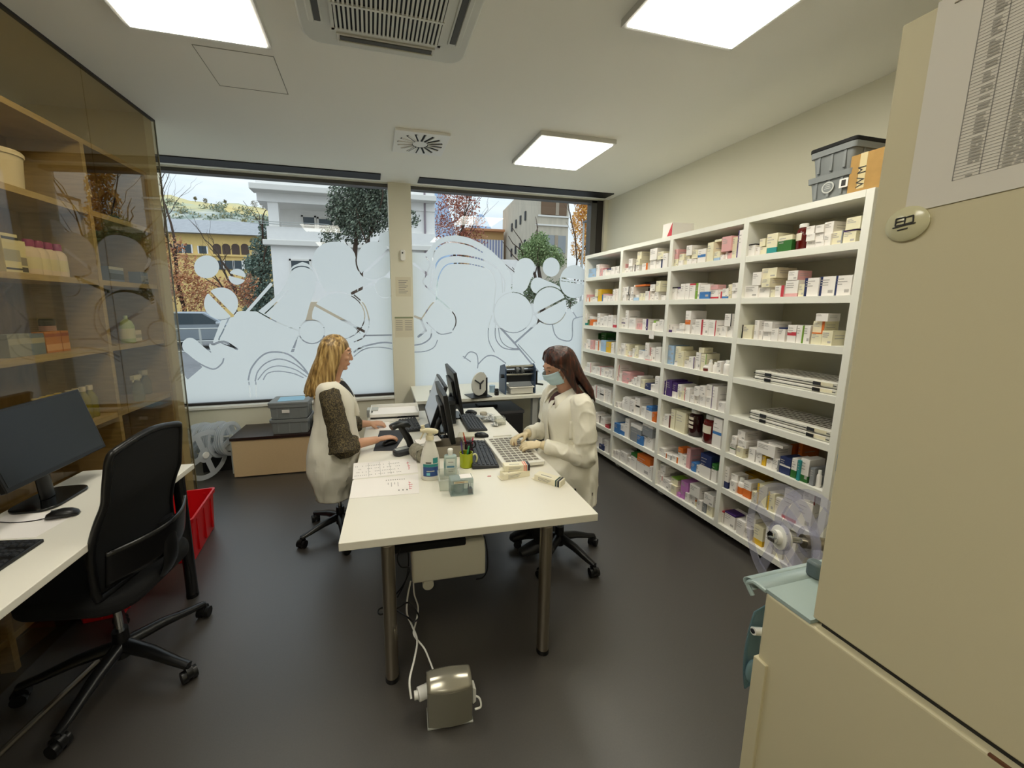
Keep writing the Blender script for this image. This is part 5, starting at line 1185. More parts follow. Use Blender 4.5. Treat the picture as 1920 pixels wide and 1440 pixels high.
for k in range(rows+1):
    v = v0+(v1-v0)*k/rows; ln.quad(P_(u0, v, .0024), P_(1, v, .0024), P_(1, v+.0022, .0024), P_(u0, v+.0022, .0024), 0)
for u in (u0, .20, .245, .36, .42, .6, .78, .9):
    ln.quad(P_(u, v0, .0024), P_(u+.003, v0, .0024), P_(u+.003, v1, .0024), P_(u, v1, .0024), 0)
for k in range(rows):
    v = v0+(v1-v0)*(k+.3)/rows; h = (v1-v0)/rows*.5
    for ua, ub, pr in ((.165, .195, .8), (.255, .355, 1), (.43, .595, 1), (.61, .775, 1), (.79, .895, 1), (.91, .99, 1)):
        x = ua
        while x < ub-.01:
            wd = rl_.uniform(.012, .04)
            if rl_.random() < pr: ln.quad(P_(x, v, .0026), P_(min(ub, x+wd), v, .0026), P_(min(ub, x+wd), v+h, .0026), P_(x, v+h, .0026), 1)
            x += wd+.006
ln.quad(P_(u0, v1, .0024), P_(1, v1, .0024), P_(1, v1+.018, .0024), P_(u0, v1+.018, .0024), 1)
ln.build('printed_table', [mat('line_grey', '#9b9892', .8), mat('text_grey', '#a7a39b', .8)], t, smooth=False)
MB().box(-.0035, -.055, H_*.955, -.002, -.02, H_*.96, 0, rotx(.0)).build('staple', M_steel, t, smooth=False)
p = Xp(1703, 420, xm); t = thing('round_magnet', 'round cream button magnet with a small line drawing under the sheet corner', 'magnet', p)
Mb = roty(-PI/2); MB().lathe([(.028, 0), (.029, .004), (.024, .008), (.0, .010)], n=36, M=Mb).build('button', mat('button_cream', '#cfcaa6', .18), t)
d = MB()
def seg(y0, z0, y1, z1, w=.0011):
    d.tube([(-.0098, -y0, z0), (-.0098, -y1, z1)], w, 6)
for s in ((-.012, -.002, -.012, .010), (-.012, .010, .0, .011), (.0, .011, .0, -.001), (-.012, -.002, .0, -.001), (-.012, .004, .0, .005), (.0, .010, .010, .012), (.010, .012, .011, .001), (.0, -.001, .011, .001), (-.015, -.005, .014, -.001), (-.008, -.010, .005, -.008)): seg(*s)
d.build('line_drawing', M_printd, t)
# blue tab on the shelf end beside the machine is added with the shelves
# ================================================================ white shelving on casters, full of medicine
XS = 2.45; SD = .40
UY = [1.462, 2.125, 2.79, 3.455, 4.128]; SZ = [2.037, 1.762, 1.487, 1.212, .937, .658, .384, .10]; TZ = 2.29
t = thing('shelving_unit', 'white wooden shelving unit on casters with four bays of medicine along the right wall', 'shelf unit', (XS, 2.79, 0))
for i, y in enumerate(UY): MB().box(0, y-.018-2.79, .06, SD, y+.018-2.79, TZ).build('upright', M_shelfw, t, smooth=False, bevel=.0015)
for i in range(4):
    a, b = UY[i]+.018-2.79, UY[i+1]-.018-2.79
    MB().box(-.001, a, TZ-.036, SD, b, TZ).build('top_board', M_shelfw, t, smooth=False)
    for z in SZ: MB().box(.001, a, z-.04, SD-.01, b, z).build('shelf_board', M_shelfw, t, smooth=False)
    MB().box(SD-.012, a, .06, SD, b, TZ).build('back_panel', mat('shelf_back', '#d9d7c6', .6), t, smooth=False)
for y in (1.6, 2.09, 2.76, 3.40, 4.05):
    for x in (.07, SD-.06):
        c = MB(); c.cyl((x, y-2.79-.018, .031), (x, y-2.79+.018, .031), .03, n=20, mi=0 if abs(y-2.09) > .1 else 1); c.box(x-.02, y-2.79-.022, .045, x+.02, y-2.79+.022, .061, 2); c.build('caster', [M_lgrey, M_black, M_steel], t)
MB().box(.02, UY[0]-.021-2.79, Xp(1540, 860, XS).z-.05, .09, UY[0]-.018-2.79, Xp(1540, 860, XS).z+.05).build('blue_tag', mat('tag_blue', '#7f9fc0', .6), t, smooth=False)
CO = dict(w='#f0ebe6', c='#e9e2c4', p='#dfa9a9', r='#c23a48', o='#d9722a', y='#e0b52c', g='#7fa83c', G='#2f6b2c', b='#3f78b8', B='#26325f', l='#a3c0de', v='#452a6b', m='#c67fc4', k='#24211f', e='#8b8e92', t='#2c8f8f', n='#6d2b22')
CN = dict(w='white', c='cream', p='pink', r='red', o='orange', y='yellow', g='light green', G='green', b='blue', B='navy', l='pale blue', v='violet', m='magenta', k='black', e='grey', t='teal', n='maroon')
def cm(c): return mat('box_'+c if c.islower() else 'box_dark_'+c.lower(), CO[c], .55)
ORD = ['', 'first', 'second', 'third', 'fourth', 'fifth', 'sixth', 'seventh', 'eighth', 'ninth', 'tenth', 'eleventh', 'twelfth', 'thirteenth', 'fourteenth', 'fifteenth', 'sixteenth', 'seventeenth', 'eighteenth', 'nineteenth', 'twentieth']
ROWN = ['', 'top shelf', 'second shelf', 'third shelf', 'fourth shelf', 'fifth shelf', 'sixth shelf', 'seventh shelf', 'bottom shelf']
BAYN = dict(A='nearest bay', B='second bay', C='third bay', D='far bay')
BAYI = dict(A=0, B=1, C=2, D=3)
M_amber = mat('amber_jar', '#5a0f0c', .12, coat=.5); M_amberd = mat('amber_jar_dark', '#2e0a0b', .12, coat=.5)
used = set(); rc = random.Random(21)
def uniq(s):
    if s in used:
        for extra in (' further right', ' further right again', ' rightmost there', ' small one', ' last one'):
            if s+extra not in used: s = s+extra; break
    used.add(s); return s
def compartment(bay, row, ox, oy, s, spec):
    z0 = SZ[row-1]; ylo, yhi = UY[BAYI[bay]]+.019, UY[BAYI[bay]+1]-.019
    items = []; n = 0
    for it in spec.split(';'):
        it = it.split()
        if not it: continue
        deep = '~' in it[0]; stack = '^' in it[0]; a = float(it[0].strip('~^')); b = float(it[1]); yt = float(it[2]); st = it[3] if len(it) > 3 else 'w'
        kind = 'box'
        if st[0] in 'JK': kind = st[0]; st = st[1:] or 'w'
        X = XS+(.20 if deep else rc.uniform(.012, .035))
        pa, pb = Xp(ox+a/s, oy+yt/s, X), Xp(ox+b/s, oy+yt/s, X)
        y1 = min(yhi, pa.y); y0 = max(ylo, pb.y)
        if y1-y0 < .014: y0 = y1-.014
        if y0 < ylo: y0 = ylo; y1 = max(y1, ylo+.014)
        zt = (pa.z+pb.z)/2; base = z0; on = None
        if stack:
            for q in items:
                if q['deep'] == deep and min(q['y1'], y1)-max(q['y0'], y0) > .25*min(y1-y0, q['y1']-q['y0']) and q['zt'] > base: base = q['zt']+.0008; on = q
        else: n += 1
        h = max(.016, zt-base); zmax = (TZ-.036 if row == 1 else SZ[row-2]-.04)-.004
        h = min(h, zmax-base)
        if h < .012: continue
        d = dict(y0=y0, y1=y1, zt=base+h, deep=deep, n=(on['n'] if on else n), st=stack); items.append(d)
        w = (y1-y0)*.97; yc = (y0+y1)/2
        col = st[0]; bands = [q for q in st.split('.')[1:]]
        dep = min(SD-.02-(X-XS), rc.uniform(.11, .17) if not deep else .15); dep = min(dep, max(.05, h*2.2 if h < .05 else .3))
        bname = ' with %s band' % CN[bands[0][1]] if bands and bands[0][0] != 'f' else ''
        where = ('on the %s from left' % ORD[d['n']] if on else ('behind the %s from left' % ORD[max(1, d['n'])] if deep else '%s from left' % ORD[d['n']]))
        if kind == 'box':
            m = MB(); m.box(0, -w/2, 0, dep, w/2, h, 0); ms = [cm(col)]
            for q in bands:
                ps, c, f = q[0], q[1], (float(q[2:]) if len(q) > 2 else 3)/10
                ms.append(cm(c)); k = len(ms)-1; e = .0006
                if ps == 'b': m.box(-e, -w/2-e, 0, dep*.7, w/2+e, h*f, k)
                elif ps == 't': m.box(-e, -w/2-e, h*(1-f), dep*.7, w/2+e, h+e, k)
                elif ps == 'm': m.box(-e, -w/2, h*(.5-f/2), .002, w/2, h*(.5+f/2), k)
                elif ps == 'l': m.box(-e, w/2-w*f, 0, .002, w/2+e, h+e, k)
                elif ps == 'r': m.box(-e, -w/2-e, 0, .002, -w/2+w*f, h+e, k)
                elif ps == 'f': m.box(-e, -w/2-e, 0, .001, w/2+e, h+e, k)
            ms.append(mat('print_pale', '#b5b0ac', .8)); k = len(ms)-1                     # faint lines of print
            for j in range(2 if h < .05 else 3):
                zz = h*(.80-.13*j); ww = w*rc.uniform(.3, .65); m.quad((-.001, w*.42, zz), (-.001, w*.42-ww, zz), (-.001, w*.42-ww, zz+min(.005, h*.06)), (-.001, w*.42, zz+min(.005, h*.06)), k)
            if rc.random() < .3 and h > .04: m.quad((-.001, -w*.1, h*.15), (-.001, -w*.4, h*.15), (-.001, -w*.4, h*.3), (-.001, -w*.1, h*.3), k)
            for j in range(2): zz = h*(.65-.2*j); m.quad((dep*.15, -w/2-.0005, zz), (dep*.75, -w/2-.0005, zz), (dep*.75, -w/2-.0005, zz+min(.004, h*.05)), (dep*.15, -w/2-.0005, zz+min(.004, h*.05)), k)
            o = m.build('medicine_box', ms, smooth=False, loc=(X, yc, base), rz=rc.uniform(-.02, .02) if w > .03 else 0)
            tag(o, uniq('%s carton%s %s, %s, %s' % (CN[col], bname, where, ROWN[row], BAYN[bay])), 'medicine box', 'medicine cartons on the white shelves')
        else:
            r = w/2; amber = kind == 'J'
            t = thing('medicine_jar' if amber else 'pill_bottle', uniq('%s %s, %s, %s' % ('amber jar with white lid' if amber else '%s plastic bottle%s' % (CN[col], bname), where, ROWN[row], BAYN[bay])), 'jar' if amber else 'bottle', (X+r, yc, base), PI, 'jars and bottles on the white shelves')
            if amber:
                MB().lathe([(r*.92, 0), (r, .006), (r, h*.68), (r*.93, h*.78), (r*.62, h*.84), (r*.62, h*.87)], n=28).build('body', M_amberd if col == 'k' else M_amber, t)
                MB().lathe([(r*.72, h*.855), (r*.72, h*.985), (r*.66, h), (0, h)], n=28).build('lid', M_plast, t)
                lb = MB()
                zs_ = [(.30, .40), (.46, .56), (.62, .72)] if col == 'k' else ([(.25, .66)] if col == 'w' else [(.36, .64)])
                for q0, q1 in zs_: lb.grid(lambda u, v: (r*1.01*math.cos(-.25+(1.3 if col != 'c' else 1.9)*(u-.5)), r*1.01*math.sin(-.25+(1.3 if col != 'c' else 1.9)*(u-.5)), h*(q0+(q1-q0)*v)), 10, 1)
                lb.build('label', mat('jar_label', '#e6dcc8', .6), t)
            else:
                MB().lathe([(r*.95, 0), (r, .004), (r, h*.66), (r*.8, h*.74), (r*.6, h*.78)], n=20).build('body', cm(col), t)
                cap = cm(bands[0][1]) if bands and bands[0][0] == 't' else M_plast
                MB().lathe([(r*.66, h*.77), (r*.66, h*.97), (r*.6, h), (0, h)], n=20).build('cap', cap, t)
                if bands and bands[0][0] == 'b': MB().lathe([(r*1.01, h*.04), (r*1.01, h*.45)], n=20).build('label', cm(bands[0][1]), t)
T1 = (1340, 330, 4.5); T2 = (1340, 620, 4.5); T3 = (1200, 420, 6.545); T4 = (1200, 620, 6.545); T5 = (1200, 820, 6.545); T6 = (1080, 460, 7.58); T7 = (1080, 640, 7.58); T8 = (1320, 850, 5.14); TU = (1080, 560, 4.)
for bay, row, T, spec in (
 ('A', 1, T1, '290 345 575 w.tk1;346 385 598;386 440 600 c;^383 432 528 c;446 538 485 c.bt3;541 660 502 c.bG7;678 775 402 Jr;777 850 552;^777 848 487;^776 846 423;851 924 548;^850 922 480;^858 926 412;925 985 490;^932 1010 386;988 1088 465 c.re1;1092 1200 455 c.tv1;^1116 1240 345 c'),
 ('A', 2, T1, '246 372 925 w;375 470 940 w;^325 398 812 w;^400 470 862 c;^402 530 776 c;476 508 960 c;512 588 925 w.rr3;602 712 880 w.bp2;^626 706 800 p.fw;714 760 912 c;766 888 860 w.lB2;891 1028 848 w.lB2;1031 1168 838 w.lB1'),
 ('A', 3, T1, '190 218 1298 Kg;235 325 1258 c.lk1;334 368 1300 w;^342 380 1217;374 408 1300;412 478 1312;^418 490 1230;482 540 1288;545 600 1280 w.tB1;622 697 1258 w.mr2;700 752 1262 w.rg1;755 815 1262 w.lg1;820 908 1322 c.to1;^834 932 1226 c.ro2;^858 962 1160 w;910 1002 1306 c'),
 ('A', 6, T2, '132 180 952 w.mG1;^146 190 892;186 245 985 c;^198 270 926;^196 262 845;290 348 992;352 402 1030;^356 520 956;404 436 1058 y;440 490 1090;^442 570 1044;492 548 1085 w.re2;~625 678 966 o;~712 748 952 o;552 652 1074 B.mw1;656 704 1080 w.bG4;706 730 1095 t;732 808 1085 w.bG3;812 850 1158 e;856 900 1180 Kw'),
 ('A', 7, T8, '166 250 122 w.bB3;252 314 268 w;^262 330 205 w;318 382 240 Kw.bo;~395 530 198 y;386 460 276 w.bo5;462 514 372 c;518 620 308 c.ly2;624 690 382 c.ly2;672 772 432 w;^778 950 362 w.br1;800 905 480 w;910 1060 470 w;^965 1090 345 w.rn1'),
 ('A', 8, T8, '112 188 538 w.tr1;200 308 580 w.tv1;316 400 650 w;382 450 718;^406 505 615 w;484 580 706 c.by3;600 680 720;690 790 740 c;800 900 780 w'),
 ('B', 1, T3, '402 466 432 c;^410 470 312 p;472 528 448;^486 540 368 c;546 612 392 c;578 636 428;^575 642 262;^640 714 322 c;642 690 432;716 812 306 w.mb2;836 908 226 c;912 985 336 c.bl3;^915 1000 240 c;990 1030 378;1034 1078 340 Kw;1080 1128 352 p;^1012 1128 152 p;1132 1180 322 c;1184 1210 300;^1134 1200 162 c;1214 1272 75 w.lv2'),
 ('B', 2, T3, '396 456 776 w.tk1;460 502 780 w.tv1;505 558 735;562 612 730;616 684 732 w.tr1;686 742 724 w.lg6;744 862 745 w.bb5;866 964 806 w.br2;^870 958 746 p;968 1008 830 w.rr4;1016 1084 790 w.bb2;1088 1128 740 c;1132 1204 822;^1136 1210 722'),
 ('B', 3, T3, '332 384 1228 w.bv3;388 432 1258;~400 462 1215 c;442 538 1290;^486 548 1222;566 632 1064 w.mo2;636 678 1242;684 768 1172 w.rr1;772 846 1176 w.lr1;850 938 1182 w.rr1;942 1004 1268;1008 1066 1256;1070 1144 1256;^1046 1130 1102 w.rk1'),
 ('B', 4, T4, '340 414 308 l;^350 424 182 l;424 468 368;^442 508 196 c;472 540 250 c;546 598 368;602 670 322 w.rv1;692 752 268 w;756 820 285 c.rg1;^725 790 210 c;760 824 418 Kw.bn;832 876 358 Kw;880 944 388 Kw;948 1000 376;1006 1100 364 Kw'),
 ('B', 5, T4, '266 328 612 v.rw1;332 396 608 v;400 462 640 v.bw4;466 515 662;470 548 742 c;552 616 706 w.lr1;620 668 786;666 732 800;^668 732 688;736 808 802;^735 806 680;812 886 812;^820 890 662;892 960 690 w.lv1;964 1044 880'),
 ('B', 6, T4, '246 300 1058;302 378 1032 w.rn2;386 440 968 c;444 566 1000 c;570 708 968 Jk;740 902 1040 Jc;906 1020 1082 w.mb1'),
 ('B', 7, T5, '206 298 122;292 328 192 w.ro2;~330 394 150 c;332 388 215 w.re2;392 468 232 w.ro2;~398 480 140;472 528 128 w.to3;526 576 222;580 626 142 p;630 690 310 b;~688 766 205 b;692 742 345;746 884 216 w.tB5;~692 740 250 b;888 950 332 w.tG3'),
 ('B', 8, T5, '186 232 402;240 274 522;^246 276 470 w.rr1;^250 300 430;^250 318 345;278 368 512;350 382 570;386 450 592 c;^388 470 502 c.tg1;440 496 680 m;498 552 652 m;^506 600 545 m;556 600 682;606 680 702;^612 740 592;650 694 765 c.to2;698 756 772;760 818 800 e;^786 910 702;822 898 842 c'),
 ('C', 1, T6, '646 684 272 p;688 742 322;746 800 302;^752 808 190;812 846 276 w.rk3;852 900 282;^856 910 196 c;^876 938 90 c;942 1020 256 w.ro3;1056 1136 212 w;1140 1234 206 w.rB2;^1056 1158 46;^1162 1246 92 c;1240 1308 112'),
 ('C', 2, T6, '620 664 745;^642 692 592;666 716 702;^694 756 590 w.rk1;718 760 708 w.rk1;764 814 700;^780 822 590;^826 990 582 o.lw1;818 898 700 w.bl5;902 948 682 c;952 984 682 c;988 1048 652 w.rp1;1052 1110 688;^1056 1124 556;1118 1178 662;^1142 1204 505 c;1214 1278 712;~970 1130 518 k'),
 ('C', 3, T6, '612 704 1028 w.mv1;708 752 926 w;756 852 1036;856 900 1112 p;904 944 1116 p;948 1026 1048 w.rv3;1070 1132 1068 Kw.tg;1138 1184 1082;1188 1250 1056 w'),
 ('C', 4, T7, '606 644 92;648 692 92;^642 702 28 w;704 758 45 c;736 774 142 w.bo1;806 834 102;838 888 62 c;892 982 132 l.fw;^988 1042 22;984 1056 202 w.bp2;1062 1134 92 w.lr1;1140 1210 82'),
 ('C', 5, T7, '546 590 482 w.rr2;^566 604 332 w.rr3;606 650 462;656 738 548 p;^660 776 438 p;746 778 572;782 818 540;822 866 512;872 922 496;926 980 546 c;986 1060 602 B;1066 1120 612 w;1126 1192 502 w'),
 ('C', 6, T7, '520 550 852;554 598 862;602 638 872;642 688 802 Kw;692 768 796;772 834 832;840 914 802 w.mk1;930 998 932;1004 1082 928 w.tb3;1086 1140 1016 o'),
 ('C', 7, T7, '500 538 1158;542 624 1168 b;628 700 1182 w.bb4;704 762 1100 w;790 866 1332 b.tt3;778 940 1190 e.tw2;870 955 1345 b;958 1010 1360;1014 1100 1370;^950 1096 1188 e.tw2'),
 ('C', 8, TU, '266 294 1132;297 328 1142;~290 350 1082 G.tw4;332 386 1152;352 384 1192;388 410 1192;414 458 1162 w.tG2;460 560 1182 w.to4;515 550 1242 w.lr1;552 570 1260'),
 ('D', 1, T6, '142 178 420 l;182 282 332 l;292 338 272;342 378 332 p;382 428 332 w.tr1;432 498 332 w.tB2;502 556 306;560 616 296'),
 ('D', 2, T6, '126 154 702 p;158 200 742 w.ro3;236 304 732;^270 314 626 c;^318 362 626 y;318 384 702 b;388 452 692 w.tp2;456 488 722;492 524 722;528 560 626;566 606 616'),
 ('D', 3, T6, '116 154 972 w.bt2;160 194 1062 G;198 238 1012 o.tw3;~246 300 976 p;242 268 1092;306 344 966;348 398 1016;402 458 1002;462 528 992;532 572 1040 w.br3'),
 ('D', 4, T6, '~208 288 1242 G;~362 430 1242 G;120 148 1390;152 204 1336;208 254 1352 p;276 328 1356 w.ro2;332 352 1400;356 428 1352 l;432 500 1376 y;504 542 1382'),
 ('D', 5, T7, '82 118 382;122 150 362;156 214 302 w.rp1;232 298 362 w;302 348 362 p.fw;352 408 376 w.lp1;412 464 422 w;468 520 402 w'),
 ('D', 6, T7, '216 258 642;262 298 622 w.rp2;302 344 642;348 398 662 w.mk1;402 448 672;452 500 692'),
 ('D', 7, T7, '252 298 1012;302 348 1052 w.rk2;352 410 1082;416 470 1186 n.fr'),
 ('D', 8, TU, '106 138 1012;142 198 1032;172 210 1096 B;212 246 1062')):
    compartment(bay, row, *T, spec)
# stacked pill trays in the nearest bay
for row, (xa, xb), nm in ((4, (1414, 1568), ('lower', 'upper')), (5, (1405, 1556), ('lower', 'upper'))):
    z = SZ[row-1]; pa, pb = Xp(xa, 700 if row == 4 else 775, XS+.03), Xp(xb, 725 if row == 4 else 810, XS+.03)
    yc = (pa.y+pb.y)/2; w = min(.56, pa.y-pb.y)
    for k in range(2):
        zb = z+.002+k*.036
        pt = pill_tray('%s pill tray of the pair on the %s of the nearest bay' % (nm[k], ROWN[row]), (XS+.03+.15, max(yc, UY[0]+.02+w/2), zb), R(90), w, .30, .030, 11, 6, group='pill trays stacked on the shelves')
        MB().box(-w/2, .148, .012, w/2, .152, .016).build('rim_gap', M_dgrey, pt, smooth=False)
        for s in (-.3, .3): MB().box(w*s-.02, .149, .004, w*s+.02, .155, .024).build('clip', M_black if k == 0 else M_dgrey, pt, smooth=False)
        MB().box(-w*.47, .1505, .008, -w*.28, .153, .026).build('label', mat('tray_label', '#e4dcc0', .6), pt, smooth=False)
# on top of the shelving
pa, pb = Xp(1510, 375, XS+.02), Xp(1590, 350, XS+.02)
cw = pa.y-pb.y
euro('lower grey storage crate with a round emblem on top of the shelving', (XS+.22, (pa.y+pb.y)/2, TZ+.001), PI/2, cw, .38, .135)
t = [o for o in C.objects if o.get('label', '').startswith('lower grey storage crate with a round')][0]
M = Matrix(((0, 0, 1, 0), (1, 0, 0, 0), (0, 1, 0, 0), (0, 0, 0, 1)))
em = MB(); em.lathe([(.030, 0), (.030, .002), (.0, .002)], c=(0, 0, 0), n=28, M=tr(.0, .19, .065) @ rotx(-PI/2)); em.build('emblem', mat('emblem_pale', '#c6c8c4', .6), t)
em = MB(); em.lathe([(.024, 0), (.024, .0028), (.0, .0028)], n=28, M=tr(.0, .19, .065) @ rotx(-PI/2)); em.build('emblem_centre', M_crate, t)
em = MB()
for k in range(3): em.box(-.016+.003*k, .192, .058+.010*k, .016-.003*k, .1935, .061+.010*k)
em.build('emblem_lines', MATS['emblem_pale'], t, smooth=False)
em = MB(); em.box(-.095, .191, .045, -.055, .1925, .09); em.box(-.085, .192, .052, -.065, .1932, .083, 1); em.build('sticker', [M_paper, M_printd], t, smooth=False)
euro('upper grey storage crate with a black lid on top of the shelving', (XS+.22, (pa.y+pb.y)/2+.0, TZ+.137), PI/2, cw, .38, .135, M_blackm)
q0, q1 = Xp(1588, 358, XS+.03), Xp(1650, 340, XS+.03)
t = thing('cardboard_box', 'brown cardboard box with printed tape beside the crates on top of the shelving', 'box', (XS+.03, (q0.y+q1.y)/2-.0, TZ+.001))
w = (q0.y-q1.y); h = Xp(1610, 290, XS+.03).z-TZ
MB().box(0, -w/2, 0, .3, w/2, h).build('body', mat('cardboard', '#b08a4e', .75, noise=.06, nscale=30), t, smooth=False, bevel=.002)
tp_ = MB(); tp_.box(-.001, -w*.02, h*.1, 0, w*.20, h, 0); tp_.box(-.001, -w*.02, h, .3, w*.20, h+.001, 0); tp_.build('tape', mat('tape_clear', '#d9c99c', .3), t, smooth=False)
def letters(txt, size, parent, m, M):
    cu = bpy.data.curves.new('t', 'FONT'); cu.body = txt; cu.size = size; cu.extrude = .0006; cu.align_x = 'CENTER'; cu.align_y = 'CENTER'
    o = bpy.data.objects.new('tmp', cu); C.objects.link(o); bpy.context.view_layer.update()
    me = bpy.data.meshes.new_from_object(o.evaluated_get(bpy.context.evaluated_depsgraph_get())); bpy.data.objects.remove(o)
    me.materials.clear(); me.materials.append(m)
    e = bpy.data.objects.new('lettering', me); C.objects.link(e); e.parent = parent; e.matrix_local = M; return e
Mt = tr(-.002, w*.09, h*.42) @ Matrix(((0, 0, -1, 0), (0, -1, 0, 0), (-1, 0, 0, 0), (0, 0, 0, 1)))
Mt = tr(-.002, w*.09, h*.40) @ Matrix(((0, 0, -1, 0), (0, 1, 0, 0), (1, 0, 0, 0), (0, 0, 0, 1)))
letters('W M', .05, t, M_printd, Mt)
q0, q1 = Xp(1242, 445, XS+.04), Xp(1258, 442, XS+.04)
t = thing('sample_box', 'white carton with a red wedge lying on top of the shelving by the second upright', 'box', (XS+.04, q1.y, TZ+.001))
w = .10; h = Xp(1250, 420, XS+.04).z-TZ
MB().box(0, -.01, 0, .22, w, h).build('body', cm('w'), t, smooth=False, bevel=.001); MB().add([(-.001, -.01, 0), (-.001, .05, 0), (-.001, -.01, h)], [(0, 1, 2)]).build('red_wedge', cm('r'), t, smooth=False)
p0 = Xp(1222, 626, XS-.002); o = MB().box(-.001, -.03, -.045, 0, .03, .03).build('hanging_note', M_paper, loc=(XS-.003, p0.y, p0.z), smooth=False); tag(o, 'small white note hanging from the third shelf edge in the third bay', 'note')
# ================================================================ people
def fuse(mb, voxel, name, mats, parent, smooth_it=4, colour=None, decim=None):
    """merge overlapping closed shapes into one continuous surface"""
    me = bpy.data.meshes.new('tmp'); me.from_pydata(mb.v, [], mb.f); o = bpy.data.objects.new('tmp', me); C.objects.link(o)
    r = o.modifiers.new('r', 'REMESH'); r.mode = 'VOXEL'; r.voxel_size = voxel
    if smooth_it: s = o.modifiers.new('s', 'SMOOTH'); s.factor = .5; s.iterations = smooth_it
    bpy.context.view_layer.update()
    m2 = bpy.data.meshes.new_from_object(o.evaluated_get(bpy.context.evaluated_depsgraph_get())); bpy.data.objects.remove(o)
    m2.name = name; m2.materials.clear()
    for m in mats: m2.materials.append(m)
    m2.polygons.foreach_set('use_smooth', [True]*len(m2.polygons))
    e = bpy.data.objects.new(name, m2); C.objects.link(e)
    if parent is not None: e.parent = parent
    return e
def hair_mat(name, dark, light, hi):
    m, nt = nodemat(name); N = nt.nodes; L = nt.links
    o = N.new('ShaderNodeOutputMaterial'); p = N.new('ShaderNodeBsdfPrincipled'); tc = N.new('ShaderNodeTexCoord'); mp = N.new('ShaderNodeMapping'); mp.inputs['Scale'].default_value = (75, 75, 5)
    n = N.new('ShaderNodeTexNoise'); n.inputs['Scale'].default_value = 1.; n.inputs['Detail'].default_value = 5
    r = N.new('ShaderNodeValToRGB'); e = r.color_ramp.elements; e[0].position = .36; e[0].color = (*lin(dark), 1); e[1].position = .68; e[1].color = (*lin(hi), 1); q = e.new(.52); q.color = (*lin(light), 1)
    b = N.new('ShaderNodeBump'); b.inputs['Strength'].default_value = .7; b.inputs['Distance'].default_value = .006
    L.new(tc.outputs['Object'], mp.inputs[0]); L.new(mp.outputs[0], n.inputs['Vector']); L.new(n.outputs['Fac'], r.inputs[0]); L.new(r.outputs[0], p.inputs['Base Color']); L.new(n.outputs['Fac'], b.inputs['Height']); L.new(b.outputs[0], p.inputs['Normal'])
    p.inputs['Roughness'].default_value = .42; L.new(p.outputs[0], o.inputs[0]); return m
def blouse_mat():
    m, nt = nodemat('olive_blouse'); N = nt.nodes; L = nt.links
    o = N.new('ShaderNodeOutputMaterial'); p = N.new('ShaderNodeBsdfPrincipled'); tc = N.new('ShaderNodeTexCoord')
    v = N.new('ShaderNodeTexNoise'); v.inputs['Scale'].default_value = 130; v.inputs['Detail'].default_value = 2
    r = N.new('ShaderNodeValToRGB'); e = r.color_ramp.elements; e[0].position = .42; e[0].color = (*lin('#251f14'), 1); e[1].position = .66; e[1].color = (*lin('#6a5d3e'), 1)
    L.new(tc.outputs['Object'], v.inputs['Vector']); L.new(v.outputs['Fac'], r.inputs[0]); L.new(r.outputs[0], p.inputs['Base Color']); p.inputs['Roughness'].default_value = .8; L.new(p.outputs[0], o.inputs[0]); return m
M_skin = mat('skin', '#c99a7c', .5, sss=.15, noise=.05, nscale=14)
M_skin2 = mat('skin_pale', '#cfa086', .5, sss=.15, noise=.05, nscale=14)
M_lips = mat('lips', '#a8655a', .4); M_brow = mat('brow', '#5a4028', .8); M_eyew = mat('eye_white', '#e8e4dc', .2); M_iris = mat('iris', '#2d3a3f', .15)
M_coat = mat('coat_cream', '#e6e2d4', .85, bump=.8, bscale=7, bdist=.07, bdet=1.2, stretch=(1, 1, .5)); M_coat2 = mat('coat_ivory', '#f2eee0', .85, bump=.8, bscale=7, bdist=.07, bdet=1.2, stretch=(1, 1, .5))
M_trous = mat('trousers_black', '#0d0d0f', .85); M_shoe = mat('shoes_dark', '#151517', .5)
def V(*a): return Vector(a)
def limbtube(mb, pts, rs, n=14, up=(0, 0, 1)):
    P = spline(pts, 4); k = len(pts); R_ = []
    for i in range(len(P)):
        t = i/4; j = min(int(t), k-2); f = t-j; a, b = rs[j], rs[j+1]
        a = a if isinstance(a, tuple) else (a, a); b = b if isinstance(b, tuple) else (b, b)
        R_.append((a[0]*(1-f)+b[0]*f, a[1]*(1-f)+b[1]*f))
    mb.tube(P, R_, n, up=up)
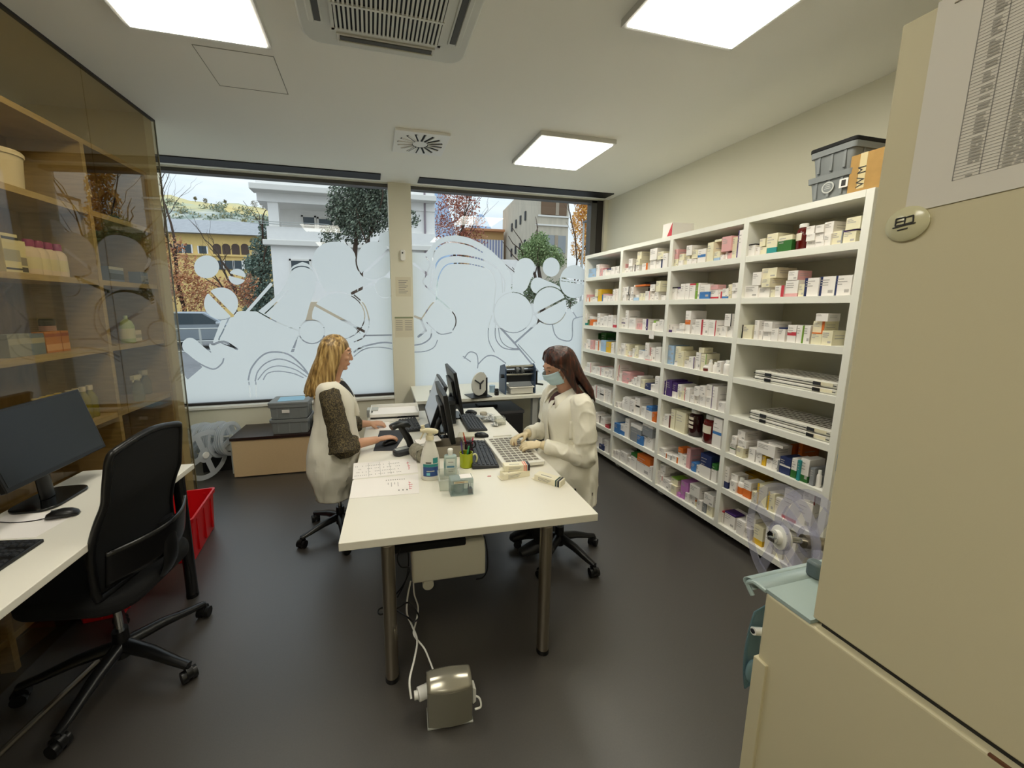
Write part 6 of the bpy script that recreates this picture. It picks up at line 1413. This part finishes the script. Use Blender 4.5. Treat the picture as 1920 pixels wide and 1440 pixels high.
def hand(mb, wrist, d, nrm, side, curl, s=1., spread=1., thumb_in=.5, curls=None):
    """palm + five separate bent fingers; d: pointing direction, nrm: back of the hand, side: towards the thumb"""
    d = Vector(d).normalized(); nrm = Vector(nrm); nrm = (nrm-d*nrm.dot(d)).normalized(); side = nrm.cross(d)*(1 if side > 0 else -1)
    P = lambda a, b, c: wrist+d*(a*s)+side*(b*s)+nrm*(c*s)
    mb.tube([P(-.01, 0, 0), P(.02, .0, .0), P(.055, .0, .003), P(.082, -.001, .002)], [(.021*s, .016*s), (.030*s, .015*s), (.037*s, .0135*s), (.034*s, .011*s)], 14, up=nrm)
    tips = []
    for i, (o, ln) in enumerate(((.027, .072), (.009, .080), (-.009, .075), (-.026, .060))):
        c = curls[i] if curls else curl
        ang = (o*4.5)*spread; dd = d*math.cos(ang)+side*math.sin(ang)
        p = P(.078-abs(o)*.25, o, .002); pts = [p-dd*.012*s, p]; a = c*.35
        for f in (.46, .30, .24):
            v = dd*math.cos(a)-nrm*math.sin(a); p = p+v*(ln*f*s); pts.append(p); a += c
        mb.tube(pts, [.0092*s, .0092*s, .0085*s, .0078*s, .0058*s], 10, up=nrm); mb.ball(pts[-1], .0058*s, n=8, k=6); tips.append(pts[-1])
    p = P(.012, .026, -.004); v = (d*.62+side*.75-nrm*.25).normalized(); pts = [p-v*.012*s, p+v*.012*s]
    q = pts[-1]+(d*.85+side*(.45-.5*thumb_in)-nrm*(.2+.5*thumb_in)).normalized()*.034*s; pts.append(q)
    q = q+(d*.95-side*(.5*thumb_in)-nrm*(.2+.3*thumb_in)).normalized()*.026*s; pts.append(q)
    mb.tube(pts, [.0125*s, .0125*s, .0100*s, .0070*s], 10, up=nrm); mb.ball(pts[-1], .0070*s, n=8, k=6)
    return tips
def head(mb, c, M, s=1.):
    """M turns local +x (face), +z (crown) into the world; c is the middle of the skull"""
    T = tr(*c) @ M @ Matrix.Scale(s, 4)
    mb.ball((-.012, 0, .020), (.094, .074, .092), n=28, k=18, M=T)               # skull
    mb.tube([(.012, 0, .03), (.016, 0, -.03), (.024, 0, -.075), (.040, 0, -.108)], [(.066, .078), (.062, .076), (.048, .060), (.020, .030)], 22, up=(1, 0, 0), M=T)   # face to chin
    mb.ball((.058, 0, -.098), (.020, .022, .016), M=T)                          # chin
    mb.tube([(.080, 0, .026), (.089, 0, .004), (.100, 0, -.020), (.1035, 0, -.029), (.095, 0, -.038)], [(.008, .008), (.0075, .007), (.009, .008), (.0095, .007), (.008, .005)], 12, up=(1, 0, 0), M=T)   # nose
    for y in (-.009, .009): mb.ball((.090, y, -.033), (.008, .0055, .005), M=T)
    mb.ball((.070, 0, .040), (.014, .044, .012), M=T)                           # brow ridge
    for y in (-.033, .033): mb.ball((.062, y, -.022), (.022, .020, .020), M=T); mb.ball((.072, y*.95, .015), (.012, .016, .010), M=T)
    mb.ball((.079, 0, -.061), (.011, .021, .006), M=T); mb.ball((.076, 0, -.072), (.011, .018, .0065), M=T)   # lips
    for y in (-1, 1): mb.ball((-.004, y*.077, .0), (.017, .007, .030), M=T @ rotz(y*.25))
    return T
def face_parts(t, T, lids=True):
    e = MB()
    for y in (-.033, .033): e.ball((.0745, y, .0130), (.0085, .0120, .0045), M=T)
    e.build('eyes', M_eyew, t)
    e = MB()
    for y in (-.033, .033): e.ball((.0822, y, .0115), (.0018, .0045, .0030), M=T)
    e.build('irises', M_iris, t)
    e = MB()
    for y in (-1, 1): e.tube([T @ V(.0825, y*.018, .036), T @ V(.0805, y*.034, .0405), T @ V(.070, y*.052, .036)], [(.0035, .002), (.0038, .0022), (.0022, .0015)], 8)
    e.build('eyebrows', M_brow, t)
    e = MB()
    for y in (-1, 1): e.tube([T @ V(.0855, y*.021, .0150), T @ V(.0885, y*.033, .0195), T @ V(.0815, y*.047, .0150)], [.0018, .0022, .0015], 8)
    e.build('eyelashes', M_brow, t)
    e = MB(); e.ball((.0868, 0, -.0615), (.0045, .018, .0040), M=T); e.ball((.0845, 0, -.0715), (.0045, .016, .0048), M=T); e.build('lips', M_lips, t)
from mathutils import noise as MN
def wrinkle(o, amp, sc, seed=0.):
    """push the vertices along their normals: soft cloth folds"""
    me = o.data; ns = [v.normal.copy() for v in me.vertices]
    for v, n in zip(me.vertices, ns):
        p = Vector((v.co.x*sc[0]+seed, v.co.y*sc[1], v.co.z*sc[2]))
        r = 1-2*abs(MN.noise(p)); v.co += n*amp*(r*r*r*.9-.2+.5*MN.noise(p*2.1))
    me.update()
def coat_shell(mb, rings, n=72, front=1, seed=0., vneck=.075):
    """rings: (z, cx, cy, rx, ry) from the top down; open tube with superelliptic sections, a V neck and folds that deepen to the hem"""
    k = len(rings); fine = []
    P = spline([(i, 0, 0) for i in range(k)], 5)
    Q = [spline([(r[a], r[b], r[c]) for r in rings], 5) for a, b, c in ((0, 1, 2), (3, 4, 0))]
    N_ = len(Q[0]); vs = []; fs = []
    for i in range(N_):
        z, cx, cy = Q[0][i]; rx, ry, _ = Q[1][i]; t = i/(N_-1)
        for j in range(n):
            a = 2*PI*j/n; ca, sa = math.cos(a), math.sin(a)
            x = rx*math.copysign(abs(ca)**.85, ca); y = ry*math.copysign(abs(sa)**.85, sa)
            q = MN.noise(Vector((math.cos(a)*2.3+seed, math.sin(a)*2.3, z*2.2))); q2 = 1-2*abs(MN.noise(Vector((math.cos(a)*3.1+seed, math.sin(a)*3.1+5, z*5+math.sin(a)*2))))
            f = 1+(.02+.10*t**1.3)*q+(.012+.035*t)*(q2*q2*q2-.15)
            fr = max(0, front*ca)
            vs.append((cx+x*f, cy+y*f, z-vneck*fr**4*max(0, 1-t*3.2)+.008*q*(t > .98)))
    for i in range(N_-1):
        for j in range(n): fs.append((i*n+j, i*n+(j+1) % n, (i+1)*n+(j+1) % n, (i+1)*n+j))
    mb.add(vs, fs)

# ---------------------------------------------------------------- the woman with fair hair, left of the table, facing +x
def woman_left():
    B0 = V(-.29, 2.76, 0)
    t = thing('person', 'woman with long fair hair in sleeveless cream coat and olive patterned blouse using a mouse', 'person', B0)
    o = -B0; mb = MB(); W_ = lambda x, y, z: V(x, y, z)+o
    # legs: seated, thighs under the table top
    LEG = lambda y: [W_(-.28, y, .64), W_(-.20, y, .612), W_(-.05, y, .598), W_(.085, y, .592), W_(.135, y, .545), W_(.12, y, .40), W_(.10, y, .25), W_(.09, y, .12)]
    LR = [.085, .080, .068, .058, .053, .056, .046, .036]
    for y in (2.675, 2.845):
        limbtube(mb, LEG(y), LR); mb.tube([W_(.06, y, .055), W_(.10, y, .07), W_(.19, y, .04), W_(.26, y, .03)], [(.034, .03), (.04, .045), (.042, .022), (.028, .016)], 12)
    # trunk
    limbtube(mb, [W_(-.29, 2.76, .58), W_(-.285, 2.76, .70), W_(-.285, 2.76, .82), W_(-.275, 2.76, .93), W_(-.265, 2.76, 1.04), W_(-.275, 2.76, 1.13), W_(-.285, 2.76, 1.185)], [(.16, .11), (.165, .115), (.145, .105), (.118, .09), (.138, .102), (.145, .085), (.095, .055)], 22, up=(1, 0, 0))
    limbtube(mb, [W_(-.285, 2.76, 1.15), W_(-.272, 2.76, 1.23), W_(-.245, 2.76, 1.31)], [(.062, .058), (.050, .052), (.054, .056)], 18, up=(1, 0, 0))
    Rm = rotz(R(-4)) @ roty(R(8)); hc = W_(-.232, 2.76, 1.385)
    T = head(mb, hc, Rm, .96)
    # right arm (camera side) on the mouse, left arm resting
    sR, eR, wR = W_(-.278, 2.572, 1.125), W_(-.215, 2.53, .80), W_(.012, 2.665, .782)
    limbtube(mb, [sR, sR.lerp(eR, .5), eR, eR.lerp(wR, .5), wR], [.050, .043, .037, .034, (.026, .021)])
    hand(mb, wR+V(.008, .004, 0), V(.86, .42, -.07), V(.05, 0, 1), 1, .32, 1.0, curls=[.26, .28, .36, .42])
    sL, eL, wL = W_(-.268, 2.948, 1.12), W_(-.20, 3.02, .80), W_(-.045, 3.13, .762)
    limbtube(mb, [sL, sL.lerp(eL, .5), eL, eL.lerp(wL, .5), wL], [.050, .043, .037, .033, (.026, .021)])
    hand(mb, wL+V(.006, .002, 0), V(.9, .12, -.10), V(.05, -.25, 1), -1, .75, 1.0, thumb_in=.7)
    fuse(mb, .0042, 'body', [M_skin], t, 3)
    face_parts(t, T)
    # trousers and shoes
    m = MB()
    for y in (2.675, 2.845): limbtube(m, LEG(y), [r+.010 for r in LR[:-1]]+[.052])
    fuse(m, .008, 'trousers', [M_trous], t, 3)
    m = MB()
    for y in (2.675, 2.845): m.tube([W_(.045, y, .06), W_(.06, y, .07), W_(.10, y, .08), W_(.19, y, .050), W_(.26, y, .036), W_(.275, y, .034)], [(.030, .036), (.040, .05), (.047, .055), (.05, .034), (.034, .026), (.01, .01)], 14)
    m.build('shoes', M_shoe, t)
    # blouse sleeves with flared cuffs, blouse front
    Mb = blouse_mat(); m = MB()
    limbtube(m, [sR+V(-.01, .03, .03), sR.lerp(eR, .15), sR.lerp(eR, .5), sR.lerp(eR, .85), eR+V(-.0, -.01, -.03)], [.062, .070, .068, .075, .088], 20)
    limbtube(m, [eR+V(-.05, -.02, .02), eR+V(.0, -.0, -.005), eR.lerp(wR, .22), eR.lerp(wR, .36)], [(.05, .05), (.078, .075), (.070, .068), (.060, .064)], 18)
    limbtube(m, [sL+V(-.01, -.03, .03), sL.lerp(eL, .15), sL.lerp(eL, .5), sL.lerp(eL, .85), eL+V(0, .01, -.02)], [.062, .070, .066, .07, .075], 20)
    limbtube(m, [eL+V(-.04, -.01, .02), eL, eL.lerp(wL, .25), eL.lerp(wL, .45)], [.05, .066, .062, .058], 18)
    wrinkle(fuse(m, .007, 'blouse_sleeves', [Mb], t, 4), .007, (16, 16, 11))
    m = MB(); limbtube(m, [W_(-.265, 2.76, .95), W_(-.245, 2.76, 1.04), W_(-.255, 2.76, 1.13), W_(-.262, 2.76, 1.185)], [(.10, .105), (.115, .118), (.10, .09), (.06, .06)], 18, up=(1, 0, 0)); fuse(m, .007, 'blouse_front', [mat('blouse_dark', '#17171a', .8)], t, 3)
    # sleeveless coat
    m = MB(); cy = 2.76
    coat_shell(m, [(z, x, cy+o.y, rx, ry) for z, x, rx, ry in [(z, x+o.x, rx, ry) for z, x, rx, ry in ((1.208, -.285, .062, .080), (1.200, -.285, .085, .120), (1.17, -.285, .105, .142), (1.12, -.278, .120, .146), (1.05, -.268, .132, .146), (.97, -.272, .130, .146), (.88, -.278, .14, .162), (.78, -.282, .160, .188), (.71, -.280, .176, .205), (.66, -.270, .190, .210), (.60, -.268, .196, .212), (.54, -.285, .172, .206), (.46, -.298, .136, .195), (.395, -.298, .130, .19))]], seed=3.)
    c = m.build('sleeveless_coat', M_coat, t, solid=.008)
    m = MB()     # open collar band down the front, pocket
    for s in (-1, 1): m.tube(spline([W_(-.330, cy+s*.062, 1.200), W_(-.285, cy+s*.085, 1.203), W_(-.212, cy+s*.078, 1.155), W_(-.155, cy+s*.055, 1.06), W_(-.125, cy+s*.03, .95)], 5), [(.020, .006)]*21, 10, up=(1, 0, .3))
    m.build('lapel', M_coat, t)
    # hair
    mh = MB(); TH = tr(*hc) @ Rm
    mh.ball((-.026, 0, .037), (.098, .085, .094), n=26, k=16, M=TH)
    mh.ball((-.052, 0, .0), (.082, .090, .100), n=26, k=16, M=TH)
    rr = random.Random(2)
    for k in range(26):                                        # falling locks, from the crown to the shoulders
        a = R(62+236*k/25); ca, sa = math.cos(a), math.sin(a)
        x0, y0 = -.02+.072*ca, .076*sa; L_ = .262+.035*rr.random()
        fx = -.035 if ca < .2 else -.0
        pts = [(x0*.55, y0*.55, .105), (x0+.010*ca, y0*1.06, .055), (-.03+.090*ca, .092*sa, -.04), (-.045+.092*ca+fx*.3, .098*sa, -.13), (-.058+.088*ca+fx, .102*sa*(1+.1*rr.random()), -.10-L_*.62), (-.068+.082*ca+fx*1.3, .104*sa*(1+.2*rr.random()), -L_)]
        mh.tube([TH @ V(*p) for p in spline(pts, 4)], [(.016, .010)]*4+[(.020, .013)]*12+[(.016, .010), (.012, .007), (.008, .005), (.005, .004), (.003, .003)], 8, up=(0, 1, 0))
    for s in (-1, 1):                                           # front sections framing the face
        for q in range(3):
            pts = [(-.008+.004*q, s*.010, .124), (.014-.010*q, s*(.050+.004*q), .096), (.018-.014*q, s*.079, .04), (.008-.016*q, s*.090, -.05), (.000-.016*q, s*.090, -.13), (.004-.018*q, s*.092, -.22-.015*q)]
            mh.tube([TH @ V(*p) for p in spline(pts, 4)], [(.008, .006)]*5+[(.013, .009)]*5+[(.017, .011)]*5+[(.014, .009), (.010, .006), (.007, .004), (.005, .003), (.004, .003), (.003, .003)], 8, up=(0, 1, 0))
    fuse(mh, .0048, 'hair', [hair_mat('hair_fair', '#624a28', '#a1804a', '#d3b67c')], t, 2)
    m = MB(); m.tube([wL+V(-.025, -.0, 0)+V(.0, .024*math.cos(q), .024*math.sin(q)) for q in np.linspace(0, 2*PI, 20, endpoint=False)], .0022, 6, closed=True); m.build('bracelet', mat('bracelet_brown', '#5b4130', .5), t)
woman_left()

# ---------------------------------------------------------------- the masked woman, right of the table, facing -x
def woman_right():
    B0 = V(1.30, 2.28, 0)
    t = thing('person', 'woman with long auburn hair, face mask, gloves and cream coat sorting pills into a tray', 'person', B0)
    o = -B0; mb = MB(); W_ = lambda x, y, z: V(x, y, z)+o
    LEG = lambda y: [W_(1.30, y, .64), W_(1.22, y, .612), W_(1.07, y, .598), W_(.935, y, .592), W_(.895, y, .545), W_(.95, y, .40), W_(1.02, y, .25), W_(1.07, y, .13)]
    LR = [.085, .080, .068, .058, .053, .056, .046, .036]
    for y in (2.20, 2.37):
        limbtube(mb, LEG(y), LR); mb.tube([W_(1.10, y, .085), W_(1.06, y, .10), W_(.98, y, .075), W_(.92, y, .06)], [(.034, .03), (.04, .045), (.042, .022), (.028, .016)], 12)
    limbtube(mb, [W_(1.305, 2.28, .58), W_(1.30, 2.28, .70), W_(1.30, 2.28, .82), W_(1.285, 2.28, .92), W_(1.262, 2.28, 1.02), W_(1.262, 2.28, 1.09), W_(1.255, 2.28, 1.135)], [(.16, .11), (.165, .115), (.145, .105), (.12, .092), (.145, .108), (.155, .088), (.10, .058)], 22, up=(1, 0, 0))
    limbtube(mb, [W_(1.262, 2.28, 1.10), W_(1.235, 2.28, 1.18), W_(1.20, 2.28, 1.245)], [(.060, .058), (.050, .052), (.054, .056)], 18, up=(1, 0, 0))
    Rm = rotz(PI+R(3)) @ roty(R(30)); hc = W_(1.172, 2.275, 1.318)
    T = head(mb, hc, Rm, .95)
    sR, eR, wR = W_(1.265, 2.105, 1.065), W_(1.285, 2.06, .755), W_(1.055, 2.235, .80)
    limbtube(mb, [sR, sR.lerp(eR, .5), eR, eR.lerp(wR, .5), wR], [.050, .044, .038, .033, (.026, .021)])
    sL, eL, wL = W_(1.235, 2.46, 1.065), W_(1.245, 2.52, .80), W_(1.03, 2.44, .81)
    limbtube(mb, [sL, sL.lerp(eL, .5), eL, eL.lerp(wL, .5), wL], [.050, .044, .038, .033, (.026, .021)])
    hR = (wR+V(-.006, .004, 0), V(-.88, .36, -.12), V(-.1, -.35, .9), -1); hL = (wL+V(-.006, -.004, 0), V(-.86, -.25, -.15), V(-.1, .35, .9), 1)
    hand(mb, *hR, .62, 1., thumb_in=.8); hand(mb, *hL, .70, 1., thumb_in=.8)
    fuse(mb, .0042, 'body', [M_skin2], t, 3)
    face_parts(t, T)
    # gloves: the two hands and wrists again, a hair larger
    g = MB()
    for h, e, w in ((hR, eR, wR), (hL, eL, wL)):
        d = (e-w).normalized(); hand(g, *h, .62 if h is hR else .70, 1.06, thumb_in=.8); limbtube(g, [w+d*.0, w+d*.03, w+d*.065], [(.030, .026), .034, .039])
    fuse(g, .0042, 'gloves', [mat('glove_latex', '#dbc9a4', .5, bump=.15, bscale=60)], t, 2)
    m = MB()
    for y in (2.20, 2.37): limbtube(m, LEG(y), [r+.010 for r in LR[:-1]]+[.052])
    fuse(m, .008, 'trousers', [M_trous], t, 3)
    m = MB()
    for y in (2.20, 2.37): m.tube([W_(1.115, y, .085), W_(1.10, y, .095), W_(1.06, y, .105), W_(.98, y, .085), W_(.91, y, .065), W_(.895, y, .062)], [(.030, .036), (.040, .05), (.047, .055), (.05, .034), (.034, .026), (.01, .01)], 14)
    m.build('shoes', M_shoe, t)
    # inner top under the coat
    m = MB(); limbtube(m, [W_(1.25, 2.28, .92), W_(1.232, 2.28, 1.02), W_(1.235, 2.28, 1.09), W_(1.238, 2.28, 1.13)], [(.10, .105), (.105, .112), (.09, .09), (.055, .06)], 18, up=(1, 0, 0)); fuse(m, .007, 'inner_top', [mat('top_plum', '#4b2a2a', .8)], t, 3)
    # coat with sleeves
    m = MB(); cy = 2.28+o.y
    coat_shell(m, [(z, x+o.x, cy, rx, ry) for z, x, rx, ry in ((1.150, 1.268, .060, .080), (1.140, 1.268, .085, .135), (1.112, 1.268, .112, .170), (1.06, 1.268, .142, .182), (.99, 1.270, .158, .180), (.91, 1.278, .155, .178), (.82, 1.288, .152, .182), (.75, 1.288, .160, .190), (.70, 1.270, .185, .194), (.65, 1.256, .205, .198), (.59, 1.262, .200, .198), (.53, 1.290, .170, .195), (.46, 1.312, .144, .192), (.385, 1.320, .138, .19))], front=-1, seed=8., vneck=.085)
    m.build('coat', M_coat2, t, solid=.008)
    m = MB()
    for s, e, w in ((sR, eR, wR), (sL, eL, wL)):
        sd = -1 if s is sR else 1
        limbtube(m, [s+V(0, -sd*.045, .035), s+V(0, 0, .0), s.lerp(e, .45), s.lerp(e, .68)], [.070, .076, .076, .078], 20)
        limbtube(m, [s.lerp(e, .62), s.lerp(e, .85), e+V(.005, 0, -.008), e.lerp(w, .3), e.lerp(w, .62), e.lerp(w, .86)], [.066, .064, .064, .060, .052, .044], 20)
        limbtube(m, [e.lerp(w, .72), e.lerp(w, .90)], [.050, .049], 20)
    wrinkle(fuse(m, .0065, 'coat_sleeves', [M_coat2], t, 4), .009, (13, 13, 9), 4.)
    m = MB()
    for s in (-1, 1):
        m.grid(lambda u, v: W_(1.325-.185*u-.01*v*u, 2.28+s*(.020+.052*math.sin(PI*min(1, .12+.62*u))+.058*v*(1-.45*u)-.012*u), 1.192-.030*u-.045*u*u-v*(.038+.030*u)), 10, 4)
    m.build('collar', M_coat2, t, solid=.006)
    m = MB(); m.tube(spline([W_(1.165, 2.268, 1.11), W_(1.118, 2.272, 1.03), W_(1.108, 2.275, .92), W_(1.125, 2.275, .80), W_(1.135, 2.275, .70)], 5), [(.022, .006)]*21, 10, up=(1, 0, 0)); m.build('button_band', M_coat2, t)
    m = MB(); m.grid(lambda u, v: W_(1.18+.10*u, 2.28-.172-.016*math.sin(PI*(.3+.5*u)), .87+.12*v), 8, 6); m.build('breast_pocket', M_coat2, t, solid=.006)
    m = MB(); q = Xp(1087, 906, 1.35); m.cbox((W_(1.36, 2.28-.185, .48)), (.014, .01, .02)); m.build('button_tag', M_black, t, smooth=False)
    # mask
    m = MB()
    def mk(u, v):
        a = R(-74+148*u); z = .000-.100*v
        r = .094+.018*math.cos(a)*math.sin(PI*(.12+.75*v)); 
        p = V(.010+r*math.cos(a)*(1-.16*v), .076*math.sin(a)*(1-.10*v*v), z+.012*math.cos(a)-.010)
        p.x += .012*math.cos(a)*(1 if v < .5 else .4)+.002*math.sin(22*v)
        return T @ p
    m.grid(mk, 26, 14); m.build('face_mask', mat('mask_blue', '#c6e2f0', .75, bump=.2, bscale=40), t, solid=.003)
    m = MB()
    for s in (-1, 1):
        m.tube(spline([T @ V(.036, s*.074, -.012), T @ V(.018, s*.079, .006), T @ V(-.012, s*.084, .028)], 5), .0016, 6)
        m.tube(spline([T @ V(.036, s*.070, -.088), T @ V(.014, s*.078, -.06), T @ V(-.014, s*.084, -.02)], 5), .0016, 6)
    m.build('mask_loops', M_plast, t)
    # hair, falling back over the shoulder
    mh = MB(); TH = tr(*hc) @ Rm @ Matrix.Scale(.97, 4); rr = random.Random(5)
    mh.ball((-.026, 0, .037), (.098, .085, .094), n=26, k=16, M=TH); mh.ball((-.05, 0, .01), (.085, .090, .096), n=26, k=16, M=TH)
    for k in range(30):
        a = R(58+244*k/29); ca, sa = math.cos(a), math.sin(a)
        p0 = TH @ V(.03*ca, .035*sa, .122); p1 = TH @ V(-.02+.086*ca, .084*sa, .07); p2 = TH @ V(-.04+.086*ca, .094*sa, .0)
        d = 1.0*(1-.25*rr.random())
        e1 = W_(1.275+.055*(1-ca)*.5+.012*rr.random(), 2.275-.105*sa, 1.225); e2 = W_(1.335+.045*(1-ca)*.5, 2.275-.115*sa, 1.155); e3 = W_(1.385+.03*(1-ca)*.5, 2.275-.105*sa, 1.10-.03*rr.random())
        if ca > .1: e1 = W_(1.235, 2.275-.112*sa, 1.215); e2 = W_(1.285, 2.275-.128*sa, 1.145); e3 = W_(1.345, 2.275-.12*sa, 1.115)
        mh.tube(spline([p0, p1, p2, e1, e2, e3], 4), [(.014, .009)]*4+[(.021, .014)]*13+[(.014, .009), (.009, .006), (.006, .004), (.003, .003)], 8, up=(0, 1, 0))
    for s in (-1, 1):
        for q in range(3):
            pts = [TH @ V(-.010, s*.008, .124), TH @ V(.014-.010*q, s*.048, .098), TH @ V(.018-.016*q, s*.078, .050), TH @ V(.006-.02*q, s*.092, .0), TH @ V(-.018-.02*q, s*.096, -.05)]
            mh.tube(spline(pts, 4), [(.008, .006)]*4+[(.013, .009)]*6+[(.018, .012)]*5+[(.012, .008), (.008, .005)], 8, up=(0, 1, 0))
    fuse(mh, .0048, 'hair', [hair_mat('hair_auburn', '#1d0d08', '#3a1a10', '#5e2c1a')], t, 2)
woman_right()
# ================================================================ sky, camera, exposure
w = bpy.data.worlds.new('World'); bpy.context.scene.world = w; w.use_nodes = True
nt = w.node_tree; N = nt.nodes; L = nt.links; bg = N['Background']
tc = N.new('ShaderNodeTexCoord'); sx = N.new('ShaderNodeSeparateXYZ'); L.new(tc.outputs['Generated'], sx.inputs[0])
r = N.new('ShaderNodeValToRGB'); e = r.color_ramp.elements; e[0].position = .0; e[0].color = (*lin('#e9eef3'), 1); e[1].position = .6; e[1].color = (*lin('#c9d6e6'), 1)
q = e.new(.12); q.color = (*lin('#dfe8f2'), 1)
L.new(sx.outputs['Z'], r.inputs[0])
n = N.new('ShaderNodeTexNoise'); n.inputs['Scale'].default_value = 3.5; n.inputs['Detail'].default_value = 7; mp = N.new('ShaderNodeMapping'); mp.inputs['Scale'].default_value = (1, 1, 4); L.new(tc.outputs['Generated'], mp.inputs[0]); L.new(mp.outputs[0], n.inputs['Vector'])
r2 = N.new('ShaderNodeValToRGB'); r2.color_ramp.elements[0].position = .42; r2.color_ramp.elements[1].position = .66; L.new(n.outputs['Fac'], r2.inputs[0])
mx = N.new('ShaderNodeMix'); mx.data_type = 'RGBA'; L.new(r2.outputs[0], mx.inputs[0]); L.new(r.outputs[0], mx.inputs[6]); mx.inputs[7].default_value = (*lin('#f3f5f8'), 1)
L.new(mx.outputs[2], bg.inputs['Color']); ma = N.new('ShaderNodeMath'); ma.operation = 'MULTIPLY_ADD'; ma.use_clamp = False; ma.inputs[1].default_value = 2.2; ma.inputs[2].default_value = .80
mx2 = N.new('ShaderNodeMath'); mx2.operation = 'MAXIMUM'; mx2.inputs[1].default_value = 0; L.new(sx.outputs['Z'], mx2.inputs[0]); L.new(mx2.outputs[0], ma.inputs[0]); L.new(ma.outputs[0], bg.inputs['Strength'])   # an overcast sky: brighter overhead
cam = bpy.data.cameras.new('camera'); co = bpy.data.objects.new('camera', cam); C.objects.link(co)
cam.sensor_width = 36; cam.sensor_fit = 'HORIZONTAL'; cam.lens = F/1920*36
cam.shift_x = (960-CX)/1920; cam.shift_y = (CY-720)/1920; cam.clip_start = .02; cam.clip_end = 3000
co.location = EYE; co.rotation_euler = (PI/2-PITCH, 0, -YAW)
sc = bpy.context.scene; sc.camera = co
vs = sc.view_settings; vs.view_transform = 'Standard'; vs.look = 'None'; vs.gamma = 1.0; vs.use_curve_mapping = False; vs.exposure = 0.0
cy = sc.cycles; cy.max_bounces = 10; cy.diffuse_bounces = 5; cy.glossy_bounces = 4; cy.transmission_bounces = 6; cy.transparent_max_bounces = 24; cy.sample_clamp_indirect = 6.0; cy.use_denoising = True
cy.caustics_reflective = False; cy.caustics_refractive = False
